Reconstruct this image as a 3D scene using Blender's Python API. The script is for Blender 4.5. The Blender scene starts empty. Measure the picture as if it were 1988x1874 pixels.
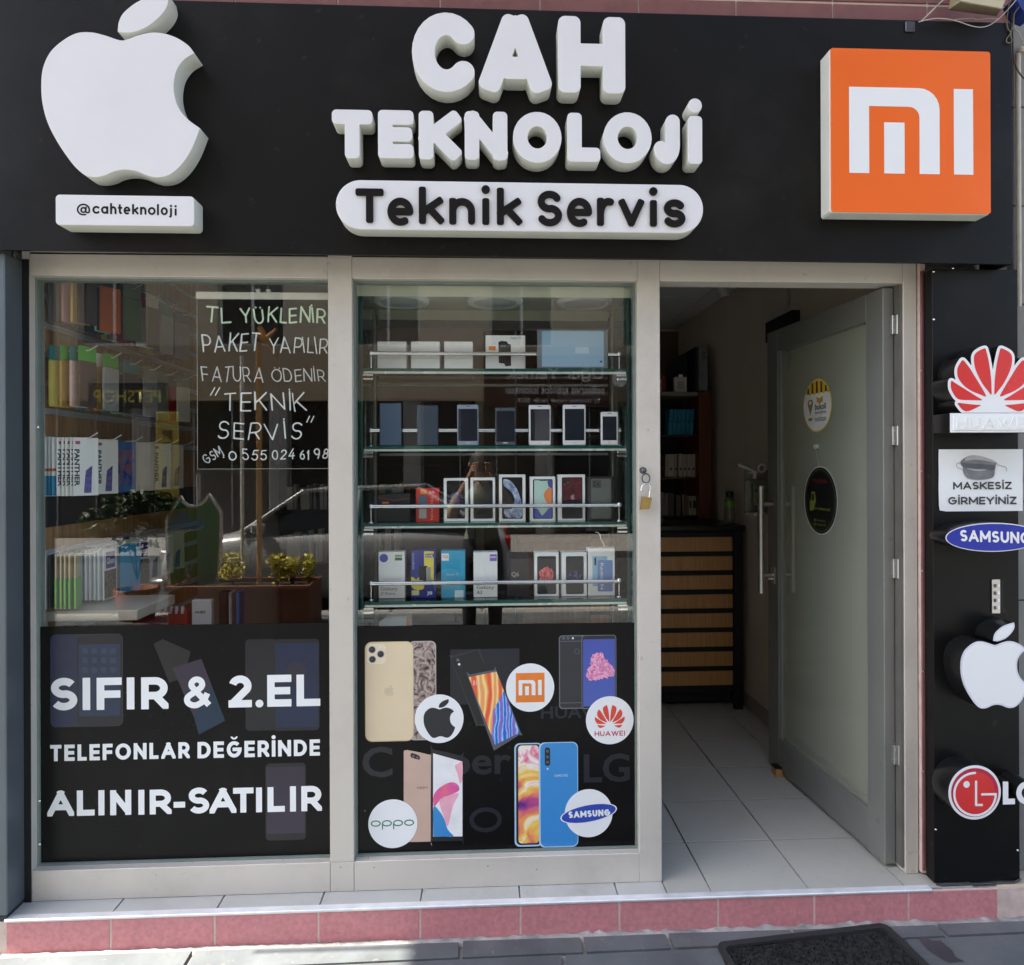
import bpy, bmesh, math, random
import numpy as np
from mathutils import Vector, Matrix
random.seed(7)
rad = math.radians
scene = bpy.context.scene
COL = scene.collection

# ---------------------------------------------------------------- camera
CAM_Y, EYE = -2.40, 1.48
cam_data = bpy.data.cameras.new('camera')
cam = bpy.data.objects.new('camera', cam_data)
COL.objects.link(cam)
cam_data.sensor_width = 36.0
cam_data.lens = 36.0 * 1307.0 / 1988.0
cam_data.shift_y = -32.2 / 1988.0
cam_data.clip_start = 0.02
cam_data.clip_end = 400
ROT = Matrix.Rotation(rad(-2.58), 3, 'Z') @ Matrix.Rotation(rad(90), 3, 'X') @ Matrix.Rotation(rad(-0.225), 3, 'Z')
cam.matrix_world = Matrix.Translation((0, CAM_Y, EYE)) @ ROT.to_4x4()
scene.camera = cam

# ---------------------------------------------------------------- light
SUN_TO = Vector((-0.56, 0.006, 0.83)).normalized()     # towards the sun: along the street, from the left
world = bpy.data.worlds.new('World'); scene.world = world; world.use_nodes = True
wn = world.node_tree.nodes; wl = world.node_tree.links; wn.clear()
sky = wn.new('ShaderNodeTexSky'); sky.sky_type = 'NISHITA'; sky.sun_disc = False
sky.sun_elevation = math.asin(SUN_TO.z)
sky.sun_rotation = math.atan2(SUN_TO.x, SUN_TO.y)
sky.air_density = 1.0; sky.dust_density = 2.5; sky.ozone_density = 1.0
bg = wn.new('ShaderNodeBackground'); bg.inputs['Strength'].default_value = 0.115
wo = wn.new('ShaderNodeOutputWorld')
wl.new(sky.outputs[0], bg.inputs[0]); wl.new(bg.outputs[0], wo.inputs[0])
sun_data = bpy.data.lights.new('sun', 'SUN'); sun_data.energy = 4.3; sun_data.angle = rad(0.5)
sun_data.color = (1.0, 0.93, 0.82)
sun = bpy.data.objects.new('sun', sun_data); COL.objects.link(sun)
sun.rotation_euler = SUN_TO.to_track_quat('Z', 'Y').to_euler()
scene.view_settings.view_transform = 'Standard'
scene.view_settings.look = 'None'
scene.view_settings.gamma = 1.0
scene.view_settings.use_curve_mapping = False
scene.view_settings.exposure = 2.52
scene.cycles.max_bounces = 8
scene.cycles.diffuse_bounces = 5
scene.cycles.transparent_max_bounces = 24
scene.cycles.sample_clamp_indirect = 6.0
scene.cycles.caustics_reflective = False
scene.cycles.caustics_refractive = False

# ---------------------------------------------------------------- helpers
def at(px, py, y):
    """point (x, z) on the vertical plane at depth y seen at a spot of the photograph"""
    d = ROT @ Vector(((px - 994.0) / 1307.0, -(py - 904.8) / 1307.0, -1.0))
    t = (y - CAM_Y) / d.y
    return d.x * t, EYE + d.z * t

def atz(px, py, z):
    d = ROT @ Vector(((px - 994.0) / 1307.0, -(py - 904.8) / 1307.0, -1.0))
    t = (z - EYE) / d.z
    return d.x * t, CAM_Y + d.y * t

# converters from my measuring enlargements to photograph coordinates
def sA(x, y): return x / 2.970, y / 2.970
def sB(x, y): return 585.7 + x / 2.376, y / 2.376
def sC(x, y): return 1422.4 + x / 3.2, y / 3.2
def sD(x, y): return 50.2 + x / 3.2108, 502.0 + y / 3.2108
def sE(x, y): return 50.2 + x / 3.2108, 903.6 + y / 3.2108
def sF(x, y): return 669.4 + x / 3.394, 518.8 + y / 3.394
def sG(x, y): return 669.4 + x / 3.394, 870.2 + y / 3.394
def sP(x, y): return 50.2 + x / 3.1265, 1188.1 + y / 3.1265
def sQ(x, y): return 669.4 + x / 3.1265, 1188.1 + y / 3.1265
def sR(x, y): return 1238.3 + x / 3.5, 502.0 + y / 3.5
def sT(x, y): return 1706.9 + x / 3.112, 502.0 + y / 3.112
def sU(x, y): return 1706.9 + x / 2.383, 1087.7 + y / 2.383
def sH(x, y): return 1815.6 + x / 8.958, 652.6 + y / 8.958

MATS = {}
def mat(name, col, rough=0.6, metal=0.0, var=0.10, scale=14.0, bump=0.0, spec=0.5, stretch=None, coat=0.0, alpha=None, grime=0.0, gcol=(.10,.085,.065), gscale=3.0):
    """principled surface with a little uneven colour and roughness"""
    if name in MATS: return MATS[name]
    m = bpy.data.materials.new(name); m.use_nodes = True
    n, l = m.node_tree.nodes, m.node_tree.links
    b = n['Principled BSDF']
    tc = n.new('ShaderNodeTexCoord'); mp = n.new('ShaderNodeMapping')
    mp.inputs['Scale'].default_value = stretch or (1, 1, 1)
    l.new(tc.outputs['Object'], mp.inputs[0])
    ns = n.new('ShaderNodeTexNoise'); ns.inputs['Scale'].default_value = scale; ns.inputs['Detail'].default_value = 6
    l.new(mp.outputs[0], ns.inputs['Vector'])
    rp = n.new('ShaderNodeValToRGB')
    rp.color_ramp.elements[0].position = 0.3; rp.color_ramp.elements[1].position = 0.72
    c = Vector(col)
    rp.color_ramp.elements[0].color = (*(c * (1 - var)), 1); rp.color_ramp.elements[1].color = (*[min(1, v * (1 + var)) for v in c], 1)
    l.new(ns.outputs['Fac'], rp.inputs[0]); l.new(rp.outputs[0], b.inputs['Base Color'])
    mr = n.new('ShaderNodeMapRange'); mr.inputs['To Min'].default_value = max(0.02, rough - 0.06); mr.inputs['To Max'].default_value = min(1, rough + 0.08)
    l.new(ns.outputs['Fac'], mr.inputs['Value']); l.new(mr.outputs[0], b.inputs['Roughness'])
    b.inputs['Metallic'].default_value = metal
    b.inputs['Specular IOR Level'].default_value = spec
    b.inputs['Coat Weight'].default_value = coat
    if bump:
        n2 = n.new('ShaderNodeTexNoise'); n2.inputs['Scale'].default_value = scale * 5; n2.inputs['Detail'].default_value = 5
        l.new(mp.outputs[0], n2.inputs['Vector'])
        bp = n.new('ShaderNodeBump'); bp.inputs['Strength'].default_value = bump; bp.inputs['Distance'].default_value = 0.004
        l.new(n2.outputs['Fac'], bp.inputs['Height']); l.new(bp.outputs[0], b.inputs['Normal'])
    if grime:
        g = n.new('ShaderNodeTexNoise'); g.inputs['Scale'].default_value = gscale; g.inputs['Detail'].default_value = 10; g.inputs['Roughness'].default_value = .75
        g2 = n.new('ShaderNodeTexNoise'); g2.inputs['Scale'].default_value = gscale*14; g2.inputs['Detail'].default_value = 4
        l.new(tc.outputs['Object'], g.inputs['Vector']); l.new(tc.outputs['Object'], g2.inputs['Vector'])
        r1 = n.new('ShaderNodeMapRange'); r1.inputs['From Min'].default_value = .50; r1.inputs['From Max'].default_value = .72; r1.inputs['To Max'].default_value = grime
        r2 = n.new('ShaderNodeMapRange'); r2.inputs['From Min'].default_value = .66; r2.inputs['From Max'].default_value = .74; r2.inputs['To Max'].default_value = min(1, grime*1.5)
        l.new(g.outputs['Fac'], r1.inputs['Value']); l.new(g2.outputs['Fac'], r2.inputs['Value'])
        ad = n.new('ShaderNodeMath'); ad.operation = 'ADD'; ad.use_clamp = True; l.new(r1.outputs[0], ad.inputs[0]); l.new(r2.outputs[0], ad.inputs[1])
        mc = n.new('ShaderNodeMix'); mc.data_type = 'RGBA'; mc.inputs[7].default_value = (*gcol, 1)
        l.new(ad.outputs[0], mc.inputs[0]); l.new(rp.outputs[0], mc.inputs[6]); l.new(mc.outputs[2], b.inputs['Base Color'])
    MATS[name] = m
    return m

def ramp_print(name, cols, scale=5.0, dist=2.0, rough=0.3, stretch=(1, 1, 1), kind='noise', detail=3.0):
    """printed picture: bands of colour in a swirl"""
    if name in MATS: return MATS[name]
    m = bpy.data.materials.new(name); m.use_nodes = True
    n, l = m.node_tree.nodes, m.node_tree.links
    b = n['Principled BSDF']; b.inputs['Roughness'].default_value = rough
    tc = n.new('ShaderNodeTexCoord'); mp = n.new('ShaderNodeMapping'); mp.inputs['Scale'].default_value = stretch
    l.new(tc.outputs['Object'], mp.inputs[0])
    if kind == 'noise':
        t = n.new('ShaderNodeTexNoise'); t.inputs['Distortion'].default_value = dist; t.inputs['Detail'].default_value = detail
    else:
        t = n.new('ShaderNodeTexWave'); t.inputs['Distortion'].default_value = dist; t.inputs['Detail'].default_value = detail
    t.inputs['Scale'].default_value = scale
    l.new(mp.outputs[0], t.inputs['Vector'])
    rp = n.new('ShaderNodeValToRGB'); e = rp.color_ramp.elements
    k = len(cols)
    lo, hi = (0.28, 0.72) if kind == 'noise' else (0.05, 0.95)
    while len(e) < k: e.new(0.5)
    for i, c in enumerate(cols):
        e[i].position = lo + (hi - lo) * i / (k - 1); e[i].color = (*c, 1)
    l.new(t.outputs['Fac'], rp.inputs[0]); l.new(rp.outputs[0], b.inputs['Base Color'])
    MATS[name] = m
    return m

def glass_mat(name, tint=(0.96, 0.98, 0.97), ior=1.5, rough=0.0, boost=1.0):
    """flat pane: clear, with mirror reflection growing towards grazing angles"""
    if name in MATS: return MATS[name]
    m = bpy.data.materials.new(name); m.use_nodes = True
    n, l = m.node_tree.nodes, m.node_tree.links; n.clear()
    out = n.new('ShaderNodeOutputMaterial'); mx = n.new('ShaderNodeMixShader')
    tr = n.new('ShaderNodeBsdfTransparent'); tr.inputs[0].default_value = (*tint, 1)
    gl = n.new('ShaderNodeBsdfGlossy'); gl.inputs['Roughness'].default_value = rough; gl.inputs[0].default_value = (1, 1, 1, 1)
    fr = n.new('ShaderNodeFresnel'); ge = n.new('ShaderNodeNewGeometry')
    mm = n.new('ShaderNodeMix'); mm.inputs[2].default_value = ior; mm.inputs[3].default_value = 1.0 / ior
    l.new(ge.outputs['Backfacing'], mm.inputs[0]); l.new(mm.outputs[0], fr.inputs[0])
    mu = n.new('ShaderNodeMath'); mu.operation = 'MULTIPLY'; mu.inputs[1].default_value = boost; mu.use_clamp = True
    l.new(fr.outputs[0], mu.inputs[0])
    l.new(mu.outputs[0], mx.inputs[0]); l.new(tr.outputs[0], mx.inputs[1]); l.new(gl.outputs[0], mx.inputs[2])
    l.new(mx.outputs[0], out.inputs[0])
    MATS[name] = m
    return m

def tag(o, label=None, cat=None, group=None, kind=None):
    if label: o['label'] = label
    if cat: o['category'] = cat
    if group: o['group'] = group
    if kind: o['kind'] = kind
    return o

def link(name, me, material=None, parent=None):
    o = bpy.data.objects.new(name, me); COL.objects.link(o)
    if material:
        ms = material if isinstance(material, (list, tuple)) else [material]
        me.materials.clear()
        for q in ms: me.materials.append(q)
    if parent: o.parent = parent
    return o

def empty(name, loc=(0, 0, 0), label=None, cat=None, group=None, rz=0.0):
    o = bpy.data.objects.new(name, None); COL.objects.link(o)
    o.location = loc; o.rotation_euler = (0, 0, rz); o.empty_display_size = 0.1
    return tag(o, label, cat, group)

def wmat(o):
    m = o.matrix_basis.copy()
    while o.parent: o = o.parent; m = o.matrix_basis @ m
    return m

def R(f, x0, x1, ya, yb, y):
    """box measured on an enlargement -> (x0, x1, z0, z1) on the plane y"""
    xm, ym = (x0+x1)/2, (ya+yb)/2
    a = at(*f(x0, ym), y)[0]; b = at(*f(x1, ym), y)[0]; c = at(*f(xm, ya), y)[1]; d = at(*f(xm, yb), y)[1]
    return min(a, b), max(a, b), min(c, d), max(c, d)

def D_(x, y): return x, y

class MB:
    """collects shapes in world coordinates; build() links them as one mesh object"""
    def __init__(s): s.v = []; s.f = []; s.mi = []; s.sm = []
    def add(s, vs, fs, mi=0, sm=False):
        b = len(s.v); s.v += [tuple(v) for v in vs]
        for f in fs: s.f.append([b + i for i in f]); s.mi.append(mi); s.sm.append(sm)
        return s
    def box(s, x0, x1, y0, y1, z0, z1, mi=0, M=None):
        if x0 > x1: x0, x1 = x1, x0
        if y0 > y1: y0, y1 = y1, y0
        if z0 > z1: z0, z1 = z1, z0
        vs = [Vector(p) for p in ((x0,y0,z0),(x1,y0,z0),(x1,y1,z0),(x0,y1,z0),(x0,y0,z1),(x1,y0,z1),(x1,y1,z1),(x0,y1,z1))]
        if M: vs = [M @ v for v in vs]
        return s.add(vs, [(0,3,2,1),(4,5,6,7),(0,1,5,4),(1,2,6,5),(2,3,7,6),(3,0,4,7)], mi)
    def bbox(s, x0, x1, y0, y1, z0, z1, r=0.004, mi=0, M=None):
        """box with chamfered edges"""
        if x0 > x1: x0, x1 = x1, x0
        if y0 > y1: y0, y1 = y1, y0
        if z0 > z1: z0, z1 = z1, z0
        r = min(r, (x1-x0)/2.01, (y1-y0)/2.01, (z1-z0)/2.01)
        vs = []; idx = {}
        for ix, X in enumerate((x0, x1)):
            for iy, Yy in enumerate((y0, y1)):
                for iz, Zz in enumerate((z0, z1)):
                    sx, sy, sz = (1, -1)[ix], (1, -1)[iy], (1, -1)[iz]
                    for k in range(3):
                        p = [X + sx*r*(k != 0), Yy + sy*r*(k != 1), Zz + sz*r*(k != 2)]
                        idx[(ix, iy, iz, k)] = len(vs); vs.append(Vector(p))
        F = []
        for i in (0, 1):
            F.append([idx[(i,0,0,0)], idx[(i,1,0,0)], idx[(i,1,1,0)], idx[(i,0,1,0)]])
            F.append([idx[(0,i,0,1)], idx[(1,i,0,1)], idx[(1,i,1,1)], idx[(0,i,1,1)]])
            F.append([idx[(0,0,i,2)], idx[(1,0,i,2)], idx[(1,1,i,2)], idx[(0,1,i,2)]])
            for j in (0, 1):
                F.append([idx[(i,j,0,0)], idx[(i,j,1,0)], idx[(i,j,1,1)], idx[(i,j,0,1)]])
                F.append([idx[(i,0,j,0)], idx[(i,1,j,0)], idx[(i,1,j,2)], idx[(i,0,j,2)]])
                F.append([idx[(0,i,j,1)], idx[(1,i,j,1)], idx[(1,i,j,2)], idx[(0,i,j,2)]])
                for k in (0, 1):
                    F.append([idx[(i,j,k,0)], idx[(i,j,k,1)], idx[(i,j,k,2)]])
        c = Vector(((x0+x1)/2, (y0+y1)/2, (z0+z1)/2)); G = []
        for f in F:
            a, b_, d = vs[f[0]], vs[f[1]], vs[f[2]]
            nrm = (b_ - a).cross(d - a); m_ = sum((vs[i] for i in f), Vector()) / len(f)
            G.append(f if nrm.dot(m_ - c) > 0 else f[::-1])
        if M: vs = [M @ v for v in vs]
        return s.add(vs, G, mi)
    def tube(s, pts, r, n=10, mi=0, cap=True, r2=None):
        pts = [Vector(p) for p in pts]; rings = []
        up = None
        for i, p in enumerate(pts):
            a = pts[max(0, i-1)]; b = pts[min(len(pts)-1, i+1)]
            t = (b - a).normalized()
            if up is None: up = Vector((0, 0, 1)) if abs(t.z) < 0.9 else Vector((1, 0, 0))
            u = t.cross(up).normalized(); w = u.cross(t).normalized(); up = w
            rr = r if r2 is None else r + (r2 - r) * i / (len(pts) - 1)
            rings.append([p + (u * math.cos(2*math.pi*k/n) + w * math.sin(2*math.pi*k/n)) * rr for k in range(n)])
        vs = [v for g in rings for v in g]; fs = []
        for i in range(len(pts)-1):
            for k in range(n):
                fs.append((i*n+k, i*n+(k+1) % n, (i+1)*n+(k+1) % n, (i+1)*n+k))
        s.add(vs, fs, mi, True)
        if cap: s.add(rings[0], [tuple(range(n))[::-1]], mi); s.add(rings[-1], [tuple(range(n))], mi)
        return s
    def lathe(s, prof, c, axis='Z', n=20, mi=0, sm=True):
        vs = []; fs = []
        for r, h in prof:
            for k in range(n):
                a = 2*math.pi*k/n; x, y = r*math.cos(a), r*math.sin(a)
                if axis == 'Z': p = (c[0]+x, c[1]+y, c[2]+h)
                elif axis == 'Y': p = (c[0]+x, c[1]+h, c[2]+y)
                else: p = (c[0]+h, c[1]+x, c[2]+y)
                vs.append(p)
        for i in range(len(prof)-1):
            for k in range(n): fs.append((i*n+k, i*n+(k+1) % n, (i+1)*n+(k+1) % n, (i+1)*n+k))
        return s.add(vs, fs, mi, sm)
    def prism(s, poly, y0, y1, mi=0):
        """closed (x, z) polygon given depth from y0 to y1 (convex or nearly so)"""
        n = len(poly)
        vs = [(x, y0, z) for x, z in poly] + [(x, y1, z) for x, z in poly]
        fs = [tuple(range(n)), tuple(range(2*n-1, n-1, -1))] + [(i, i+n, (i+1) % n+n, (i+1) % n) for i in range(n)]
        return s.add(vs, fs, mi)
    def quad(s, a, b, c, d, mi=0): return s.add([a, b, c, d], [(0, 1, 2, 3)], mi)
    def mesh(s, name, fix=True):
        me = bpy.data.meshes.new(name); me.from_pydata(s.v, [], s.f)
        for p, m_, sm in zip(me.polygons, s.mi, s.sm): p.material_index = m_; p.use_smooth = sm
        if fix:
            bm = bmesh.new(); bm.from_mesh(me); bmesh.ops.recalc_face_normals(bm, faces=bm.faces); bm.to_mesh(me); bm.free()
        me.update(); return me
    def build(s, name, material, parent=None, fix=True):
        me = s.mesh(name, fix)
        if parent is not None: me.transform(wmat(parent).inverted())
        return link(name, me, material, parent)

def mbx(*a, **k): return MB().box(*a, **k)
def bbx(*a, **k): return MB().bbox(*a, **k)

# ---- outlines: implicit shapes -> contours -> filled, extruded meshes
def arc(cx, cy, rx, ry, a0, a1, n=None):
    n = n or max(4, int(abs(a1 - a0) / 12))
    return [(cx + rx*math.cos(rad(a0 + (a1-a0)*i/n)), cy + ry*math.sin(rad(a0 + (a1-a0)*i/n))) for i in range(n+1)]

S1 = [('c', arc(.5, .745, .46, .255, 30, 270) + arc(.5, .255, .48, .255, 90, -152)[1:])]
GL = {  # (outer width / cap height, strokes in the centre-line box)
 'A': (.98, [('s', (0,0), (.5,1)), ('s', (.5,1), (1,0)), ('n', (.2,.3), (.8,.3))]),
 'B': (.75, [('s', (0,0), (0,1)), ('c', [(0,1),(.6,1)] + arc(.6,.77,.33,.23,90,-90) + [(0,.54)]), ('c', [(0,.54),(.6,.54)] + arc(.6,.27,.4,.27,90,-90) + [(0,0)])]),
 'C': (.95, [('c', arc(.57,.5,.57,.5,43,317))]),
 'D': (.88, [('s', (0,0), (0,1)), ('c', [(0,1),(.4,1)] + arc(.4,.5,.6,.5,90,-90) + [(0,0)])]),
 'E': (.70, [('s', (0,0), (0,1)), ('s', (0,1), (1,1)), ('s', (0,0), (1,0)), ('s', (0,.5), (.93,.5))]),
 'F': (.68, [('s', (0,0), (0,1)), ('s', (0,1), (1,1)), ('s', (0,.48), (.93,.48))]),
 'G': (1.0, [('c', arc(.5,.5,.5,.5,45,360)), ('s', (.52,.5), (1,.5))]),
 'H': (.85, [('s', (0,0), (0,1)), ('s', (1,0), (1,1)), ('n', (0,.5), (1,.5))]),
 'I': (.0, [('s', (.5,0), (.5,1))]),
 'J': (.58, [('c', [(1,1),(1,.34)] + arc(.5,.34,.5,.34,0,-165))]),
 'K': (.82, [('s', (0,0), (0,1)), ('s', (0,.38), (1,1)), ('s', (.3,.56), (1,0))]),
 'L': (.62, [('s', (0,0), (0,1)), ('s', (0,0), (1,0))]),
 'M': (1.05, [('s', (0,0), (0,1)), ('s', (1,0), (1,1)), ('s', (0,1), (.5,.22)), ('s', (.5,.22), (1,1))]),
 'N': (.88, [('s', (0,0), (0,1)), ('s', (1,0), (1,1)), ('s', (0,1), (1,0))]),
 'O': (1.05, [('c', arc(.5,.5,.5,.5,0,360,30))]),
 'P': (.76, [('s', (0,0), (0,1)), ('c', [(0,1),(.5,1)] + arc(.5,.7,.5,.3,90,-90) + [(0,.4)])]),
 'R': (.78, [('s', (0,0), (0,1)), ('c', [(0,1),(.5,1)] + arc(.5,.7,.46,.3,90,-90) + [(0,.4)]), ('s', (.5,.42), (1,0))]),
 'S': (.74, S1), 's': (.70, S1),
 'T': (.76, [('s', (.5,0), (.5,1)), ('s', (0,1), (1,1))]),
 'U': (.84, [('c', [(0,1),(0,.42)] + arc(.5,.42,.5,.42,180,360) + [(1,1)])]),
 'V': (.95, [('s', (0,1), (.5,0)), ('s', (.5,0), (1,1))]), 'v': (.9, [('s', (0,1), (.5,0)), ('s', (.5,0), (1,1))]),
 'W': (1.35, [('s', (0,1), (.26,0)), ('s', (.26,0), (.5,1)), ('s', (.5,1), (.74,0)), ('s', (.74,0), (1,1))]),
 'Y': (.90, [('s', (0,1), (.5,.45)), ('s', (.5,.45), (1,1)), ('s', (.5,0), (.5,.45))]),
 'Z': (.78, [('s', (0,1), (1,1)), ('s', (0,0), (1,0)), ('s', (0,0), (1,1))]),
 '&': (.90, [('c', [(1.0,0),(.26,.70)] + arc(.46,.80,.24,.20,190,-10) + [(.64,.68),(.46,.56),(.16,.40)] + arc(.36,.22,.34,.22,150,290) + [(.66,.10),(.82,.26),(.93,.46)])]),
 '-': (.42, [('s', (0,.40), (1,.40))]), '.': (.0, [('d', (.5,0))]), ':': (.0, [('d', (.5,.1)), ('d', (.5,.6))]),
 '"': (.3, [('n', (.15,.75), (.3,1.05)), ('n', (.75,.75), (.9,1.05))]),
 '0': (.72, [('c', arc(.5,.5,.5,.5,0,360,26))]), '1': (.35, [('s', (.8,0), (.8,1)), ('s', (.1,.75), (.8,1))]),
 '2': (.70, [('c', arc(.5,.72,.48,.28,165,-30) + [(0,0)]), ('s', (0,0), (1,0))]),
 '3': (.7, [('c', arc(.5,.75,.42,.25,150,-90)), ('c', arc(.5,.26,.5,.26,90,-150))]),
 '4': (.75, [('n', (.6,1), (0,.3)), ('n', (0,.3), (1,.3)), ('s', (.72,0), (.72,.6))]),
 '5': (.70, [('c', [(.9,1),(.2,1),(.1,.55)] + arc(.45,.32,.52,.32,100,-150))]),
 '6': (.72, [('c', [(.75,1)] + arc(.62,.35,.62,.55,130,185)), ('c', arc(.5,.3,.5,.3,0,360,20))]),
 '8': (.70, [('c', arc(.5,.76,.4,.24,0,360,20)), ('c', arc(.5,.26,.5,.26,0,360,20))]),
 '9': (.72, [('c', arc(.5,.7,.5,.3,0,360,20)), ('c', [(1,.7),(.95,.4),(.6,0)])]),
 'e': (.92, [('c', [(.0,.5),(1,.5)] + arc(.5,.5,.5,.5,0,298)[1:])]),
 'k': (.80, [('s', (0,0), (0,1)), ('s', (0,.26), (.95,.66)), ('s', (.35,.42), (1,0))]),
 'n': (.86, [('s', (0,0), (0,1)), ('c', [(0,.5)] + arc(.5,.5,.5,.5,180,0) + [(1,0)])]),
 'h': (.86, [('s', (0,0), (0,1)), ('c', [(0,.3)] + arc(.5,.3,.5,.36,180,0) + [(1,0)])]),
 'i': (.0, [('s', (.5,0), (.5,.60)), ('D', (.5,1))]),
 'j': (.35, [('c', [(.9,.72),(.9,.2)] + arc(.4,.2,.5,.2,0,-100)), ('D', (.9,1))]),
 'l': (.0, [('s', (.5,0), (.5,1))]), 'a': (.9, [('c', arc(.5,.5,.5,.5,0,360,24)), ('s', (1,0), (1,1))]),
 'b': (.9, [('c', arc(.5,.35,.5,.35,0,360,24)), ('s', (0,0), (0,1))]),
 'c': (.85, [('c', arc(.57,.5,.57,.5,46,314))]), 'o': (.98, [('c', arc(.5,.5,.5,.5,0,360,26))]),
 'r': (.62, [('s', (0,0), (0,1)), ('c', [(0,.4)] + arc(.72,.32,.72,.68,175,75))]),
 't': (.6, [('c', [(.35,1),(.35,.3)] + arc(.7,.3,.35,.3,180,290)), ('s', (0,.66), (.9,.66))]),
 'p': (.9, [('c', arc(.5,.65,.5,.35,0,360,24)), ('s', (0,0), (0,1))]),
 '@': (1.15, [('c', arc(.5,.46,.2,.22,0,360,16)), ('c', [(.72,.72),(.70,.34)] + arc(.85,.34,.15,.14,180,360) + arc(.5,.5,.5,.5,-5,290)[1:])]),
}
GL['İ'] = GL['I']; GL['Ü'] = GL['U']; GL['Ö'] = GL['O']; GL['Ğ'] = GL['G']
# height ratios (bottom, top) over cap height for lower-case
LH = {'e': (0,.72), 'n': (0,.72), 'v': (0,.72), 's': (0,.72), 'r': (0,.72), 'o': (0,.72), 'a': (0,.72), 'c': (0,.72),
      'i': (0,1.02), 'j': (-.22,1.02), 't': (0,.95), 'p': (-.25,.72)}

def glyph_sdf(ch, X, Y, W, H, w, style):
    """signed distance of a letter standing in the box (0..W, 0..H)"""
    if ch == '&': w = w*.8
    r = w / 2
    D = np.full(X.shape, 1e3)
    bx, by = max(W - w, 0), H - w
    P = lambda p: (r + p[0]*bx, r + p[1]*by)
    def seg(a, b, mode, ext, ext0=None):
        e0 = ext if ext0 is None else ext0
        a = np.array(a, float); b = np.array(b, float); d = b - a; L = np.hypot(*d)
        if L < 1e-9: return np.hypot(X-a[0], Y-a[1]) - r
        d /= L
        u = (X-a[0])*d[0] + (Y-a[1])*d[1]; v = -(X-a[0])*d[1] + (Y-a[1])*d[0]
        if mode == 'round':
            uu = np.clip(u, 0, L); return np.hypot(u-uu, v) - r
        rc = {'soft': .62*r, 'sharp': 0.0}[mode]
        hx, hy = (L + ext + e0)/2 - rc, r - rc
        qx = np.abs(u - (L + ext - e0)/2) - hx; qy = np.abs(v) - hy
        return np.hypot(np.maximum(qx, 0), np.maximum(qy, 0)) + np.minimum(np.maximum(qx, qy), 0) - rc
    strokes = GL[ch][1]
    if ch == 'A' and style == 'soft': strokes = [('s', (0,0), (.42,1)), ('s', (.58,1), (1,0)), ('n', (.2,.24), (.8,.24)), ('n', (.42,1), (.58,1))]
    for st in strokes:
        k = st[0]
        if k in ('s', 'n'):
            a, b = P(st[1]), P(st[2])
            if style == 'round': D = np.minimum(D, seg(a, b, 'round', 0)); continue
            diag = abs(a[0]-b[0]) > 1e-6 and abs(a[1]-b[1]) > 1e-6
            ext = 0 if k == 'n' else (r if not diag else (r*2.2 if style == 'sharp' else r*.9))
            if diag and style == 'sharp' and k == 's':
                fx = lambda p: 0 if p[1] not in (0, 1) else (r*1.1 if abs(p[0]-.5) < .3 and ch in 'AVMWv' else r*2.2)
                D = np.minimum(D, seg(a, b, style, fx(st[2]), fx(st[1]))); continue
            D = np.minimum(D, seg(a, b, style, ext))
        elif k == 'c':
            pts = [P(p) for p in st[1]]
            closed = abs(pts[0][0]-pts[-1][0]) + abs(pts[0][1]-pts[-1][1]) < 1e-6
            dd = np.full(X.shape, 1e3); acc = 0; lens = [math.dist(pts[i], pts[i+1]) for i in range(len(pts)-1)]
            tot = sum(lens)
            for i in range(len(pts)-1):
                sg = seg(pts[i], pts[i+1], 'round', 0)
                if style == 'sharp' and not closed:
                    if acc < w*1.1:
                        t = np.array(pts[1]) - np.array(pts[0]); t = t/np.hypot(*t)
                        e0 = r if (abs(t[0]) < .02 or abs(t[1]) < .02) else 0
                        sg = np.maximum(sg, -((X-pts[0][0])*t[0] + (Y-pts[0][1])*t[1]) - e0)
                    if tot - acc - lens[i] < w*1.1:
                        t = np.array(pts[-1]) - np.array(pts[-2]); t = t/np.hypot(*t)
                        e1 = r if (abs(t[0]) < .02 or abs(t[1]) < .02) else 0
                        sg = np.maximum(sg, ((X-pts[-1][0])*t[0] + (Y-pts[-1][1])*t[1]) - e1)
                acc += lens[i]
                dd = np.minimum(dd, sg)
            D = np.minimum(D, dd)
        else:
            c = P(st[1]); R = r*(1.18 if k == 'D' else 1.05)
            cy = H - R if k == 'D' else c[1]
            D = np.minimum(D, np.hypot(X-c[0], Y-cy) - R)
    if style == 'sharp' and ch not in '.:':
        D = np.maximum(D, np.maximum(-Y, Y-H))
        if ch not in '&': D = np.maximum(D, np.maximum(-X, X-W))
    elif style == 'soft':
        D = np.maximum(D, np.maximum(-Y-.1*r, Y-H-.1*r))
    if ch in 'İÜÖĞ':
        rd = r*1.12; yy = H + rd*1.55
        if ch == 'İ': D = np.minimum(D, np.hypot(X-W/2, Y-yy) - rd)
        elif ch == 'Ğ':
            a = np.hypot(X-W/2, Y-(H+w*1.45)); D = np.minimum(D, np.maximum(np.abs(a - w*.75) - w*.24, Y-(H+w*1.3)))
        else:
            for sx in (-.22, .22): D = np.minimum(D, np.hypot(X-W/2-sx*W, Y-yy) - rd)
    return D

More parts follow.
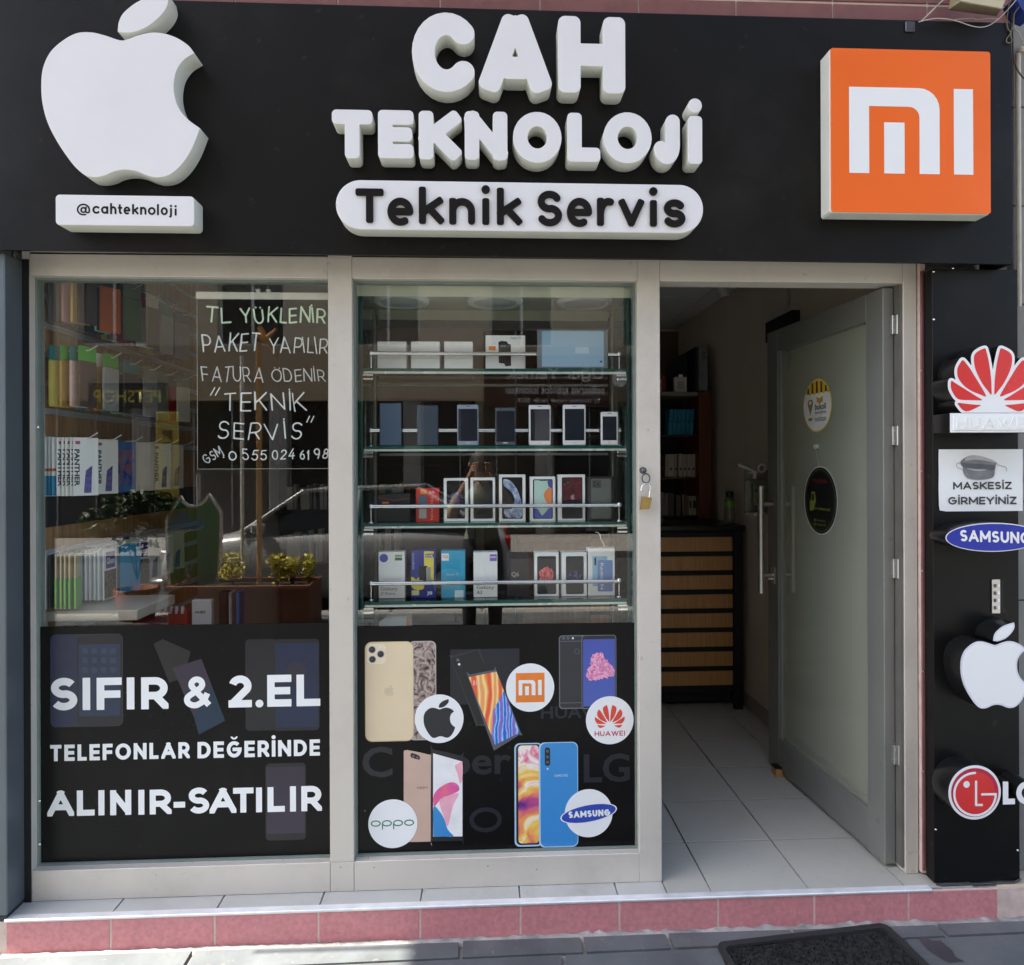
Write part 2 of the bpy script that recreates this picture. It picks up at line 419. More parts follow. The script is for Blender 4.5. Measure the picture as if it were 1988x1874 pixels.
def contours(F, x0, y0, h):
    """closed zero contours of a sampled field by marching squares"""
    F = np.where(np.abs(F) < 1e-9, 1e-9, F)
    ins = F < 0
    code = ins[:-1,:-1]*1 + ins[:-1,1:]*2 + ins[1:,1:]*4 + ins[1:,:-1]*8
    T = {1:[(3,0)],2:[(0,1)],3:[(3,1)],4:[(1,2)],5:[(3,2),(1,0)],6:[(0,2)],7:[(3,2)],8:[(2,3)],9:[(2,0)],10:[(0,3),(2,1)],11:[(2,1)],12:[(1,3)],13:[(1,0)],14:[(0,3)]}
    nxt = {}
    for j, i in np.argwhere((code > 0) & (code < 15)):
        j = int(j); i = int(i)
        def key(e):
            return {0:('h',j,i),1:('v',j,i+1),2:('h',j+1,i),3:('v',j,i)}[e]
        for a, b in T[int(code[j, i])]: nxt[key(a)] = key(b)
    def pos(k):
        t, j, i = k
        if t == 'h': a, b = F[j, i], F[j, i+1]; return (x0 + (i + a/(a-b))*h, y0 + j*h)
        a, b = F[j, i], F[j+1, i]; return (x0 + i*h, y0 + (j + a/(a-b))*h)
    out = []
    while nxt:
        k0, k = next(iter(nxt.items())); loop = [k0]; del nxt[k0]
        while k != k0 and k in nxt:
            loop.append(k); k = nxt.pop(k)
        p = [pos(q) for q in loop]
        if len(p) > 3: out.append(simplify(p, h*0.06))
    return out

def simplify(p, tol):
    def rdp(q):
        if len(q) < 3: return q
        a, b = q[0], q[-1]; dx, dy = b[0]-a[0], b[1]-a[1]; L = math.hypot(dx, dy) or 1e-12
        best, bi = -1, 0
        for i in range(1, len(q)-1):
            d = abs((q[i][0]-a[0])*dy - (q[i][1]-a[1])*dx)/L if L > 1e-11 else math.dist(q[i], a)
            if d > best: best, bi = d, i
        if best > tol: return rdp(q[:bi+1])[:-1] + rdp(q[bi:])
        return [a, b]
    m = max(range(len(p)), key=lambda i: math.dist(p[i], p[0]))
    return rdp(p[:m+1])[:-1] + rdp(p[m:] + [p[0]])[:-1]

GC = {}
def glyph_polys(ch, W, H, w, style, res=70):
    key = (ch, round(W, 4), round(H, 4), round(w, 4), style)
    if key not in GC:
        h = H/res; pad = w*2.6 if ch in 'İÜÖĞ' else w*.5
        xs = np.arange(-w*.5 - h, W + w*.5 + 2*h, h); ys = np.arange(-w*.5 - h, H + pad + 2*h, h)
        X, Y = np.meshgrid(xs, ys)
        GC[key] = contours(glyph_sdf(ch, X, Y, W, H, w, style), xs[0], ys[0], h)
    return GC[key]

def fill_mesh(name, polys, depth=0.0, bevel=0.0):
    """outer loops and holes in the (x, z) plane -> mesh facing -y, `depth` thick, back at y = 0"""
    cu = bpy.data.curves.new(name, 'CURVE'); cu.dimensions = '2D'; cu.fill_mode = 'BOTH' if depth else 'FRONT'
    for p in polys:
        sp = cu.splines.new('POLY'); sp.points.add(len(p)-1)
        for i, (x, z) in enumerate(p): sp.points[i].co = (x, z, 0, 1)
        sp.use_cyclic_u = True
    cu.extrude = max(0, depth/2 - bevel); cu.bevel_depth = bevel; cu.bevel_resolution = 1
    cu.offset = -bevel
    o = bpy.data.objects.new(name, cu); me = bpy.data.meshes.new_from_object(o)
    bpy.data.objects.remove(o); bpy.data.curves.remove(cu)
    me.transform(Matrix(((1,0,0,0),(0,0,-1,-depth/2),(0,1,0,0),(0,0,0,1))))
    me.name = name
    return me

def place(me, name, material, y, parent=None):
    me.transform(Matrix.Translation((0, y, 0)))
    o = link(name, me, material, parent)
    if parent is not None: me.transform(wmat(parent).inverted())
    return o

def shape(name, polys, material, y, depth=0.0, parent=None, bevel=0.0):
    return place(fill_mesh(name, polys, depth, bevel), name, material, y, parent)

def glyph_in(ch, x0, x1, z0, z1, w, style='soft', res=70):
    return [[(x0 + a, z0 + b) for a, b in p] for p in glyph_polys(ch, x1-x0, z1-z0, w, style, res)]

def line_polys(s, x0, x1, z0, z1, w, style='sharp', gap=.16, space=.38, jit=0.0, res=40, mirror=False, slope=0.0, split=False):
    """a line of text fitted between x0 and x1, caps between z0 and z1"""
    H = z1 - z0; items = []; x = 0.0
    for c in s:
        if c == ' ': x += space*H; continue
        W = max(GL[c][0]*H, w if c not in '.:' else w)
        lo, hi = LH.get(c, (0, 1)); items.append((c, x, W, lo, hi)); x += W + gap*H
    tot = x - gap*H; k = (x1-x0)/tot; out = []
    groups = []
    for c, xx, W, lo, hi in items:
        n0 = len(out)
        Wk = max(W*k, w) if GL[c][0] > 0 else w
        ox = x0 + xx*k + (W*k - Wk)/2; oz = z0 + lo*H
        jx = jz = 0
        if jit: jx, jz = random.uniform(-jit, jit)*H, random.uniform(-jit, jit)*H
        sh = random.uniform(-jit, jit)*4; sc = 1 + random.uniform(-jit, jit)*2.2; ph_ = random.uniform(0, 6)
        for p in glyph_polys(c, Wk, (hi-lo)*H, w, style, res):
            q = [(ox + a + jx + sh*b, oz + b*sc + jz + slope*(ox+a-x0)) for a, b in p]
            if jit: q = [(a + jit*.55*H*math.sin(b/H*5 + ph_), b + jit*.8*H*math.sin(a/H*4 + ph_*2)) for a, b in q]
            if mirror: q = [(x0 + x1 - a, b) for a, b in q][::-1]
            out.append(q)
        groups.append(out[n0:])
    return groups if split else out

def smooth(pts, cusps=(), n=5):
    """closed Catmull-Rom through the points; corners kept at the given indices"""
    out = []; N = len(pts)
    for i in range(N):
        p0, p1, p2, p3 = pts[i-1], pts[i], pts[(i+1) % N], pts[(i+2) % N]
        if i in cusps: p0 = (2*p1[0]-p2[0], 2*p1[1]-p2[1])
        if (i+1) % N in cusps: p3 = (2*p2[0]-p1[0], 2*p2[1]-p1[1])
        for k in range(n):
            t = k/n; a = []
            for c in (0, 1):
                a.append(.5*((2*p1[c]) + (-p0[c]+p2[c])*t + (2*p0[c]-5*p1[c]+4*p2[c]-p3[c])*t*t + (-p0[c]+3*p1[c]-3*p2[c]+p3[c])*t**3))
            out.append(tuple(a))
    return out

def ell(cx, cz, rx, rz=None, n=40, a0=0):
    rz = rz or rx
    return [(cx + rx*math.cos(2*math.pi*k/n + a0), cz + rz*math.sin(2*math.pi*k/n + a0)) for k in range(n)]

def rrect(x0, x1, z0, z1, r, n=6):
    r = min(r, (x1-x0)/2 - 1e-5, (z1-z0)/2 - 1e-5); out = []
    for cx, cz, a in ((x1-r, z1-r, 0), (x0+r, z1-r, 90), (x0+r, z0+r, 180), (x1-r, z0+r, 270)):
        out += [(cx + r*math.cos(rad(a+90*k/n)), cz + r*math.sin(rad(a+90*k/n))) for k in range(n+1)]
    return out

def rot2(polys, c, deg):
    ca, sa = math.cos(rad(deg)), math.sin(rad(deg))
    return [[(c[0] + (x-c[0])*ca - (z-c[1])*sa, c[1] + (x-c[0])*sa + (z-c[1])*ca) for x, z in p] for p in polys]

def thick(pts, w):
    """open stroke with round ends as one polygon"""
    xs = [p[0] for p in pts]; ys = [p[1] for p in pts]; h = w/5
    X, Y = np.meshgrid(np.arange(min(xs)-w, max(xs)+w, h), np.arange(min(ys)-w, max(ys)+w, h))
    D = np.full(X.shape, 1e3)
    for a, b in zip(pts[:-1], pts[1:]):
        dx, dy = b[0]-a[0], b[1]-a[1]; L2 = dx*dx+dy*dy or 1e-12
        t = np.clip(((X-a[0])*dx + (Y-a[1])*dy)/L2, 0, 1)
        D = np.minimum(D, np.hypot(X-a[0]-t*dx, Y-a[1]-t*dy) - w/2)
    return contours(D, X[0, 0], Y[0, 0], h)

def pt(px, py, y): return at(px, py, y)

def text_mesh(s, x0, x1, z0, z1, bold=0.0):
    cu = bpy.data.curves.new('lettering', 'FONT'); cu.body = s; cu.size = 1; cu.offset = bold; cu.fill_mode = 'FRONT'
    cu.resolution_u = 3
    o = bpy.data.objects.new('lettering', cu); me = bpy.data.meshes.new_from_object(o)
    bpy.data.objects.remove(o); bpy.data.curves.remove(cu)
    xs = [v.co.x for v in me.vertices]; ys = [v.co.y for v in me.vertices]
    a, b, c, d = min(xs), max(xs), min(ys), max(ys)
    for v in me.vertices:
        v.co = (x0 + (v.co.x-a)/(b-a)*(x1-x0), 0, z0 + (v.co.y-c)/(d-c)*(z1-z0))
    return me

def text(s, x0, x1, z0, z1, material, y, parent=None, bold=0.0, name='lettering'):
    return place(text_mesh(s, x0, x1, z0, z1, bold), name, material, y, parent)

ORD = ['first', 'second', 'third', 'fourth', 'fifth', 'sixth', 'seventh', 'eighth', 'ninth', 'tenth', 'eleventh', 'twelfth', 'thirteenth', 'fourteenth', 'fifteenth', 'sixteenth', 'seventeenth', 'eighteenth', 'nineteenth', 'twentieth']
# ================================================================ materials
ALU = mat('brushed_aluminium', (.61,.56,.495), .45, .15, .05, 3, .05, stretch=(1,1,.15), grime=.28, gcol=(.30,.26,.21), gscale=2.2)
ALU_D = mat('door_aluminium', (.225,.225,.205), .5, .3, .06, 6, grime=.25, gcol=(.10,.09,.075), gscale=3)
CHROME = mat('chrome', (.75,.75,.76), .12, 1.0, .03)
STEEL = mat('satin_steel', (.55,.54,.52), .3, .9, .05)
BOARD = mat('black_signboard', (.0058,.0055,.0053), .36, 0, .15, 4, .02, spec=.2, grime=.10, gcol=(.10,.095,.085), gscale=1.6)
VINYL = mat('black_vinyl_film', (.0056,.0052,.0054), .28, 0, .15, 3, spec=.18, grime=.07, gcol=(.10,.09,.075), gscale=2.5)
WHITE = mat('white_acrylic', (.76,.745,.755), .32, 0, .02, 5)
WSIDE = mat('white_letter_side', (.68,.68,.60), .55, 0, .05, 8)
WHITEV = mat('white_vinyl', (.84,.845,.85), .35, 0, .01, 8)
BLACK = mat('black_plastic', (.012,.012,.013), .35, 0, .1, 9)
MATT = mat('matt_black', (.006,.006,.007), .7, 0, .1, 9)
ORANGE = mat('orange_film', (.88,.14,.012), .22, 0, .05, 3)
RED = mat('red_film', (.72,.035,.035), .25, 0, .06, 4)
BLUE = mat('blue_film', (.015,.03,.36), .25, 0, .06, 4)
PINK = mat('pink_tile', (.58,.225,.235), .5, 0, .14, 70, .35, grime=.22, gcol=(.34,.24,.21), gscale=9)
PINK_D = mat('red_wall_tile', (.23,.085,.075), .45, 0, .16, 12, .15, grime=.3)
GROUT = mat('pale_grout', (.62,.48,.42), .85, 0, .12, 30, .3)
GREYG = mat('dark_grout', (.045,.045,.042), .9, 0, .2, 30, .3)
MORTAR = mat('mortar', (.27,.26,.24), .9, 0, .45, 16, .9)
FTILE = mat('floor_tile', (.45,.44,.39), .40, 0, .02, 1.5, .01, grime=.22, gcol=(.17,.165,.15), gscale=2.6)
LTILE = mat('ledge_tile', (.47,.47,.44), .35, 0, .05, 7, .03, grime=.35, gcol=(.22,.20,.17), gscale=4)
BEIGE = mat('beige_plaster', (.60,.50,.41), .8, 0, .05, 5, .15)
CEIL = mat('ceiling_panel_white', (.72,.71,.68), .8, 0, .05, 9, .2)
WOOD = mat('walnut_laminate', (.50,.27,.11), .45, 0, .3, 6, .1, stretch=(8,8,.5))
OAK = mat('oak_laminate', (.52,.27,.10), .45, 0, .22, 7, .05, stretch=(14,14,.6))
CREAM = mat('cream_laminate', (.70,.62,.48), .4, 0, .06, 5)
GREEN_EDGE = mat('green_glass_edge', (.010,.075,.060), .12, 0, .15, 6)
PALE_EDGE = mat('pale_glass_edge', (.50,.58,.52), .25, 0, .08, 6)
GLASS = glass_mat('window_glass', (.975,.985,.978), 1.5, boost=1.05)
SHELFG = glass_mat('shelf_glass', (.93,.965,.95), 1.5)
PAPER = mat('white_paper', (.80,.81,.81), .7, 0, .05, 6, .1)
WBOX = mat('white_card_box', (.88,.885,.87), .5, 0, .02, 6)
SKYP = mat('pale_screen', (.30,.46,.60), .12, 0, .08, 2)
GOLDB = mat('brass', (.55,.37,.13), .35, .8, .15, 20)
DARKM = mat('dark_steel', (.10,.10,.11), .35, .8, .15, 20)

# ================================================================ building shell
# the wall round the shopfront, above the sign and below the sill
m = MB()
m.box(-2.6, -1.622, .0, .25, -.11, 3.5); m.box(1.60, 3.2, .0, .25, -.11, 3.5)
m.box(-1.6225, 1.60, .0005, .25, 2.262, 3.5)
wall = tag(m.build('shop_wall', mat('rough_render', (.30,.29,.27), .85, 0, .12, 8, .5)), kind='structure')
# red wall tiles in one course above the signboard (joints measured) and down the right pier
jx = [-2.27,-1.915,-1.56,-1.21,-.853,-.4977,-.1402,.2130,.5680,.9229,1.2794,1.6326,1.985,2.34]
bt = MB()
for a, b in zip(jx[:-1], jx[1:]):
    for z0 in (2.80, 3.16):
        o = bbx(a+.003, b-.003, -.014, -.001, z0+.002, z0+.352, .0015).build('tile', PINK_D, wall)
bb = MB().box(-2.27, 2.34, -.009, -.002, 2.79, 3.5).build('grout', GROUT, wall)
for i in range(6):
    z0 = .02 + i*.36
    bbx(1.5775, 1.598, -.052, -.002, z0, min(z0+.354, 2.2), .0015).build('tile', PINK_D, wall)
MB().box(1.5765, 1.5965, -.047, -.003, .01, 2.24).build('grout', GROUT, wall)
# grey neighbouring wall past the sign
gw = MB()
for i in range(9): gw.bbox(1.94, 3.2, -.03-.0001*i, .0, -.1+.36*i+.004, -.1+.36*(i+1), .003)
tag(gw.build('neighbour_wall', mat('grey_cladding', (.24,.235,.22), .7, 0, .1, 6, .2)), kind='structure')

# unseen slab added overhead to block sun from the shop front and pavement
sun_block = tag(MB().box(-4.0, 5.5, -1.30, .0, 5.45, 5.60).build('sun_block_slab', mat('sun_block_concrete', (.38,.35,.32), .85, 0, .1, 6, .3)), kind='structure')

# interior shell
m = MB()
m.box(-1.70, -1.62, .25, 3.3, -.02, 2.62); m.box(1.62, 1.70, .25, 3.3, -.02, 2.62)
m.box(-1.70, 1.70, 3.1, 3.2, -.02, 2.62)
m.box(1.60, 1.62, .012, .25, -.02, 2.62)
iw = tag(m.build('interior_wall', BEIGE), kind='structure')
for i in range(9):
    bbx(1.608, 1.6195, .26+.33*i, .585+.33*i, .0005, .085, .001).build('tile', mat('skirting_tile', (.30,.27,.24), .4, 0, .1, 8), iw)
ceil_ = tag(MB().box(-1.70, 1.70, .2, 3.2, 2.615, 2.66).build('ceiling', GREYG), kind='structure')
for i in range(6):
    for j in range(6):
        x0, y0 = 1.60 - .12 - .595*i, .26 + .595*j
        if y0 > 3.0 or x0 < -1.6: continue
        bbx(max(x0-.59, -1.615), x0, y0, min(y0+.588, 3.09), 2.603, 2.6145, .002).build('panel', CEIL, ceil_)
for j in range(5):
    bbx(1.487, 1.617, .26+.595*j, min(.26+.595*j+.588, 3.09), 2.603, 2.6145, .002).build('panel', CEIL, ceil_)

# ---------------------------------------------------------------- floor and step
fl = tag(MB().box(-1.70, 1.72, -.108, 3.2, -.10, -.012).build('floor', MATT), kind='structure')
FX = [1.478+.343*k for k in range(-9, 1)]; FY = [-.1095+.32*k for k in range(0, 11)]
pr = MB()
for i, a in enumerate(FX[:-1]):
    for j, b in enumerate(FY[:-1]):
        if j >= 7 or (a < .5 and j > 4): continue
        y0 = b + .0042; x0, x1 = a+.0026, FX[i+1]-.0026
        if j == 0:
            y0 = -.108
            if x1 > .64: x0 = max(x0, .638)
        if x0 > .60 or (j > 0 and x0 > -1.8):
            bbx(x0, x1, y0, FY[j+1]-.0042, -.012, random.uniform(-.0006, 0), .001).build('tile', FTILE, fl)
for j, b in enumerate(FY[:7]):
    bbx(1.4795, 1.72, b+.0015 if j else -.108, FY[j+1]-.0015, -.012, -.0004, .001).build('tile', FTILE, fl)
# pale ledge tiles outside the window frame
LX = [-1.72,-1.233,-.893,-.552,-.2134,.1253,.4628,.6345]
for a, b in zip(LX[:-1], LX[1:]):
    sk = -.0 
    bbx(a+.0025, b-.002, -.108, .02, -.0115, .0006+random.uniform(0, .0006), .0012).build('tile', LTILE, fl)
# step riser with pink tiles and metal nosing
step = tag(MB().box(-1.72, 1.93, -.112, -.03, -.36, -.006).build('step', MORTAR), kind='structure')
MB().box(-1.715, 1.925, -.1206, -.110, -.135, -.008).build('grout', GROUT, step)
RX = [-1.565,-1.2292,-.8929,-.552,-.2134,.1253,.4628,.8048,1.1423,1.4781,1.80]
for a, b in zip(RX[:-1], RX[1:]):
    bbx(a+.0035, b-.0035, -.122, -.113, -.125, -.0085, .0008).build('tile', PINK, step)
n_ = MB(); n_.box(-1.565, 1.56, -.1245, -.100, -.0085, .0012); n_.tube([(-1.565,-.1235,-.002),(1.56,-.1235,-.002)], .0042, 8)
n_.build('metal_nosing', mat('worn_metal_nosing', (.86,.87,.88), .3, .3, .12, 12, .2), step)
# rough plaster block at the far right of the step
bbx(1.803, 2.4, -.118, -.03, -.36, .0, .006).build('plaster_block', mat('stained_plaster', (.46,.38,.28), .9, 0, .35, 7, .9), step)

# ---------------------------------------------------------------- pavement
SLATE = mat('slate_slab', (.098,.112,.118), .55, 0, .28, 5, .35, grime=.4, gcol=(.21,.195,.17), gscale=3.5)
SLATE_DARK = mat('slate_slab_dark', (.055,.055,.065), .45, 0, .25, 6, .3)
pav = tag(MB().box(-14, 14, -5.0, .2, -.30, -.118).build('pavement', MORTAR), kind='structure')
def slab(pts, z=-.105, m_=SLATE):
    b = MB(); n = len(pts)
    cx = sum(p[0] for p in pts)/n; cy = sum(p[1] for p in pts)/n
    top = [(cx+(x-cx)*.996, cy+(y-cy)*.99, z) for x, y in pts]; bot = [(x, y, -.125) for x, y in pts]
    b.add(top+bot, [tuple(range(n)), tuple(range(2*n-1, n-1, -1))] + [(i, i+n, (i+1) % n+n, (i+1) % n) for i in range(n)])
    return b.build('slab', m_, pav)
def jy(x): return -.2235 + (.012*x)      # joint line running nearly along the wall
xs = [-2.6,-1.75,-.95,-.075,.33,.62,1.05,1.56,2.4]
for a, b in zip(xs[:-1], xs[1:]):
    slab([(a+.006, jy(a)+.005), (b-.006, jy(b)+.005), (b-.006, -.150+.008*random.random()), (a+.006, -.150+.008*random.random())], -.1075+random.uniform(-.001,.001))
xs = [-3.2,-2.3,-1.45,-.62,.26,.78,1.40,2.15,3.0]
for a, b in zip(xs[:-1], xs[1:]):
    slab([(a+.006-.04, -.66), (b-.006-.04, -.66), (b-.006, jy(b)-.005), (a+.006, jy(a)-.005)], -.105+random.uniform(-.001,.001))
for r in range(10):
    y1 = -.672-.42*r; x = -4.6+.3*(r%3)
    while x < 4.5:
        w_ = random.uniform(.5,.85); slab([(x+.006, y1-.405), (x+w_-.006, y1-.405), (x+w_-.006, y1), (x+.006, y1)], -.105+random.uniform(-.001,.001)); x += w_
# mortar fillet at the foot of the step
mf = MB(); prev = None
random.seed(11)
N = 170; top = []; bot = []; mid = []
for i in range(N+1):
    x = -1.57 + 3.55*i/N
    top.append((x, -.1225, -.112 + (.005 if x < .1 else .016)*random.random()*random.random()))
    mid.append((x, -.137+.004*random.random(), -.1085 + .004*random.random()))
    bot.append((x, -.152-.012*random.random(), -.1165))
for i in range(N):
    mf.quad(top[i], top[i+1], mid[i+1], mid[i]); mf.quad(mid[i], mid[i+1], bot[i+1], bot[i])
tag(mf.build('mortar_fillet', MORTAR, fix=False), kind='structure')
# darker irregular patch on the slate
st = [atz(*((1176+x/1.6567)*.8367, (1900+y/1.6567)*.8367), -.1035) for x, y in ((1585,462),(1600,452),(1640,470),(1668,468),(1690,490),(1712,505),(1722,530),(1760,548),(1700,552),(1672,538),(1650,520),(1622,505))]
b = MB(); b.add([(x, y, -.1034) for x, y in st], [tuple(range(len(st)))])
b.build('dark_patch', SLATE_DARK, pav)

# doormat
mz = -.1045
c4 = [atz(*((1176+x/1.6567)*.8367, (1900+y/1.6567)*.8367), mz+.012) for x, y in ((800,482),(1455,405))]
(mx0, my0), (mx1, my1) = c4
ang = math.atan2(my1-my0, mx1-mx0); L = math.hypot(mx1-mx0, my1-my0)
dm = empty('doormat', (mx0, my0, mz), 'black ribbed rubber doormat lying on slate paving before the doorway', 'doormat', rz=ang)
Mw = wmat(dm)
RUB = mat('black_rubber', (.018,.018,.019), .75, 0, .2, 30, .4); BRI = mat('coir_black', (.010,.012,.011), .9, 0, .4, 40, .6)
g = fill_mesh('rim', [rrect(0, L, -.62, 0, .03), rrect(.02, L-.02, -.60, -.022, .02)[::-1]], .009)
g.transform(Matrix.Rotation(rad(-90), 4, 'X')); g.transform(Matrix.Translation((0,0,.0095)))
link('rim', g, RUB, dm)
b = MB().box(.018, L-.018, -.602, -.02, .0005, .005, M=Mw); b.build('backing', RUB, dm)
bm_ = MB(); random.seed(5); BRI2 = mat('coir_grey', (.05,.052,.05), .8, 0, .4, 40, .6)
for i in range(5200):
    x = random.uniform(.024, L-.024); y = random.uniform(-.40, -.026) if i < 4400 else random.uniform(-.598,-.4); a = random.uniform(0, 3.14); h = random.uniform(.004,.009)
    dx, dy = .0035*math.cos(a), .0035*math.sin(a); lx, ly = random.uniform(-.003,.003), random.uniform(-.003,.003)
    bm_.add([Mw @ Vector(p) for p in ((x-dx,y-dy,.004),(x+dx,y+dy,.004),(x+lx,y+ly,.006+h))], [(0,1,2)], 1 if random.random() < .22 else 0)
tag(bm_.build('bristle', [BRI, BRI2], dm, fix=False), kind='stuff')

# ================================================================ shopfront frame and glazing
FRY = -.035
fr = empty('shopfront', (0, 0, 0), 'pale aluminium shopfront framing two tall windows and an open doorway', 'shopfront')
XL0, XL1, XM0, XM1, XN0, XN1, XR0, XR1 = -1.562, -1.537, -.531, -.449, .554, .634, 1.523, 1.572
ZG = 2.213; ZH = 2.135; ZB = .105
def fpart(name, x0, x1, z0, z1, y0=FRY, y1=.045, r=.0015, m_=ALU): return bbx(x0, x1, y0, y1, z0, z1, r).build(name, m_, fr)
fpart('post', XL0, XL1, .001, 2.26); fpart('post', XM0, XM1, ZB, 2.26); fpart('post', XN0, XN1, .001, 2.26); fpart('post', XR0, XR1, .001, 2.26)
for a, b in ((XL1, XM0), (XM1, XN0), (XN1, XR0)):
    fpart('head_rail', a+.0008, b-.0008, ZG+.004, 2.26, FRY+.001)
    fpart('head_rail', a+.0008, b-.0008, ZH, ZG-.003, FRY+.0005)
    MB().box(a, b, FRY+.008, .04, ZG-.003, ZG+.004).build('groove', MATT, fr)
for a, b in ((XL1, XM0), (XM0, XM1), (XM1, XN0)):
    fpart('bottom_rail', a+.0006, b-.0006, .002, ZB-(0 if a != XM0 else .0012), FRY+.0006)
SEAL = mat('grey_green_seal', (.20,.24,.215), .5, 0, .1, 12)
for a, b in ((XL1, XM0), (XM1, XN0)):
    for q in ((a, a+.007, ZB+.007, ZH-.007), (b-.007, b, ZB+.007, ZH-.007), (a, b, ZB, ZB+.007), (a, b, ZH-.007, ZH)):
        MB().box(q[0], q[1], -.006, .03, q[2], q[3]).build('glazing_bead', SEAL, fr)
    MB().box(a+.001, b-.001, .006, .012, ZB+.001, ZH-.001).build('glass_pane', GLASS, fr)
# little dents in the paint
for sx, sy in ((846.5,1882),(844,1986),(855,1991),(790,2013),(1132,2010),(868,2013),(1245,2018)):
    x, z = at(sx*.8367, sy*.8367, FRY-.0012)
    place(fill_mesh('paint_chip', [ell(x, z, .0028, .0022, 7, sx)]), 'paint_chip', mat('chip_grey', (.2,.19,.18), .8), FRY-.0006, fr)

# lower vinyl films with print (on the outer face of the glass)
def film(x0, x1, px, label):
    z0 = ZB+.008; z1 = at(px, 1213, .004)[1]
    o = empty('window_film', ((x0+x1)/2, .0045, z0), label, 'window film')
    MB().box(x0+.008, x1-.008, .0025, .0055, z0, z1).build('film', VINYL, o)
    return o
YF = .0020
wf1 = film(XL1, XM0, 360, 'black window film lettered SIFIR & 2.EL TELEFONLAR DEĞERİNDE ALINIR-SATILIR')
wf2 = film(XM1, XN0, 960, 'black window film printed with five pairs of phones and round brand badges')

def letters(spec, f, y, w, material, name, depth, parent, style='soft', bevel=0.0, mats=None):
    out = []
    for ch, x0, x1, ya, yb in spec:
        X0, X1, Z0, Z1 = R(f, x0, x1, ya, yb, y)
        me = fill_mesh(name, glyph_in(ch, X0, X1, Z0, Z1, w, style), depth, bevel)
        o = place(me, name, mats or material, y + depth, parent)
        if mats:
            for p in me.polygons: p.material_index = 0 if p.normal.y < -.7 else 1
        out.append(o)
    return out
def px(n): return n   # readability

def join_print(spec, f, y, w, parent, style='sharp', material=WHITEV, name='lettering'):
    for ch, x0, x1, ya, yb in spec:
        X0, X1, Z0, Z1 = R(f, x0, x1, ya, yb, YF)
        shape('letter', glyph_in(ch, X0, X1, Z0, Z1, w, style), material, y, 0, parent)
m2 = lambda n: n/3.1265*2.40/1307   # width on the film in metres from enlargement pixels
join_print([('S',148,315,400,598),('I',345,391,400,596),('F',430,582,399,594),('I',612,660,398,592),('R',700,866,396,590),('&',957,1130,392,585),
            ('2',1230,1372,386,580),('.',1394,1442,534,579),('E',1465,1612,382,575),('L',1643,1787,380,572)], sP, YF-.0004, m2(44), wf1)
def outline_line(s, x0, x1, ya0, ya1, yb0, yb1, w, par, **k):
    A = at(*sP(x0, ya0), YF); B = at(*sP(x1, yb0), YF); C_ = at(*sP(x0, ya1), YF); E_ = at(*sP(x1, yb1), YF)
    z1 = (A[1]+B[1])/2; z0 = (C_[1]+E_[1])/2
    for g in line_polys(s, A[0], B[0], z0, z1, w, split=True, **k): shape('letter', g, WHITEV, YF-.0004, 0, par)
outline_line('TELEFONLAR', 148, 995, 803, 905, 795, 890, m2(21.5), wf1, gap=.19)
outline_line('DEĞERİNDE', 1042, 1785, 788, 887, 775, 874, m2(21.5), wf1, gap=.19)
join_print([('A',130,293,1084,1240),('L',310,418,1083,1237),('I',440,478,1082,1235),('N',512,640,1081,1233),('I',683,720,1080,1231),('R',752,885,1078,1228),
            ('-',897,967,1090,1230),('S',985,1115,1066,1224),('A',1115,1278,1068,1222),('T',1258,1382,1067,1218),('I',1397,1434,1066,1216),('L',1467,1572,1063,1214),
            ('I',1603,1640,1058,1212),('R',1672,1797,1056,1209)], sP, YF-.0004, m2(35), wf1)
# ================================================================ printed pictures on the middle window film
def P_(f, pts, y=YF): return [at(*f(x, yy), y) for x, yy in pts]
def prt(name, pts, material, lay, par, r=None, f=sQ):
    return shape(name, [P_(f, pts)], material, YF-.0004*lay, 0, par)
def rr(x0, x1, ya, yb, r, f=sQ):
    X0, X1, Z0, Z1 = R(f, x0, x1, ya, yb, YF); return rrect(X0, X1, Z0, Z1, m2(r))
def pr(name, box, r, material, lay, par, f=sQ): return shape(name, [rr(*box, r, f)], material, YF-.0004*lay, 0, par)
def pc(name, x, y, rx, material, lay, par, ry=None, f=sQ, n=40):
    c = at(*f(x, y), YF); return shape(name, [ell(c[0], c[1], m2(rx), m2(ry or rx), n)], material, YF-.0004*lay, 0, par)
ghost = mat('ghost_print', (.013,.013,.020), .35, 0, .1, 5); ghost2 = mat('ghost_print_blue', (.010,.017,.050), .3, 0, .2, 5)
ghost3 = mat('ghost_print_mauve', (.030,.022,.040), .3, 0, .2, 5)
# faint prints
for s, x0, x1, z0, z1 in (('C',105,300,815,1005),):
    pass
for s, x0, x1, ya, yb in (('C',105,290,818,1005),('LG',1450,1730,860,1035),('per',640,1010,870,1040),('HUAWEI',1190,1640,570,645)):
    X0, X1, Z0, Z1 = R(sQ, x0, x1, ya, yb, YF); text(s, X0, X1, Z0, Z1, ghost, YF-.0003, wf2, .02, 'ghost_print')
c = at(*sQ(855,1262), YF); shape('ghost_print', [ell(c[0],c[1],m2(98),m2(76)), ell(c[0],c[1],m2(72),m2(50))[::-1]], ghost, YF-.0003, 0, wf2)
pr('ghost_print', (640,1060,225,560), 4, ghost, .75, wf2)
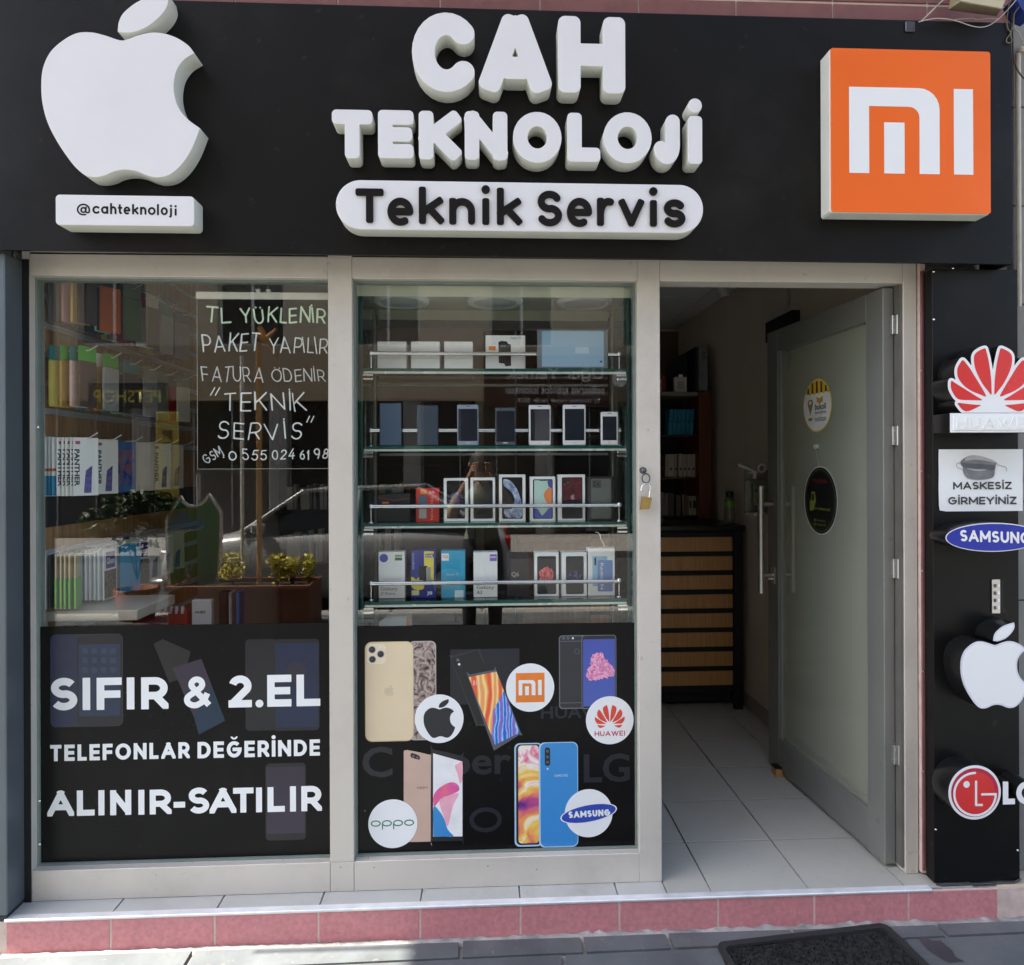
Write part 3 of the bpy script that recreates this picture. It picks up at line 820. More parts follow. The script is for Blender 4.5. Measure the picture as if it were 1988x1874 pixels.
# gold phone pair
GOLDP = mat('print_gold', (.74,.60,.40), .35, 0, .05, 5); DKP = mat('print_dark', (.018,.018,.022), .3, 0, .1, 5); RIM = mat('print_rim', (.45,.42,.40), .3, 0, .05, 5)
pr('printed_phone', (388,555,177,778), 32, RIM, 1, wf2)
pr('printed_phone', (388,550,183,772), 30, ramp_print('petal_print', [(.01,.008,.008),(.10,.07,.06),(.30,.22,.19),(.52,.42,.38),(.06,.045,.04)], 22, 3.0), 1.4, wf2)
pr('printed_phone', (123,418,180,786), 42, mat('print_gold_rim', (.60,.47,.28), .3), 2, wf2)
pr('printed_phone', (128,414,185,781), 39, GOLDP, 2.4, wf2)
pr('printed_camera', (136,250,194,316), 26, mat('print_gold_pale', (.80,.69,.50), .3), 3, wf2)
for x, y in ((166,229),(168,288),(218,256)):
    pc('printed_lens', x, y, 22, mat('print_lens_rim', (.38,.33,.28), .3), 3.4, wf2); pc('printed_lens', x, y, 18, DKP, 3.8, wf2); pc('printed_lens', x-3, y-3, 7, mat('print_lens_blue', (.05,.05,.14), .3), 4.2, wf2)
pc('printed_lens', 216, 213, 7, mat('print_flash', (.85,.8,.7), .3), 3.4, wf2)
# apple outlines traced from the large sign (enlargement sA)
AP_BODY = [(690,232),(600,203),(520,186),(440,192),(360,235),(290,300),(248,390),(237,490),(245,600),(275,710),(325,810),(380,895),(435,965),(490,1010),(540,1022),(600,1013),(660,988),(725,978),(790,988),(850,1012),(905,1023),(965,1012),(1015,980),(1065,925),(1112,845),(1153,740),(1085,690),(1037,635),(1009,565),(1002,485),(1018,405),(1060,345),(1120,306),(1085,262),(1025,222),(955,196),(880,188),(800,203),(738,226)]
AP_LEAF = [(678,181),(684,130),(706,82),(752,38),(805,4),(870,-22),(962,-45),(970,10),(948,62),(905,110),(850,152),(785,180),(725,189)]
AP_CUSP = (25, 32)
def apple(x0, x1, z0, z1, leafcut=True):
    """both outlines scaled into a box (body and leaf)"""
    X0, X1, Y0, Y1 = 237, 1153, -45, 1023
    T = lambda p: (x0 + (p[0]-X0)/(X1-X0)*(x1-x0), z1 - (p[1]-Y0)/(Y1-Y0)*(z1-z0))
    return [T(p) for p in smooth(AP_BODY, AP_CUSP, 4)], [T(p) for p in smooth(AP_LEAF, (0, 6), 4)]
def badge(x, y): pc('printed_badge', x, y, 147, WHITEV, 3.2, wf2, n=56)
badge(573, 648)
b_, l_ = apple(*R(sQ, 478, 670, 530, 764, YF)); shape('printed_logo', [b_], DKP, YF-.0016, 0, wf2); shape('printed_logo', [l_], DKP, YF-.0016, 0, wf2)
b_, l_ = apple(*R(sQ, 240, 300, 445, 512, YF)); GA = mat('print_gold_deep', (.66,.54,.36), .2)
shape('printed_logo', [b_], GA, YF-.0012, 0, wf2); shape('printed_logo', [l_], GA, YF-.0012, 0, wf2)
# tilted black pair with a flame screen
prt('printed_phone', smooth([(641,280),(655,265),(805,228),(822,236),(860,360),(905,660),(805,690),(793,680),(715,470)], (), 2), mat('print_grey', (.03,.03,.033), .3), 1, wf2)
prt('printed_phone', [(646,282),(806,234),(862,352),(905,655),(808,684),(720,470)], mat('print_charcoal', (.012,.012,.013), .3), 1.5, wf2)
prt('printed_lens', smooth([(672,285),(684,275),(700,285),(715,330),(712,350),(700,350),(684,325)], (), 3), DKP, 2, wf2); pc('printed_lens', 694, 318, 7, WHITEV, 2.3, wf2); pc('printed_lens', 686, 292, 9, mat('print_grey2', (.12,.12,.13), .3), 2.3, wf2)
prt('printed_phone', smooth([(748,392),(762,380),(905,352),(922,360),(1064,722),(1060,745),(925,830),(905,836),(890,800)], (), 2), mat('print_rim_dark', (.10,.10,.12), .3), 2.6, wf2)
flame = ramp_print('flame_print', [(.80,.10,.06),(.88,.30,.06),(.95,.62,.16),(.93,.75,.35),(.85,.35,.12)], 5, 7.0, stretch=(1.6,1,.5), kind='wave', detail=3)
frost = ramp_print('blue_swirl_print', [(.02,.12,.55),(.04,.35,.85),(.55,.70,.95),(.05,.25,.75),(.30,.12,.45)], 7, 9.0, stretch=(1.6,1,.8), kind='wave', detail=4)
prt('printed_screen', [(752,396),(920,362),(965,480),(900,600),(895,740),(886,742)], flame, 3, wf2)
prt('printed_screen', [(965,480),(1058,722),(1052,738),(912,806),(886,742),(895,740),(900,600)], frost, 3, wf2)
X0, X1, Z0, Z1 = R(sQ, 778, 822, 415, 445, YF); text('816', X0, X1, Z0, Z1, mat('print_pale', (.9,.6,.55), .3), YF-.0014, wf2)
badge(1125, 459)
def mi_mark(x0, x1, z0, z1):
    """the m and i strokes as polygons inside the box"""
    w, h = x1-x0, z1-z0; T = lambda u, v: (x0+u*w, z1-v*h)
    r1 = .165; r2 = .085
    m_ = [T(0,0), T(.563,0)] + [T(.563+r1*math.sin(rad(a)), r1*1.47*(1-math.cos(rad(a)))) for a in range(15, 91, 15)] + [T(.728,1), T(.565,1)]
    m_ += [T(.565-r2+r2*math.cos(rad(a)), .22+r2*1.47*(1-math.sin(rad(a)))) for a in range(0, 91, 15)] + [T(.160,.22), T(.160,1), T(0,1)]
    return [m_, [T(.280,.405), T(.445,.405), T(.445,1), T(.280,1)], [T(.843,0), T(1,0), T(1,1), T(.843,1)]]
pr('printed_logo', (1038,1212,370,548), 2, mat('print_orange', (.82,.22,.03), .3), 3.6, wf2)
for p in mi_mark(*R(sQ, 1055, 1195, 413, 505, YF)): shape('printed_logo', [p], WHITEV, YF-.0017, 0, wf2)
# black and blue pair
pr('printed_phone', (1300,1470,142,588), 20, mat('print_steel', (.16,.165,.19), .3), 1, wf2); pr('printed_phone', (1306,1466,148,582), 18, mat('print_coal', (.028,.028,.034), .3, 0, .15, 9), 1.5, wf2)
for yy in (178, 552): pr('printed_phone', (1308,1440,yy-1.5,yy+1.5), 1, mat('print_steel', (.16,.165,.19)), 1.8, wf2)
for x in (1328,1355,1384): pc('printed_lens', x, 160, 9 if x < 1380 else 6, mat('print_grey2', (.12,.12,.13)) if x < 1380 else WHITEV, 2, wf2)
pc('printed_lens', 1409, 240, 17, mat('print_grey2', (.12,.12,.13)), 2, wf2); pc('printed_lens', 1409, 240, 14, mat('print_coal', (.03,.03,.03)), 2.2, wf2)
pr('printed_phone', (1437,1648,140,588), 20, mat('print_steel', (.16,.165,.19)), 2.4, wf2)
pr('printed_phone', (1441,1644,144,583), 18, DKP, 2.6, wf2)
def grad(name, top, bot, z0, z1, noise=.15):
    if name in MATS: return MATS[name]
    m = mat(name, top, .3, 0, .02); n, l = m.node_tree.nodes, m.node_tree.links
    tc = n.new('ShaderNodeTexCoord'); sp = n.new('ShaderNodeSeparateXYZ'); mr = n.new('ShaderNodeMapRange'); rp = n.new('ShaderNodeValToRGB')
    l.new(tc.outputs['Generated'], sp.inputs[0]); l.new(sp.outputs['Z'], mr.inputs['Value'])
    mr.inputs['From Min'].default_value = z0; mr.inputs['From Max'].default_value = z1
    rp.color_ramp.elements[0].color = (*bot, 1); rp.color_ramp.elements[1].color = (*top, 1)
    l.new(mr.outputs[0], rp.inputs[0]); l.new(rp.outputs[0], n['Principled BSDF'].inputs['Base Color'])
    return m
pr('printed_screen', (1446,1640,165,572), 4, grad('blue_screen_print', (.05,.06,.36), (.14,.28,.62), 0, 1), 3, wf2)
random.seed(3)
cloud = ramp_print('pink_cloud_print', [(.72,.10,.32),(.90,.45,.62),(.55,.10,.30),(.95,.70,.80)], 30, 3.0)
cp = []
for k in range(46):
    a = 2*math.pi*k/46; q = 78 + 17*math.sin(3*a+.5) + random.uniform(-9, 9)
    cp.append((1548 + q*math.cos(a), 340 + q*.98*math.sin(a)*(1 if math.sin(a) < 0 else 1.05)))
prt('printed_screen', cp, cloud, 3.4, wf2)
badge(1608, 657)
HP = [[(860,215),(790,240),(710,290),(675,350),(672,440),(690,550),(740,680),(820,830),(900,935),(974,1022),(978,900),(968,720),(940,500),(905,330),(880,240)],
      [(475,420),(420,490),(385,570),(383,660),(400,730),(450,810),(530,890),(640,960),(760,1010),(882,1052),(830,940),(760,820),(680,690),(600,560),(530,470)],
      [(280,780),(268,860),(280,930),(320,1010),(370,1075),(430,1108),(560,1115),(690,1116),(817,1113),(700,1040),(560,950),(430,870),(350,820)],
      [(390,1165),(420,1220),(470,1280),(530,1308),(600,1300),(680,1265),(740,1235),(792,1203),(700,1194),(600,1185),(490,1172)]]
HP += [[(2006-x, y) for x, y in p][::-1] for p in HP]
def petals(x0, x1, z0, z1):
    T = lambda p: (x0 + (p[0]-268)/(1738-268)*(x1-x0), z1 - (p[1]-215)/(1308-215)*(z1-z0))
    return [[T(q) for q in smooth(p, (), 2)] for p in HP]
for p in petals(*R(sQ, 1517, 1698, 565, 703, YF)): shape('printed_logo', [p], mat('print_red', (.74,.07,.04), .3), YF-.0017, 0, wf2)
X0, X1, Z0, Z1 = R(sQ, 1516, 1700, 722, 752, YF); shape('lettering', line_polys('HUAWEI', X0, X1, Z0, Z1, m2(5.5), 'sharp'), mat('print_crimson', (.55,.03,.06), .3), YF-.0017, 0, wf2)
# rose gold pair with white screen
prt('printed_phone', smooth([(358,850),(378,838),(520,868),(524,880),(524,1390),(518,1394),(365,1396),(358,1380)], (0,), 2), mat('print_rose', (.58,.40,.32), .3, 0, .04), 1, wf2)
prt('printed_lens', smooth([(400,862),(412,857),(450,872),(456,885),(450,897),(410,886),(400,878)], (), 3), DKP, 1.6, wf2); pc('printed_lens', 416, 876, 8, mat('print_grey2', (.12,.12,.13)), 2, wf2); pc('printed_lens', 440, 884, 8, mat('print_grey2', (.12,.12,.13)), 2, wf2)
prt('printed_phone', smooth([(524,845),(536,834),(705,872),(718,885),(718,1375),(708,1388),(530,1392),(522,1380)], (), 2), DKP, 2, wf2)
prt('printed_screen', [(536,858),(714,908),(714,1362),(536,1364)], mat('print_screen_white', (.84,.83,.84), .3), 2.6, wf2)
prt('printed_screen', smooth([(538,1120),(560,1080),(620,1040),(665,1035),(690,1055),(692,1085),(640,1110),(590,1130),(545,1180),(538,1160)], (), 3), ramp_print('blob_print', [(.95,.75,.05),(.90,.25,.10),(.75,.10,.35),(.88,.35,.50)], 7, 1, stretch=(1,1,1)), 3, wf2)
prt('printed_screen', smooth([(590,1130),(690,1100),(655,1180),(625,1300),(600,1240),(575,1160)], (), 3), mat('print_blush', (.85,.42,.52), .3), 3.2, wf2)
prt('printed_screen', smooth([(538,1185),(575,1210),(605,1260),(625,1320),(660,1362),(600,1363),(538,1363)], (5, 6), 3), grad('azure_print', (.05,.45,.80), (.03,.03,.35), 0, 1), 3.4, wf2)
prt('printed_screen', smooth([(690,920),(714,912),(714,1010),(700,1040),(685,985),(668,935)], (), 3), mat('print_blush', (.85,.42,.52)), 3, wf2)
X0, X1, Z0, Z1 = R(sQ, 438, 505, 1060, 1078, YF); text('oppo', X0, X1, Z0, Z1, mat('print_grey3', (.25,.18,.15)), YF-.001, wf2)
badge(292, 1285)
X0, X1, Z0, Z1 = R(sQ, 156, 426, 1262, 1318, YF)
gp = []; stems = []
for k, ch in enumerate('oppo'):
    a = X0 + (X1-X0)*k/4+ m2(2); b = X0 + (X1-X0)*(k+1)/4 - m2(5); zz0 = Z0 + (Z1-Z0)*.32
    gp += [ell((a+b)/2, (zz0+Z1)/2, (b-a)/2, (Z1-zz0)/2, 28), ell((a+b)/2, (zz0+Z1)/2, (b-a)/2-m2(7), (Z1-zz0)/2-m2(6.5), 28)[::-1]] if ch == 'o' else []
    if ch == 'p':
        gp += [ell((a+b)/2, (zz0+Z1)/2, (b-a)/2, (Z1-zz0)/2, 28), ell((a+b)/2, (zz0+Z1)/2, (b-a)/2-m2(7), (Z1-zz0)/2-m2(6.5), 28)[::-1]]; stems.append(rrect(a+m2(.3), a+m2(6.6), Z0, (zz0+Z1)/2, .0003))
for q_ in stems: shape('lettering', [q_], mat('print_green', (.015,.17,.075), .3), YF-.00185, 0, wf2)
shape('lettering', gp, mat('print_green', (.015,.17,.075), .3), YF-.0017, 0, wf2)
# violet and blue pair
pr('printed_phone', (1030,1200,796,1424), 32, mat('print_icy', (.42,.62,.80), .3), 1, wf2); pr('printed_phone', (1040,1195,803,1414), 28, DKP, 1.4, wf2)
pr('printed_screen', (1053,1178,810,1404), 22, ramp_print('paint_print', [(.10,.03,.22),(.55,.08,.25),(.85,.25,.12),(.92,.60,.10),(.90,.85,.82),(.80,.12,.22),(.35,.70,.65)], 8, 1.4), 1.8, wf2)
pr('printed_phone', (1178,1416,790,1428), 36, mat('print_icy', (.42,.62,.80)), 2.4, wf2); pr('printed_phone', (1188,1412,795,1421), 34, grad('blue_back_print', (.06,.30,.62), (.025,.20,.60), 0, 1), 2.8, wf2)
pr('printed_lens', (1214,1246,822,934), 15, DKP, 3.2, wf2)
for yy in (845, 880, 912): pc('printed_lens', 1230, yy, 9, mat('print_grey2', (.12,.12,.13)), 3.5, wf2)
pc('printed_lens', 1231, 952, 5, WHITEV, 3.2, wf2)
X0, X1, Z0, Z1 = R(sQ, 1273, 1354, 984, 1000, YF); text('SAMSUNG', X0, X1, Z0, Z1, mat('print_icy', (.5,.7,.8)), YF-.0015, wf2, .02)
badge(1480, 1221)
c = at(*sQ(1480, 1222), YF)
for k, (a, b_, mm) in enumerate(((176, 56, WHITEV), (168, 50, mat('print_royal', (.03,.07,.42), .3)))):
    shape('printed_logo', rot2([ell(c[0], c[1], m2(a), m2(b_), 48)], c, 9), mm, YF-.0017-.0002*k, 0, wf2)
X0, X1, Z0, Z1 = R(sQ, 1357, 1610, 1203, 1243, YF); shape('lettering', rot2(line_polys('SAMSUNG', X0, X1, Z0, Z1, m2(11), 'sharp', gap=.12), c, 2), WHITEV, YF-.0022, 0, wf2)
# faded prints on the left film
pr('ghost_print', (148,590,135,697), 34, mat('ghost_rim', (.020,.022,.034), .3), .5, wf1, sP); pr('ghost_print', (150,318,140,693), 30, ghost2, .7, wf1, sP)
pr('ghost_print', (312,585,140,692), 30, mat('ghost_dark', (.009,.009,.012), .3), .8, wf1, sP); pr('ghost_print', (322,572,196,632), 3, mat('ghost_screen', (.014,.026,.060), .3, 0, .2), .9, wf1, sP)
for i in range(4):
    for j in range(3): pr('ghost_print', (342+57*i,375+57*i,220+58*j,254+58*j), 8, mat('ghost_icon', (.035,.042,.068), .3), .95, wf1, sP)
prt('ghost_print', [(775,195),(830,165),(1000,240),(960,400),(870,430),(830,330)], mat('ghost_dark2', (.011,.010,.012), .3), .5, wf1, f=sP)
prt('ghost_print', [(890,340),(1065,285),(1130,450),(1020,640)], ghost3, .7, wf1, f=sP); prt('ghost_print', [(1130,450),(1210,660),(1050,745),(1020,640)], mat('ghost_print_azure', (.006,.024,.052), .3, 0, .2), .8, wf1, f=sP)
pr('ghost_print', (1333,1520,165,720), 24, mat('ghost_dark', (.02,.02,.02)), .6, wf1, sP); pr('ghost_print', (1500,1782,165,720), 24, mat('ghost_dark', (.02,.02,.02)), .65, wf1, sP); pr('ghost_print', (1515,1776,190,700), 3, ghost2, .8, wf1, sP)
pc('ghost_print', 1640, 365, 60, ghost3, .9, wf1, f=sP)
pr('ghost_print', (1455,1700,918,1385), 24, mat('ghost_dark', (.02,.02,.02)), .6, wf1, sP); pr('ghost_print', (1460,1692,940,1345), 3, ghost3, .8, wf1, sP)

# ================================================================ fascia signboard with its raised lettering
SY, LY = -.15, -.220
bx0 = -2.3; bx1 = at(1965, 300, SY)[0]; sz0 = 2.196; sz1 = 3.03
sb = empty('signboard', (-.2, SY, sz0), 'long black fascia signboard above the shop windows and doorway', 'signboard')
def shear_board():
    z00, z01 = at(0, 485, SY)[1], at(1965, 513, SY)[1]
    t00, t01 = at(0, -8, SY)[1], at(1960, 45, SY)[1]
    x0, x1 = at(0, 485, SY)[0], at(1965, 513, SY)[0]
    f = lambda a, b, x: a + (b-a)*(x-x0)/(x1-x0)
    return [(bx0, f(z00, z01, bx0)), (x1, z01), (x1, t01), (bx0, f(t00, t01, bx0))]
bp = shear_board()
MB().prism(bp, SY, SY+.012).build('panel', BOARD, sb)
zt = max(p[1] for p in bp); zb = min(p[1] for p in bp)
b = MB(); b.box(bx1-.014, bx1-.0005, SY+.0125, -.012, bp[1][1], bp[2][1]-.002); b.box(bx0, bx1-.015, SY+.0125, -.012, zt-.035, zt-.012); b.build('return_edge', BOARD, sb)
bbx(1.458, 1.492, SY-.006, SY+.02, 2.965, 3.0, .002).build('bracket', DARKM, sb)
for x in (-1.1, .3, 1.3): MB().box(x, x+.03, SY+.0125, -.011, 2.45, 2.48).build('spacer', DARKM, sb)

ml = [WHITE, WSIDE]
tl = empty('channel_lettering', (.12, SY, 2.55), 'large raised white block letters CAH on the black signboard', 'sign letters')
wS = lambda n: n/2.376*(2.40+LY+.0)/1307
def chan(spec, f, w, par, name='letter', depth=abs(LY-SY)-.002, style='soft', bevel=.0012):
    for ch, x0, x1, ya, yb in spec:
        X0, X1, Z0, Z1 = R(f, x0, x1, ya, yb, LY)
        polys = glyph_in(ch, X0, X1, Z0, Z1, w, style)
        me = fill_mesh(name, polys, depth, bevel); me.materials.clear(); me.transform(Matrix.Translation((0, LY+depth, 0)))
        me.transform(wmat(par).inverted()); link(name, me, ml, par)
        for p in me.polygons: p.material_index = 0 if p.normal.y < -.6 else 1
chan([('C',508,800,57,425),('A',820,1150,66,427),('H',1184,1493,76,430)], sB, wS(104), tl)
t2 = empty('channel_lettering', (.12, SY, 2.40), 'raised white letters TEKNOLOJİ in the second row of the black signboard', 'sign letters')
chan([('T',139,326,506,731),('E',352,516,508,731),('K',540,735,512,737),('N',752,949,514,739),('O',975,1199,516,752),('L',1226,1378,521,747),('O',1392,1615,518,754),('J',1624,1745,528,758),('I',1783,1846,535,757)], sB, wS(67), t2)
c = at(*sB(1815, 487), LY); o = shape('letter', [ell(c[0], c[1], wS(33), wS(34), 30)], ml, LY+.068, .068, t2, .0025)
for p in o.data.polygons: p.material_index = 0 if p.normal.y < -.6 else 1
def twoface(o, a=0, b=1):
    for p in o.data.polygons: p.material_index = a if p.normal.y < -.6 else b
# pill with Teknik Servis
pl = empty('pill_sign', (.12, SY, 2.23), 'white pill-shaped raised sign reading Teknik Servis in black letters', 'raised sign')
A, B = at(*sB(157, 940), LY), at(*sB(1853, 965), LY); za = at(*sB(1000, 841), LY)[1]; zb_ = at(*sB(1000, 1068), LY)[1]
o = shape('body', [rrect(A[0], B[0], zb_, za, .2, 14)], ml, LY+.068, .068, pl, .003); twoface(o)
BLK = mat('black_letter_acrylic', (.007,.006,.007), .3, 0, .15, 9, spec=.25)
yk = LY-.005
for ch, x0, x1, ya, yb in [('T',248,378,870,1028),('e',395,515,912,1041),('k',540,657,862,1033),('n',680,800,914,1036),('i',828,870,855,1037),('k',900,1017,867,1038),
    ('S',1085,1203,880,1044),('e',1223,1340,913,1047),('r',1362,1446,913,1042),('v',1462,1580,918,1044),('i',1600,1645,864,1045),('s',1668,1772,920,1049)]:
    X0, X1, Z0, Z1 = R(sB, x0, x1, ya, yb, yk)
    shape('letter', glyph_in(ch, X0, X1, Z0, Z1, wS(33), 'soft'), BLK, LY-.0005, .006, pl, .0008)
# big apple sign, made of body and leaf
ap = empty('fruit_logo_sign', (-1.13, SY, 2.38), 'raised white bitten apple logo with leaf on the signboard', 'logo sign')
T_ = lambda p: at(*sA(*p), LY)
o = shape('body', [[T_(p) for p in smooth(AP_BODY, AP_CUSP, 5)]], ml, LY+.068, .068, ap, .001); twoface(o)
o = shape('leaf', [[T_(p) for p in smooth(AP_LEAF, (0, 6), 5)]], ml, LY+.068, .068, ap, .001); twoface(o)
WARM = mat('warm_white_film', (.90,.84,.80), .3, 0, .02)
# handle plate
hp = empty('handle_plate_sign', (-1.13, SY, 2.27), 'small white box sign lettered @cahteknoloji under the apple logo', 'raised sign')
X0, X1, Z0, Z1 = R(sA, 320, 1120, 1127, 1302, LY)
o = shape('body', [rrect(X0, X1, Z0, Z1, .013)], ml, LY+.068, .068, hp, .002); twoface(o)
X0, X1, Z0, Z1 = R(sA, 443, 1022, 1185, 1243, LY)
wq = lambda n: n/2.970*(2.40+LY)/1307
spec = [('@',443,520,1175,1244),('c',533,575,1188,1234),('a',583,625,1190,1234),('h',635,672,1172,1236),('t',680,707,1178,1236),('e',713,752,1192,1238),('k',762,800,1178,1238),
        ('n',808,845,1194,1240),('o',853,898,1195,1241),('l',905,917,1178,1242),('o',927,968,1196,1242),('j',972,993,1182,1256),('i',1006,1020,1184,1244)]
pol = []
for ch, x0, x1, ya, yb in spec: pol += glyph_in(ch, *R(sA, x0, x1, ya, yb, LY), wq(11 if ch != '@' else 9), 'soft')
shape('lettering', pol, BLK, LY-.0006, 0, hp)
# orange square logo box
mb = empty('square_logo_sign', (1.25, SY, 2.33), 'orange square box sign with white mi mark on the signboard', 'logo sign')
qb = [at(*sC(*p), LY) for p in ((608,290),(1602,328),(1604,1336),(605,1316))]
X0, X1 = (qb[0][0]+qb[3][0])/2, (qb[1][0]+qb[2][0])/2; Z1, Z0 = (qb[0][1]+qb[1][1])/2, (qb[2][1]+qb[3][1])/2
MB().bbox(X0, X1, LY+.0015, SY-.001, Z0, Z1, .006).build('body', WSIDE, mb)
shape('face', [rrect(X0+.001, X1-.001, Z0+.001, Z1-.001, .009)], ORANGE, LY+.001, .002, mb, .0006)
for p in mi_mark(*R(sC, 722, 1492, 549, 1082, LY)): shape('mark', [p], WHITEV, LY-.0016, 0, mb)

# ---------------------------------------------------------------- lamp, cables and pipe at the top right corner
fy = -.20
fd = empty('floodlight_housing', (1.74, fy, 3.05), 'beige box-shaped lamp housing hanging above the signboard corner', 'lamp housing')
S2 = lambda x, y: ((2160+x/9.204)*.8367, y/9.204*.8367)
b = MB(); fr_ = [at(*S2(*p), fy) for p in ((620,45),(1500,200),(1640,-60),(740,-190))]
bk = [at(*S2(*p), fy+.10) for p in ((370,215),(1400,350),(1690,-140),(470,-290))]
V = [(x, fy, z) for x, z in fr_] + [(x, fy+.10, z) for x, z in bk]
b.add(V, [(0,1,2,3), (0,4,5,1), (1,5,6,2), (2,6,7,3), (3,7,4,0), (7,6,5,4)]); b.build('housing', mat('aged_beige_plastic', (.34,.29,.17), .45, 0, .1, 8, .1), fd)
b = MB(); q = [at(*S2(*p), fy-.004) for p in ((625,30),(1510,185),(1600,-50),(750,-180))]; V = [(x, fy-.006, z) for x, z in q] + [(x, fy-.0005, z) for x, z in q]
b.add(V, [(0,1,2,3),(0,4,5,1),(1,5,6,2),(2,6,7,3),(3,7,4,0),(7,6,5,4)]); b.build('lens_cover', mat('aged_lens', (.52,.46,.32), .2, 0, .06), fd)
MB().tube([(1.75, -.11, 3.10), (1.75, -.05, 3.20), (1.75, -.004, 3.22)], .011, 8).build('arm', DARKM, fd)
CAB = mat('white_cable', (.50,.46,.40), .6, 0, .1, 9); CABD = mat('dark_cable', (.045,.04,.03), .6, 0, .1, 9)
def cable(pts, y, r, m_, lab, n=5):
    p = [Vector((at(*S2(x, yy), y if not isinstance(y, list) else y[i])[0], (y if not isinstance(y, list) else y[i]), at(*S2(x, yy), (y if not isinstance(y, list) else y[i]))[1])) for i, (x, yy) in enumerate(pts)]
    out = []
    for i in range(len(p)-1):
        p0 = p[max(0, i-1)]; p1 = p[i]; p2 = p[i+1]; p3 = p[min(len(p)-1, i+2)]
        for k in range(n):
            t = k/n; out.append(.5*((2*p1) + (p2-p0)*t + (2*p0-5*p1+4*p2-p3)*t*t + (p3-p0+3*p1-3*p2)*t**3))
    out.append(p[-1])
    return tag(MB().tube(out, r, 7).build('cable', m_), lab, 'cable', 'cables round the signboard corner')
cable([(-260,470),(-60,420),(150,395),(420,420),(640,480),(860,555),(1060,585),(1250,540),(1450,400),(1650,200),(1820,0),(1900,-120)], -.175, .0016, CAB, 'pale cable sagging in front of the signboard top corner')
cable([(500,425),(850,395),(1000,420),(1200,400),(1450,415)], -.135, .0018, CAB, 'short pale cable lying along the signboard top edge')
cable([(1680,-60),(1650,200),(1620,420),(1640,600),(1700,700),(1620,830),(1620,900),(1680,920),(1730,870),(1700,720),(1760,540),(1780,300),(1880,150),(1860,60),(1760,-40)], -.155, .0018, mat('olive_cable', (.16,.14,.08), .6), 'olive cable looping down past the end of the signboard')
cable([(1740,-60),(1730,300),(1745,700),(1755,1100),(1780,1320),(1850,1500),(1950,1640),(2060,1740)], -.125, .0024, CABD, 'dark cable running down beside the white pipe')
cable([(1790,230),(1795,400),(1800,620),(1870,700),(1960,900),(2040,1000)], -.05, .0020, CAB, 'pale cable bent round the pipe clamp')
xp = at(1977, 300, -.045)[0]
pp = empty('downpipe', (xp, -.045, 2.2), 'slim white pipe running down the wall past the signboard end', 'pipe')
MB().tube([(xp, -.045, 2.05), (xp, -.045, 2.965)], .0085, 10).build('pipe', mat('aged_white_pipe', (.62,.56,.47), .5, 0, .15, 14), pp)
MB().lathe([(.013,0),(.015,.012),(.011,.02)], (xp+.008, -.05, 2.965), 'Z', 12).build('clamp', mat('aged_white_pipe', (.6,.5,.4)), pp)
bl = tag(MB().prism([at(*S2(*p), -.16) for p in ((1820,-60),(1900,130),(1988,250),(2200,330),(2200,-80))], -.16, -.10).build('blue_awning', mat('blue_tarpaulin', (.012,.035,.21), .55, 0, .1)), 'corner of a blue awning above the cables', 'awning')
rod = tag(MB().tube([(*at(*S2(270,-5), -.06)[:1], -.06, at(*S2(270,-5), -.06)[1]), (at(*S2(-230,480), -.10)[0], -.10, at(*S2(-230,480), -.10)[1])], .0028, 6).build('stay_rod', mat('aged_white_pipe', (.6,.5,.4))), 'thin pale stay rod reaching down to the signboard bracket', 'rod')

# ================================================================ right pillar box with its brand signs
PY = -.10
px0, px1 = 1.586, at(1978, 1100, PY)[0]
ps = empty('pillar_box', ((px0+px1)/2, PY, .0), 'tall black panelled box beside the doorway carrying phone brand signs', 'pillar box')
pz0, pz1 = .006, 2.168
MB().bbox(px0, px1, PY, -.055, pz0, pz1, .0015).build('panel', BOARD, ps)
b = MB(); b.prism([(px0+.0005, pz0+.03), (px0+.0005, 2.165), (px1-.0005, 2.165), (px1-.0005, pz0+.03)], -.0548, -.001); b.build('body', MATT, ps)
for x, y in ((1795, 1140), (1783, 640), (1790, 1300)): pass
for sx, sy in ((2124,741),(2129,1927),(2362,1974),(2166,630),(2212,622)):
    x, z = at(sx*.8367, sy*.8367, PY-.001); MB().lathe([(0,-.0022),(.003,-.0018),(.004,.0)], (max(x, px0+.006), PY, z), 'Y', 10).build('screw', CHROME, ps)
lp = MB(); lp.tube([(px0+.005,PY-.002,.0045),(px0+.02,PY-.006,.001),(px1-.03,PY-.006,.003),(px1,PY-.002,.012)], .004, 7); lp.build('bottom_lip', DARKM, ps)
PL = PY-.085
BSIDE = mat('black_sign_side', (.010,.010,.010), .3, 0, .2, 9)
pb = [WHITEV, BSIDE]
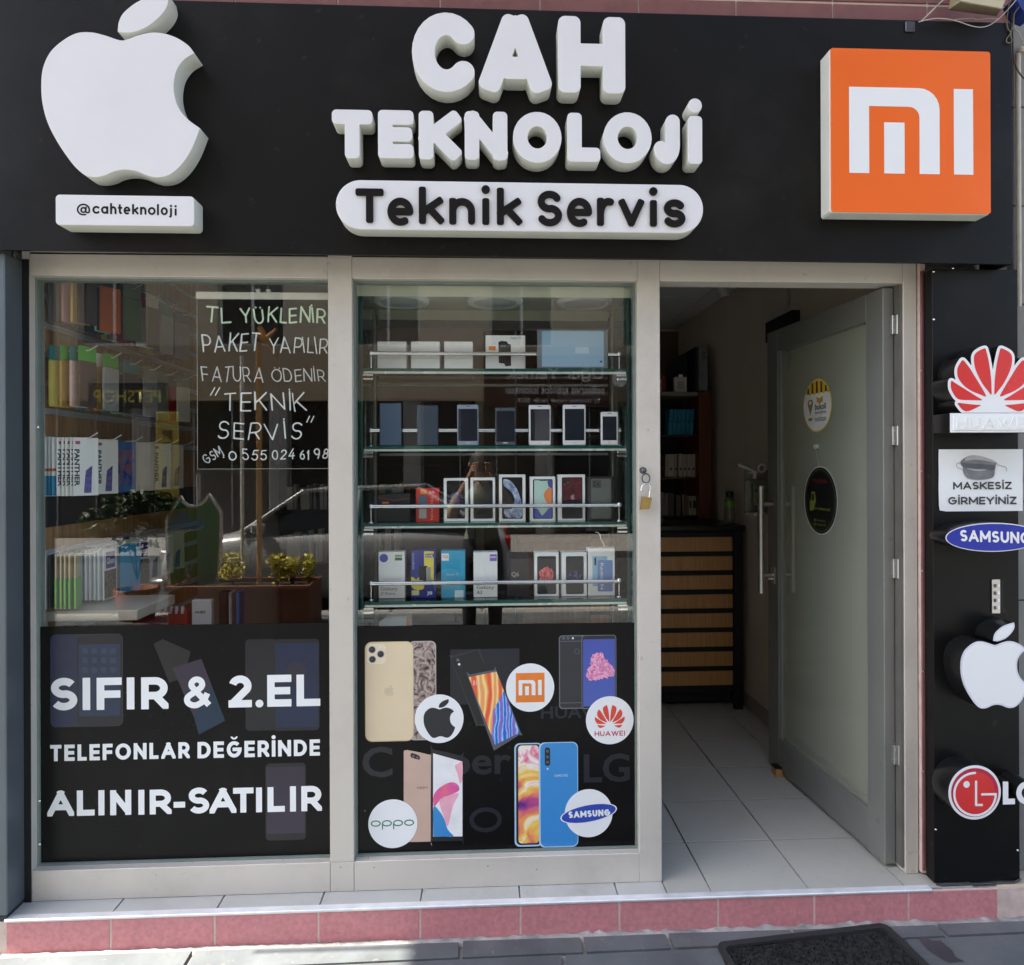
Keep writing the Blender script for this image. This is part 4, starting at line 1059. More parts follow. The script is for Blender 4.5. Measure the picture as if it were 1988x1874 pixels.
# petal sign
hs = empty('petal_logo_sign', (1.79, PY, 1.70), 'raised red eight-petal logo with white border on the black pillar box', 'logo sign')
pet = [[at(*sH(*q), PL) for q in smooth(p, (), 3)] for p in HP]
allp = [q for p in pet for q in p]
h = .0022; X, Y = np.meshgrid(np.arange(min(q[0] for q in allp)-.03, max(q[0] for q in allp)+.03, h), np.arange(min(q[1] for q in allp)-.04, max(q[1] for q in allp)+.03, h))
D = np.full(X.shape, 1e3)
for p in pet:
    inside = np.zeros(X.shape, bool); dd = np.full(X.shape, 1e3)
    for a, b_ in zip(p, p[1:]+p[:1]):
        dx, dy = b_[0]-a[0], b_[1]-a[1]; t = np.clip(((X-a[0])*dx+(Y-a[1])*dy)/(dx*dx+dy*dy+1e-15), 0, 1)
        dd = np.minimum(dd, np.hypot(X-a[0]-t*dx, Y-a[1]-t*dy))
        cr = ((a[1] > Y) != (b_[1] > Y)) & (X < (b_[0]-a[0])*(Y-a[1])/((b_[1]-a[1]) or 1e-15)+a[0]); inside ^= cr
    D = np.minimum(D, np.where(inside, -dd, dd))
D -= .0098
cb = at(*sH(1003, 1180), PL); zl = at(*sH(1003, 1335), PL)[1]
D = np.minimum(D, np.maximum(np.hypot(X-cb[0], Y-cb[1])-.047, 0*X-1)); D = np.maximum(D, zl - Y)
tri = np.maximum(zl-Y, np.maximum(np.abs(X-cb[0]) - (.105), Y-(zl+.016) ))
D = np.minimum(D, tri)
back = contours(D, X[0,0], Y[0,0], h)
back = [p for p in back if len(p) > 12]
o = shape('backing', back, pb, PL+.084, .084, hs, 0); twoface(o)
for p in pet: shape('petal', [p], RED, PL-.0006, 0, hs)
X0, X1, Z0, Z1 = R(sT, 425, 944, 933, 1052, PL)
o = shape('plinth', [rrect(X0, X1, Z0, Z1-.001, .002)], pb, PL+.084, .086, hs, .001); twoface(o)
XI0, XI1, ZI0, ZI1 = R(sT, 443, 926, 950, 1036, PL)
shape('plate', [rrect(XI0, XI1, ZI0, ZI1, .002)], WBOX, PL-.002, .003, hs, .0005)
X0, X1, Z0, Z1 = R(sT, 460, 905, 962, 1026, PL); shape('lettering', line_polys('HUAWEI', X0, X1, Z0, Z1, .0062, 'sharp', gap=.22), mat('pale_relief', (.84,.85,.86), .5), PL-.0044, .0022, hs)
# mask notice
mn = empty('paper_notice', (1.79, PY, 1.20), 'white paper notice with grey face mask reading MASKESİZ GİRMEYİNİZ', 'notice')
X0, X1, Z0, Z1 = R(sT, 360, 868, 1153, 1527, PY-.003)
b = MB(); nx, nz = 12, 10; vs = []
for j in range(nz+1):
    for i in range(nx+1):
        vs.append((X0+(X1-X0)*i/nx+(.003 if (i, j) == (0, 0) else 0), PY-.0028-.0012*math.sin(i*.9+j*.5)*math.cos(j*.8), Z0+(Z1-Z0)*j/nz+(.004 if (i, j) == (0, 0) else 0)))
b.add(vs, [(j*(nx+1)+i, j*(nx+1)+i+1, (j+1)*(nx+1)+i+1, (j+1)*(nx+1)+i) for j in range(nz) for i in range(nx)], 0, True); b.build('sheet', PAPER, mn, fix=False)
INK = mat('print_ink', (.03,.03,.032), .6); yn = PY-.0046
X0, X1, Z0, Z1 = R(sT, 447, 800, 1350, 1395, yn); shape('lettering', line_polys('MASKESİZ', X0, X1, Z0, Z1, .0054, 'sharp', gap=.13), INK, yn, 0, mn)
X0, X1, Z0, Z1 = R(sT, 417, 830, 1440, 1486, yn); shape('lettering', line_polys('GİRMEYİNİZ', X0, X1, Z0, Z1, .0054, 'sharp', gap=.13), INK, yn, 0, mn)
g1, g2, g3 = mat('mask_mid', (.19,.19,.20), .7, 0, .2, 30), mat('mask_dark', (.10,.10,.11), .7, 0, .2, 30), mat('mask_pale', (.42,.42,.43), .7, 0, .15, 30)
TT = lambda pts: [at(*sT(*p), yn) for p in pts]
shape('mask_print', [TT(smooth([(490,1230),(530,1198),(580,1190),(650,1205),(705,1232),(700,1265),(690,1320),(640,1335),(580,1338),(530,1325),(508,1290),(505,1260)], (), 3))], g1, yn, 0, mn)
shape('mask_print', [TT(smooth([(530,1200),(580,1191),(650,1206),(700,1232),(640,1222),(575,1215),(520,1222)], (), 3))], g3, yn-.0003, 0, mn)
shape('mask_print', [TT(smooth([(495,1235),(570,1240),(650,1245),(698,1250),(690,1280),(620,1272),(560,1270),(510,1262)], (), 3))], g2, yn-.0003, 0, mn)
shape('mask_print', [TT(smooth([(525,1268),(590,1274),(650,1276),(590,1284)], (), 3))], g3, yn-.0006, 0, mn)
for pts in (((492,1235),(470,1240),(472,1262),(505,1275)), ((705,1232),(725,1250),(765,1262),(770,1285),(740,1308),(694,1302))):
    shape('mask_print', thick(TT(smooth(list(pts), (0, 3), 5)[:16]), .0016), g1, yn, 0, mn)
# blue oval sign
ov = empty('oval_logo_sign', (1.82, PY, 1.10), 'raised blue oval sign lettered SAMSUNG in white on the pillar box', 'logo sign')
c = at(*sT(690, 1685), PL); rx, rz = at(*sT(978, 1685), PL)[0]-c[0], abs(at(*sT(690, 1597), PL)[1]-c[1])
o = shape('body', rot2([ell(c[0], c[1], rx, rz, 64)], c, 0), pb, PL+.084, .084, ov, .001); twoface(o)
shape('face', [ell(c[0], c[1], rx-.0035, rz-.0035, 64)], BLUE, PL-.0008, 0, ov)
X0, X1, Z0, Z1 = R(sT, 486, 912, 1637, 1706, PL); shape('lettering', line_polys('SAMSUNG', X0, X1, Z0, Z1, .0082, 'sharp', gap=.12, slope=-.045), WHITEV, PL-.0016, 0, ov)
# metal louvre plate
vp = empty('louvre_plate', (1.80, PY, .93), 'small metal plate with four paired slots above the apple sign', 'metal plate')
X0, X1, Z0, Z1 = R(sU, 518, 572, 88, 245, PY)
MB().bbox(X0, X0+(X1-X0)*.68, PY-.006, PY-.0005, Z0, Z1, .001).build('plate', STEEL, vp); MB().bbox(X0+(X1-X0)*.70, X1, PY-.004, PY-.0005, Z0+.002, Z1-.003, .001).build('plate', MATT, vp)
for k in range(4):
    z = Z0 + (Z1-Z0)*(.12+.215*k)
    for u in (.12, .42): MB().bbox(X0+(X1-X0)*u, X0+(X1-X0)*(u+.18), PY-.0085, PY-.0055, z, z+.012, .0008).build('slot', WBOX if u > .3 else DARKM, vp)
# small apple sign
a2 = empty('fruit_logo_sign', (1.80, PY, .60), 'raised white bitten apple logo with black sides on the pillar box', 'logo sign')
bx = R(sU, 375, 690, 289, 686, PL); bo, lf = apple(*bx)
X0, X1, Z0, Z1 = bx
o = shape('body', [bo], pb, PL+.084, .084, a2, 0); twoface(o); o = shape('leaf', [lf], pb, PL+.084, .084, a2, 0); twoface(o)
cx, cz = (X0+X1)/2, Z0+(Z1-Z0)*.38
LIL = mat('lilac_white_rim', (.70,.70,.80), .35); 
for ob in a2.children:
    ob.data.materials[0] = LIL
def inset(poly, d):
    n = len(poly); out = []; area = sum(poly[i][0]*poly[(i+1) % n][1]-poly[(i+1) % n][0]*poly[i][1] for i in range(n)); s = 1 if area > 0 else -1
    for i in range(n):
        a, b_, c_ = poly[i-1], poly[i], poly[(i+1) % n]; tx, ty = c_[0]-a[0], c_[1]-a[1]; L_ = math.hypot(tx, ty) or 1
        out.append((b_[0]-s*ty/L_*d, b_[1]+s*tx/L_*d))
    return out
shape('face', [inset(bo, .006)], WHITEV, PL-.0006, 0, a2); shape('face', [inset(lf, .005)], WHITEV, PL-.0006, 0, a2)
# round face sign
lg = empty('round_logo_sign', (1.78, PY, .22), 'raised round red logo sign with white LG letters beside it', 'logo sign')
c = at(*sU(442, 1075), PL); k_ = (2.40+PL)/1307/2.383
o = shape('body', [ell(c[0], c[1], 130*k_, None, 64)], pb, PL+.084, .084, lg, .001); twoface(o)
shape('face', [ell(c[0], c[1], 117*k_, None, 64)], mat('crimson_film', (.48,.015,.07), .25), PL-.0005, 0, lg)
shape('face', [ell(c[0], c[1], 100*k_, None, 64)], RED, PL-.0008, 0, lg)
G_ = lambda p: at(*sU(*p), PL)
arc_pts = [G_((442+96*math.cos(rad(a)), 1082-98*math.sin(rad(a)))) for a in range(90, 361, 10)]
shape('mark', thick(arc_pts + [G_((475,1083))], 11*k_), WHITEV, PL-.0012, 0, lg)
shape('mark', thick([G_((447,1024)), G_((447,1132)), G_((474,1132))], 11*k_), WHITEV, PL-.0012, 0, lg)
cc = G_((403, 1037)); shape('mark', [ell(cc[0], cc[1], 16*k_, None, 24)], WHITEV, PL-.0012, 0, lg)
for ch, x0, x1 in (('L',572,628),('G',634,730)):
    X0, X1, Z0, Z1 = R(sU, x0, x1, 1024, 1130, PL)
    o = shape('letter', glyph_in(ch, X0, X1, Z0, Z1, 27*k_, 'sharp'), pb, PL+.084, .084, lg, 0); twoface(o)

# ---------------------------------------------------------------- left neighbour's post
lpz = -.11
np_ = empty('neighbour_post', (-1.70, -.09, -.11), 'blue-grey metal post at the left edge of the shopfront', 'post')
xa = at(11.5, 1300, -.122)[0]
bbx(-1.95, xa, -.122, .0, .012, 2.185, .003).build('post', mat('blue_grey_metal', (.115,.135,.15), .38, .3, .08, 5), np_)
bbx(-1.95, xa-.003, -.119, -.01, -.118, .0105, .003).build('base', mat('dark_base', (.03,.028,.025), .7), np_)
MB().box(xa+.0005, -1.563, -.006, .0, .0, 2.25).build('gap_filler', MATT, np_)
MB().box(xa+.0005, xa+.022, -.038, -.0065, .0, 2.19).build('guide_rail', BLACK, np_)
for z in (1.62, .33, .18): MB().lathe([(0,-.003),(.004,-.002),(.005,0)], (xa+.03, -.006, z), 'Y', 8).build('screw', CHROME, np_)

# ---------------------------------------------------------------- padlock
pk = empty('padlock', (.594, FRY-.01, 1.30), 'open brass padlock hanging from a steel ring on the door post', 'padlock')
RI = lambda x, y, yy=FRY-.012: (at(*sR(x, y), yy)[0], yy, at(*sR(x, y), yy)[1])
MB().lathe([(0,-.026),(.009,-.024),(.011,-.012),(.007,-.006),(.012,.0)], (RI(38,1440)[0], FRY, RI(38,1440)[2]), 'Y', 16).build('bolt', DARKM, pk)
c = RI(52, 1494); rp_ = [(c[0]+.0138*math.cos(rad(a)), c[1]-.006, c[2]+.0165*math.sin(rad(a))) for a in range(0, 361, 20)]
MB().tube(rp_, .0024, 8).build('ring', DARKM, pk)
MB().tube([RI(22,1578,FRY-.02), RI(28,1548,FRY-.02), RI(45,1530,FRY-.02), RI(66,1528,FRY-.02), RI(88,1552,FRY-.02), RI(82,1590,FRY-.02), RI(78,1625,FRY-.02)], .0028, 8).build('shackle', CHROME, pk)
MB().prism([RI(*p)[::2] for p in ((26,1616),(90,1625),(72,1700),(12,1706))], FRY-.028, FRY-.010).build('lock_body', GOLDB, pk)
# ================================================================ door standing open
hx, hy = 1.512, .005
th = math.degrees(math.atan2(.875, -.062))
dr = empty('open_door', (hx, hy, .0), 'grey aluminium glazed door standing wide open into the shop', 'door', rz=rad(th))
MD = wmat(dr); W_ = .862; T_D = .042
# local: x along the leaf, y thickness (towards the wall is -y side of the leaf), z up
def dpart(name, x0, x1, y0, y1, z0, z1, m_, r=.002): return bbx(x0, x1, y0, y1, z0, z1, r, M=MD).build(name, m_, dr)
DZ0, DZ1 = .015, 2.128
dpart('hinge_stile', .0, .098, .0, T_D, DZ0, DZ1, ALU_D); dpart('lock_stile', W_-.098, W_, .0, T_D, DZ0, DZ1, ALU_D)
dpart('bottom_rail', .0985, W_-.0985, .001, T_D-.001, DZ0, DZ0+.155, ALU_D); dpart('top_rail', .0985, W_-.0985, .001, T_D-.001, DZ1-.105, DZ1, ALU_D)
for q in ((.0985, .108, DZ0+.155, DZ1-.105), (W_-.108, W_-.0985, DZ0+.155, DZ1-.105)):
    dpart('glazing_bead', q[0], q[1], .008, T_D-.008, q[2], q[3], mat('pale_bead', (.22,.24,.22), .4), .001)
FROST = bpy.data.materials.new('frosted_glass'); FROST.use_nodes = True
_n, _l = FROST.node_tree.nodes, FROST.node_tree.links; _b = _n['Principled BSDF']
_b.inputs['Base Color'].default_value = (.45,.48,.37,1); _b.inputs['Roughness'].default_value = .12; _b.inputs['Alpha'].default_value = .40
_b.inputs['Specular IOR Level'].default_value = .7
dpart('glass_pane', .104, W_-.104, .018, .024, DZ0+.150, DZ1-.1, FROST, .0005)
# which way does the leaf face? +y local points to the doorway side when negative, so put the fittings by sign
SD = 1 if (MD @ Vector((0,1,0)) - MD @ Vector((0,0,0))).x < 0 else -1
yf = T_D if SD == 1 else 0.0
def dh(side):
    yb = (T_D if side*SD > 0 else 0.0); s_ = 1 if side*SD > 0 else -1
    b = MB(); xh = W_-.05
    b.tube([MD @ Vector((xh, yb+s_*.062, .86)), MD @ Vector((xh, yb+s_*.062, 1.378))], .0155, 16)
    for z in (.945, 1.29): b.tube([MD @ Vector((xh, yb, z)), MD @ Vector((xh, yb+s_*.054, z))], .011, 12)
    b.build('handle', STEEL, dr)
dh(1); dh(-1)
lk = MB(); lk.bbox(W_-.072, W_-.03, yf-.002 if SD == 1 else -.004, yf+.004 if SD == 1 else .002, .905, .985, .002, M=MD); lk.tube([MD @ Vector((W_-.045, yf, .925)), MD @ Vector((W_-.045, yf+SD*.03, .925))], .010, 12)
lk.build('lock', STEEL, dr)
for z in (.42, 1.10, 1.585, 1.99):
    b = MB()
    p0 = Vector((1.498, -.0, z)); b.bbox(1.497, 1.519, -.012, .010, z-.035, z+.035, .0015); b.tube([(1.517,-.012,z-.035),(1.517,-.012,z+.035)], .006, 10)
    for dz in (-.018,.018): b.lathe([(0,-.0012),(.003,-.0008),(.0035,0)], (1.505, -.0122, z+dz), 'Y', 8)
    b.build('hinge', mat('hinge_aluminium', (.45,.44,.42), .35, .8), dr)
b = MB().box(1.514, 1.5225, -.03, .045, .02, 2.13).build('seal', mat('seal_grey', (.13,.12,.105), .5, 0, .2, 8), dr)
# stickers on the leaf : coordinates on the leaf plane from the picture
ys = yf + SD*.0 if False else None
sticker_y = .0252 if SD == 1 else .0168
def leaf_uv(px_, py_):
    """where the sight line of a spot in the photograph meets the leaf's glass"""
    d = ROT @ Vector(((px_-994)/1307, -(py_-904.8)/1307, -1)); o = Vector((0, CAM_Y, EYE)); Mi = MD.inverted()
    a = Mi @ o; b = (Mi @ (o+d)) - a; t = (sticker_y - a.y)/b.y; q = a + b*t; return q.x, q.z
def on_leaf(polys, material, name, par, lay):
    me = fill_mesh(name, polys, 0)
    # mesh faces -y in (x, z); turn it to face the doorway
    if SD == 1:
        for v in me.vertices: v.co.y = -v.co.y
        bm = bmesh.new(); bm.from_mesh(me); bmesh.ops.reverse_faces(bm, faces=bm.faces); bm.to_mesh(me); bm.free()
    me.transform(Matrix.Translation((0, sticker_y + SD*.0004*lay, 0))); me.transform(MD); me.transform(wmat(par).inverted())
    return link(name, me, material, par)
l_ = [leaf_uv(*sR(*p)) for p in ((1125,995),(1320,1000),(1225,815),(1225,1180))]
c1 = ((l_[0][0]+l_[1][0])/2, (l_[2][1]+l_[3][1])/2); rz1 = abs(l_[2][1]-l_[3][1])/2; rx1 = abs(l_[0][0]-l_[1][0])/2
stk = empty('door_sticker', (0,0,0), 'round white door sticker with yellow striped awning reading bukoli kavuşma noktası', 'sticker')
YEL = mat('sticker_yellow', (.72,.48,.03), .4); DKR = mat('sticker_maroon', (.09,.02,.015), .4); SWH = mat('sticker_white', (.78,.77,.74), .4)
on_leaf([ell(c1[0], c1[1], rx1, rz1, 48)], YEL, 'disc', stk, 1); on_leaf([ell(c1[0], c1[1], rx1*.95, rz1*.95, 48)], SWH, 'disc', stk, 2)
us = -1 if SD == 1 else 1      # picture right is towards the hinge
def U(u, v): return (c1[0] + us*u*rx1*(-1 if MD.inverted().to_3x3()[0][0] > 9 else 1), c1[1] + v*rz1)
# picture-right direction in leaf coordinates
pr_ = 1 if leaf_uv(*sR(1320,1000))[0] > leaf_uv(*sR(1125,1000))[0] else -1
def U(u, v): return (c1[0] + pr_*u*rx1, c1[1] + v*rz1)
seg_ = [U(.93*math.cos(rad(a)), .93*math.sin(rad(a))) for a in range(30, 151, 8)]
on_leaf([seg_], YEL, 'awning_print', stk, 3)
for k in range(5):
    u = -.62 + .31*k; top = min(.90, math.sqrt(max(0, .86-u*u)))
    on_leaf([[U(u-.07, .46), U(u+.07, .46), U(u+.07*.8, top), U(u-.07*.8, top)]], DKR, 'awning_print', stk, 4)
    on_leaf([[U(u+.155+.09*math.cos(rad(a)), .46+.06*math.sin(rad(a))) for a in range(0, 360, 40)]], YEL, 'awning_print', stk, 4)
pin = [U(-.47+.2*math.cos(rad(a)), .12+.14*math.sin(rad(a))) for a in range(-20, 201, 20)] + [U(-.47, -.36)]
on_leaf([pin], mat('sticker_ochre', (.30,.17,.03), .4), 'pin_print', stk, 3); on_leaf([[U(-.47+.1*math.cos(rad(a)), .13+.07*math.sin(rad(a))) for a in range(0, 360, 30)]], SWH, 'pin_print', stk, 4)
on_leaf([[U(-.47+.16*math.cos(rad(a)), -.50+.06*math.sin(rad(a))) for a in range(0, 360, 30)]], mat('sticker_ochre', (.3,.17,.03)), 'pin_print', stk, 3)
on_leaf([[U(-.02,.32),(U(.18,.24)),U(.4,.34),U(.4,.12),U(.18,.05),U(-.02,.12)]], mat('sticker_orange', (.62,.30,.03), .4), 'box_print', stk, 3)
def leaf_text(s, u0, u1, v0, v1, m_, par, lay, bold=.01):
    me = text_mesh(s, 0, 1, 0, 1, bold)
    for v in me.vertices:
        q = U(u0+(u1-u0)*v.co.x, v0+(v1-v0)*v.co.z); v.co = (q[0], sticker_y + SD*.0004*lay, q[1])
    me.transform(MD); me.transform(wmat(par).inverted()); return link('lettering', me, m_, par)
INKS = mat('print_ink', (.03,.03,.03))
leaf_text('bukoli', -.14, .62, -.17, .06, INKS, stk, 3, .03); leaf_text('kavuşma', -.14, .62, -.36, -.19, INKS, stk, 3); leaf_text('noktası', -.14, .62, -.60, -.40, INKS, stk, 3)
l_ = [leaf_uv(*sR(*p)) for p in ((1133,1640),(1360,1640),(1240,1412),(1240,1874))]
c1 = ((l_[0][0]+l_[1][0])/2, (l_[2][1]+leaf_uv(1592, 1038)[1])/2); rz1 = abs(l_[2][1]-leaf_uv(1592,1038)[1])/2; rx1 = abs(l_[0][0]-l_[1][0])/2
hang = empty('hanging_door_disc', (0,0,0), 'black oval sign with white rim hanging on the door glass, reading CAH TEKNOLOJİ', 'door sign')
on_leaf([ell(c1[0], c1[1], rx1, rz1, 56)], mat('disc_rim', (.60,.60,.56), .4), 'disc', hang, 4); on_leaf([ell(c1[0], c1[1], rx1*.965, rz1*.972, 56)], mat('disc_black', (.010,.011,.010), .3), 'disc', hang, 5)
on_leaf([ell(c1[0], c1[1], rx1*.88, rz1*.91, 56), ell(c1[0], c1[1], rx1*.865, rz1*.897, 56)[::-1]], mat('disc_olive', (.20,.19,.07), .4), 'ring', hang, 6)
LIME = mat('disc_lime', (.20,.22,.03), .4)
on_leaf([[U(-.62,-.34),U(-.40,-.30),U(-.26,-.02),U(-.32,.24),U(-.52,.24),U(-.56,0),U(-.64,-.05)]], LIME, 'print', hang, 6); on_leaf([[U(-.50,-.02),U(-.36,-.02),U(-.36,.17),U(-.50,.17)]], mat('disc_black', (.01,.01,.01)), 'print', hang, 7)
leaf_text('CAH TEKNOLOJİ', -.42, .58, -.30, -.19, LIME, hang, 6, .02); leaf_text('TELEFON', -.45, .42, .50, .62, mat('disc_red', (.16,.012,.01), .5), hang, 6, .02)
leaf_text('@cahteknoloji', -.22, .30, -.62, -.56, LIME, hang, 6); leaf_text('0 555 024 61 98', -.22, .30, -.74, -.68, LIME, hang, 6)
for v in (-.59, -.71): on_leaf([[U(-.36,v-.04),U(-.28,v-.04),U(-.28,v+.04),U(-.36,v+.04)]], LIME, 'print', hang, 6)
q = leaf_uv(*sR(1222,1278)); b = MB(); b.tube([MD @ Vector((q[0], sticker_y, q[1])), MD @ Vector((q[0], sticker_y+SD*.014, q[1]))], .010, 12); b.tube([MD @ Vector((q[0], sticker_y+SD*.010, q[1]-.008)), MD @ Vector((c1[0], sticker_y+SD*.006, c1[1]+rz1*.96))], .0006, 5)
b.build('suction_hook', mat('clear_plastic', (.5,.52,.48), .2), hang)
# wooden wedge by the free edge of the door
wd = empty('door_wedge', (1.40, .90, 0), 'small wooden wedge under the free edge of the door', 'door wedge')
s4 = lambda x, y: ((1480+x/2.1304)*.8367, (1200+y/2.1304)*.8367)
wa, wb = atz(*s4(683,1285), 0), atz(*s4(770,1287), 0)
MB().prism([(wa[0], .0005), (wb[0]+.03, .0005), (wb[0]+.03, .012), (wa[0], .036)], wa[1], wa[1]+.05).build('wedge', mat('pine_wood', (.50,.27,.10), .6, 0, .2, 20), wd)
MB().bbox(wa[0]-.004, wa[0]+.05, wa[1]-.0, wa[1]+.05, .0365, .043, .002).build('rubber_pad', BLACK, wd)

# ================================================================ back of the shop seen through the doorway
# drawer chest
cy0 = 1.615; cxr = 1.575; DX0 = .62
ch = empty('drawer_chest', (1.1, cy0, 0), 'black chest with eight oak-fronted drawers beyond the doorway', 'drawer chest')
ztop = at(1400, 1020, cy0)[1]
bbx(DX0, cxr, cy0+.02, cy0+.55, .10, ztop-.03, .002).build('carcass', MATT, ch)
bbx(DX0-.01, cxr+.012, cy0-.03, cy0+.57, ztop-.029, ztop, .004).build('top', mat('black_worktop', (.012,.011,.010), .35), ch)
bbx(cxr-.052, cxr+.004, cy0-.004, cy0+.019, .0, ztop-.030, .002).build('side_post', MATT, ch)
dy = [(100,170),(195,264),(289,358),(384,452),(477,547),(572,642),(667,738),(763,833)]
for a, b_ in dy:
    z1, z0 = at(*s4(300, a), cy0)[1], at(*s4(300, b_), cy0)[1]
    bbx(DX0+.02, cxr-.058, cy0-.0, cy0+.018, z0, z1, .0015).build('drawer', OAK, ch)
    MB().box(DX0+.02, cxr-.058, cy0+.006, cy0+.017, z1+.0005, z1+.03).build('gap', MATT, ch)
bbx(DX0, cxr-.055, cy0+.06, cy0+.5, .03, .099, .003).build('plinth', MATT, ch)
# bottle
BX = lambda x, y: ((1500+x/6.2125)*.8367, (1000+y/6.2125)*.8367)
byy = cy0+.08; bxx, bz = at(*BX(1200,1372), byy)
tb = empty('spray_bottle', (bxx, byy, ztop), 'clear bottle with black cap and green label on the chest', 'bottle')
hh = (at(*BX(1200,870), byy)[1]-ztop)
MB().lathe([(0,.001),(.028,.001),(.031,.008),(.031,hh*.42),(.030,hh*.5),(.031,hh*.72),(.024,hh*.79),(.018,hh*.82)], (bxx,byy,ztop), 'Z', 20).build('bottle', mat('bottle_green_clear', (.16,.17,.10), .15), tb)
MB().lathe([(.0315,hh*.52),(.0318,hh*.53),(.0318,hh*.70),(.0315,hh*.71)], (bxx,byy,ztop), 'Z', 20).build('label', mat('lime_label', (.13,.26,.02), .4), tb)
MB().lathe([(.018,hh*.82),(.024,hh*.825),(.024,hh*.99),(0,hh)], (bxx,byy,ztop), 'Z', 20).build('cap', BLACK, tb)
# small things on the chest
for i, (x, w_, h_) in enumerate(((.88,.05,.07),(.98,.03,.11),(1.05,.06,.05))):
    o = bbx(x, x+w_, cy0+.05, cy0+.05+w_, ztop+.0005, ztop+h_, .004).build('small_box', [mat('dull_silver', (.35,.35,.34), .3, .6), mat('grey_card', (.2,.19,.17)), BLACK][i])
    tag(o, ['squat silver tin on the chest top near the door post', 'slim grey card box on the chest top between tins', 'flat black case on the chest top beside the bookcase foot'][i], 'small box')
# tall shelving behind with the dark wooden post
sy = 2.15
BS = lambda x, y: ((1500+x/5.5133)*.8367, (660+y/5.5133)*.8367)
bk_ = empty('shelving_unit', (1.1, sy, 0), 'tall dark shelving unit holding packs behind the chest', 'shelving')
xs0 = .55; xs1 = at(*BS(655,1400), sy)[0]; xp0, xp1 = at(*BS(658,1500), sy)[0], at(*BS(815,1500), sy)[0]
zsh = at(*BS(400,1375), sy)[1]; zlow = at(*BS(400,1430), sy)[1]
bbx(xp0, xp1, sy-.02, sy+.30, .0, at(*BS(730,1370), sy-.02)[1], .003).build('post', mat('red_brown_wood', (.13,.035,.012), .5, 0, .3, 6, .1, stretch=(9,9,.5)), bk_)
bbx(xs0, xs1, sy, sy+.30, zlow+.002, zsh, .002).build('shelf', mat('greige_shelf', (.24,.21,.16), .5), bk_)
bbx(xs0, xs1, sy+.30, sy+.32, .0, zsh-.01, .001).build('back_panel', MATT, bk_)
zs2 = at(*BX(400,58), sy)[1]; zs3 = at(*BX(400,672), sy)[1]; zs4 = at(*BX(400,1225), sy)[1]
for z in (zs2, zs3, zs4): bbx(xs0, xs1, sy+.004, sy+.299, z-.014, z, .002).build('shelf', mat('dark_brown_shelf', (.04,.02,.012), .5), bk_)
# case standing on the unit: grey face, dark side
xg0, xg1 = at(*BS(668,1300), sy)[0], at(*BS(780,1300), sy)[0]; zg1 = at(*BS(720,790), sy)[1]; zg0 = at(*BS(720,1362), sy)[1]
pcs = empty('desktop_case', ((xg0+xg1)/2, sy, zg0), 'grey and black tower case standing on the wooden post', 'computer case')
bbx(xg0, xg1, sy-.01, sy+.02, zg0+.001, zg1, .003).build('front', mat('case_grey', (.20,.215,.205), .5), pcs); bbx(xg0-.02, xg1-.001, sy+.0205, sy+.42, zg0+.001, zg1-.004, .003).build('shell', mat('case_black', (.008,.008,.008), .6), pcs)
for u in (.40, .58):
    for v in (.80, .70): MB().box(xg0+(xg1-xg0)*u, xg0+(xg1-xg0)*(u+.08), sy-.0115, sy-.0101, zg0+(zg1-zg0)*v, zg0+(zg1-zg0)*(v+.06)).build('port', BLACK, pcs)
# black sloping panel behind the small white pack
pn = [at(*BS(*p), sy+.20) for p in ((268,1370),(268,1020),(625,800),(625,1370))]
MB().prism(pn, sy+.20, sy+.22).build('end_panel', MATT, bk_)
def wpack(x0, x1, y0_, y1_, yy, d, m_, lab, f=BS, cat='pack', name='boxed_accessory', extra=None, group=None, bottom=None):
    X0, X1, Z0, Z1 = R(f, x0, x1, y0_, y1_, yy)
    if bottom is not None: Z0 = bottom
    o = empty(name, ((X0+X1)/2, yy, Z0), lab, cat, group)
    bbx(X0, X1, yy, yy+d, Z0, Z1, .0015).build('box', m_, o)
    if extra: extra(o, X0, X1, Z0, Z1, yy)
    return o
def ex1(o, a, b, c, d, y):
    shape('print', [rrect(a+.2*(b-a), b-.2*(b-a), c+.2*(d-c), d-.28*(d-c), .006)], mat('pale_grey_print', (.42,.40,.38), .5), y-.0006, 0, o); bbx(a+.33*(b-a), b-.33*(b-a), y+.001, y+.004, d, d+.018, .001).build('hang_tab', WBOX, o)
wpack(362,516,1185,1368, sy+.03,.05, mat('pale_card', (.62,.60,.56), .5), 'white carded earphone pack with hang tab on the top shelf', extra=ex1, bottom=zsh+.0005)
def ex2(o, a, b, c, d, y): shape('print', [ell((a+b)/2, (c+d)/2, (b-a)*.4, (d-c)*.25, 20)], BLACK, y-.0006, 0, o)
wpack(128,190,1215,1352, sy+.03,.05, mat('pale_card', (.6,.6,.55)), 'white pack with black round print beside the red pack', extra=ex2, bottom=zsh+.0005)
wpack(150,245,1170,1380, sy+.09,.05, mat('dull_red_card', (.28,.03,.025), .5), 'dull red pack standing behind the small white pack', bottom=zsh+.0005)
random.seed(21)
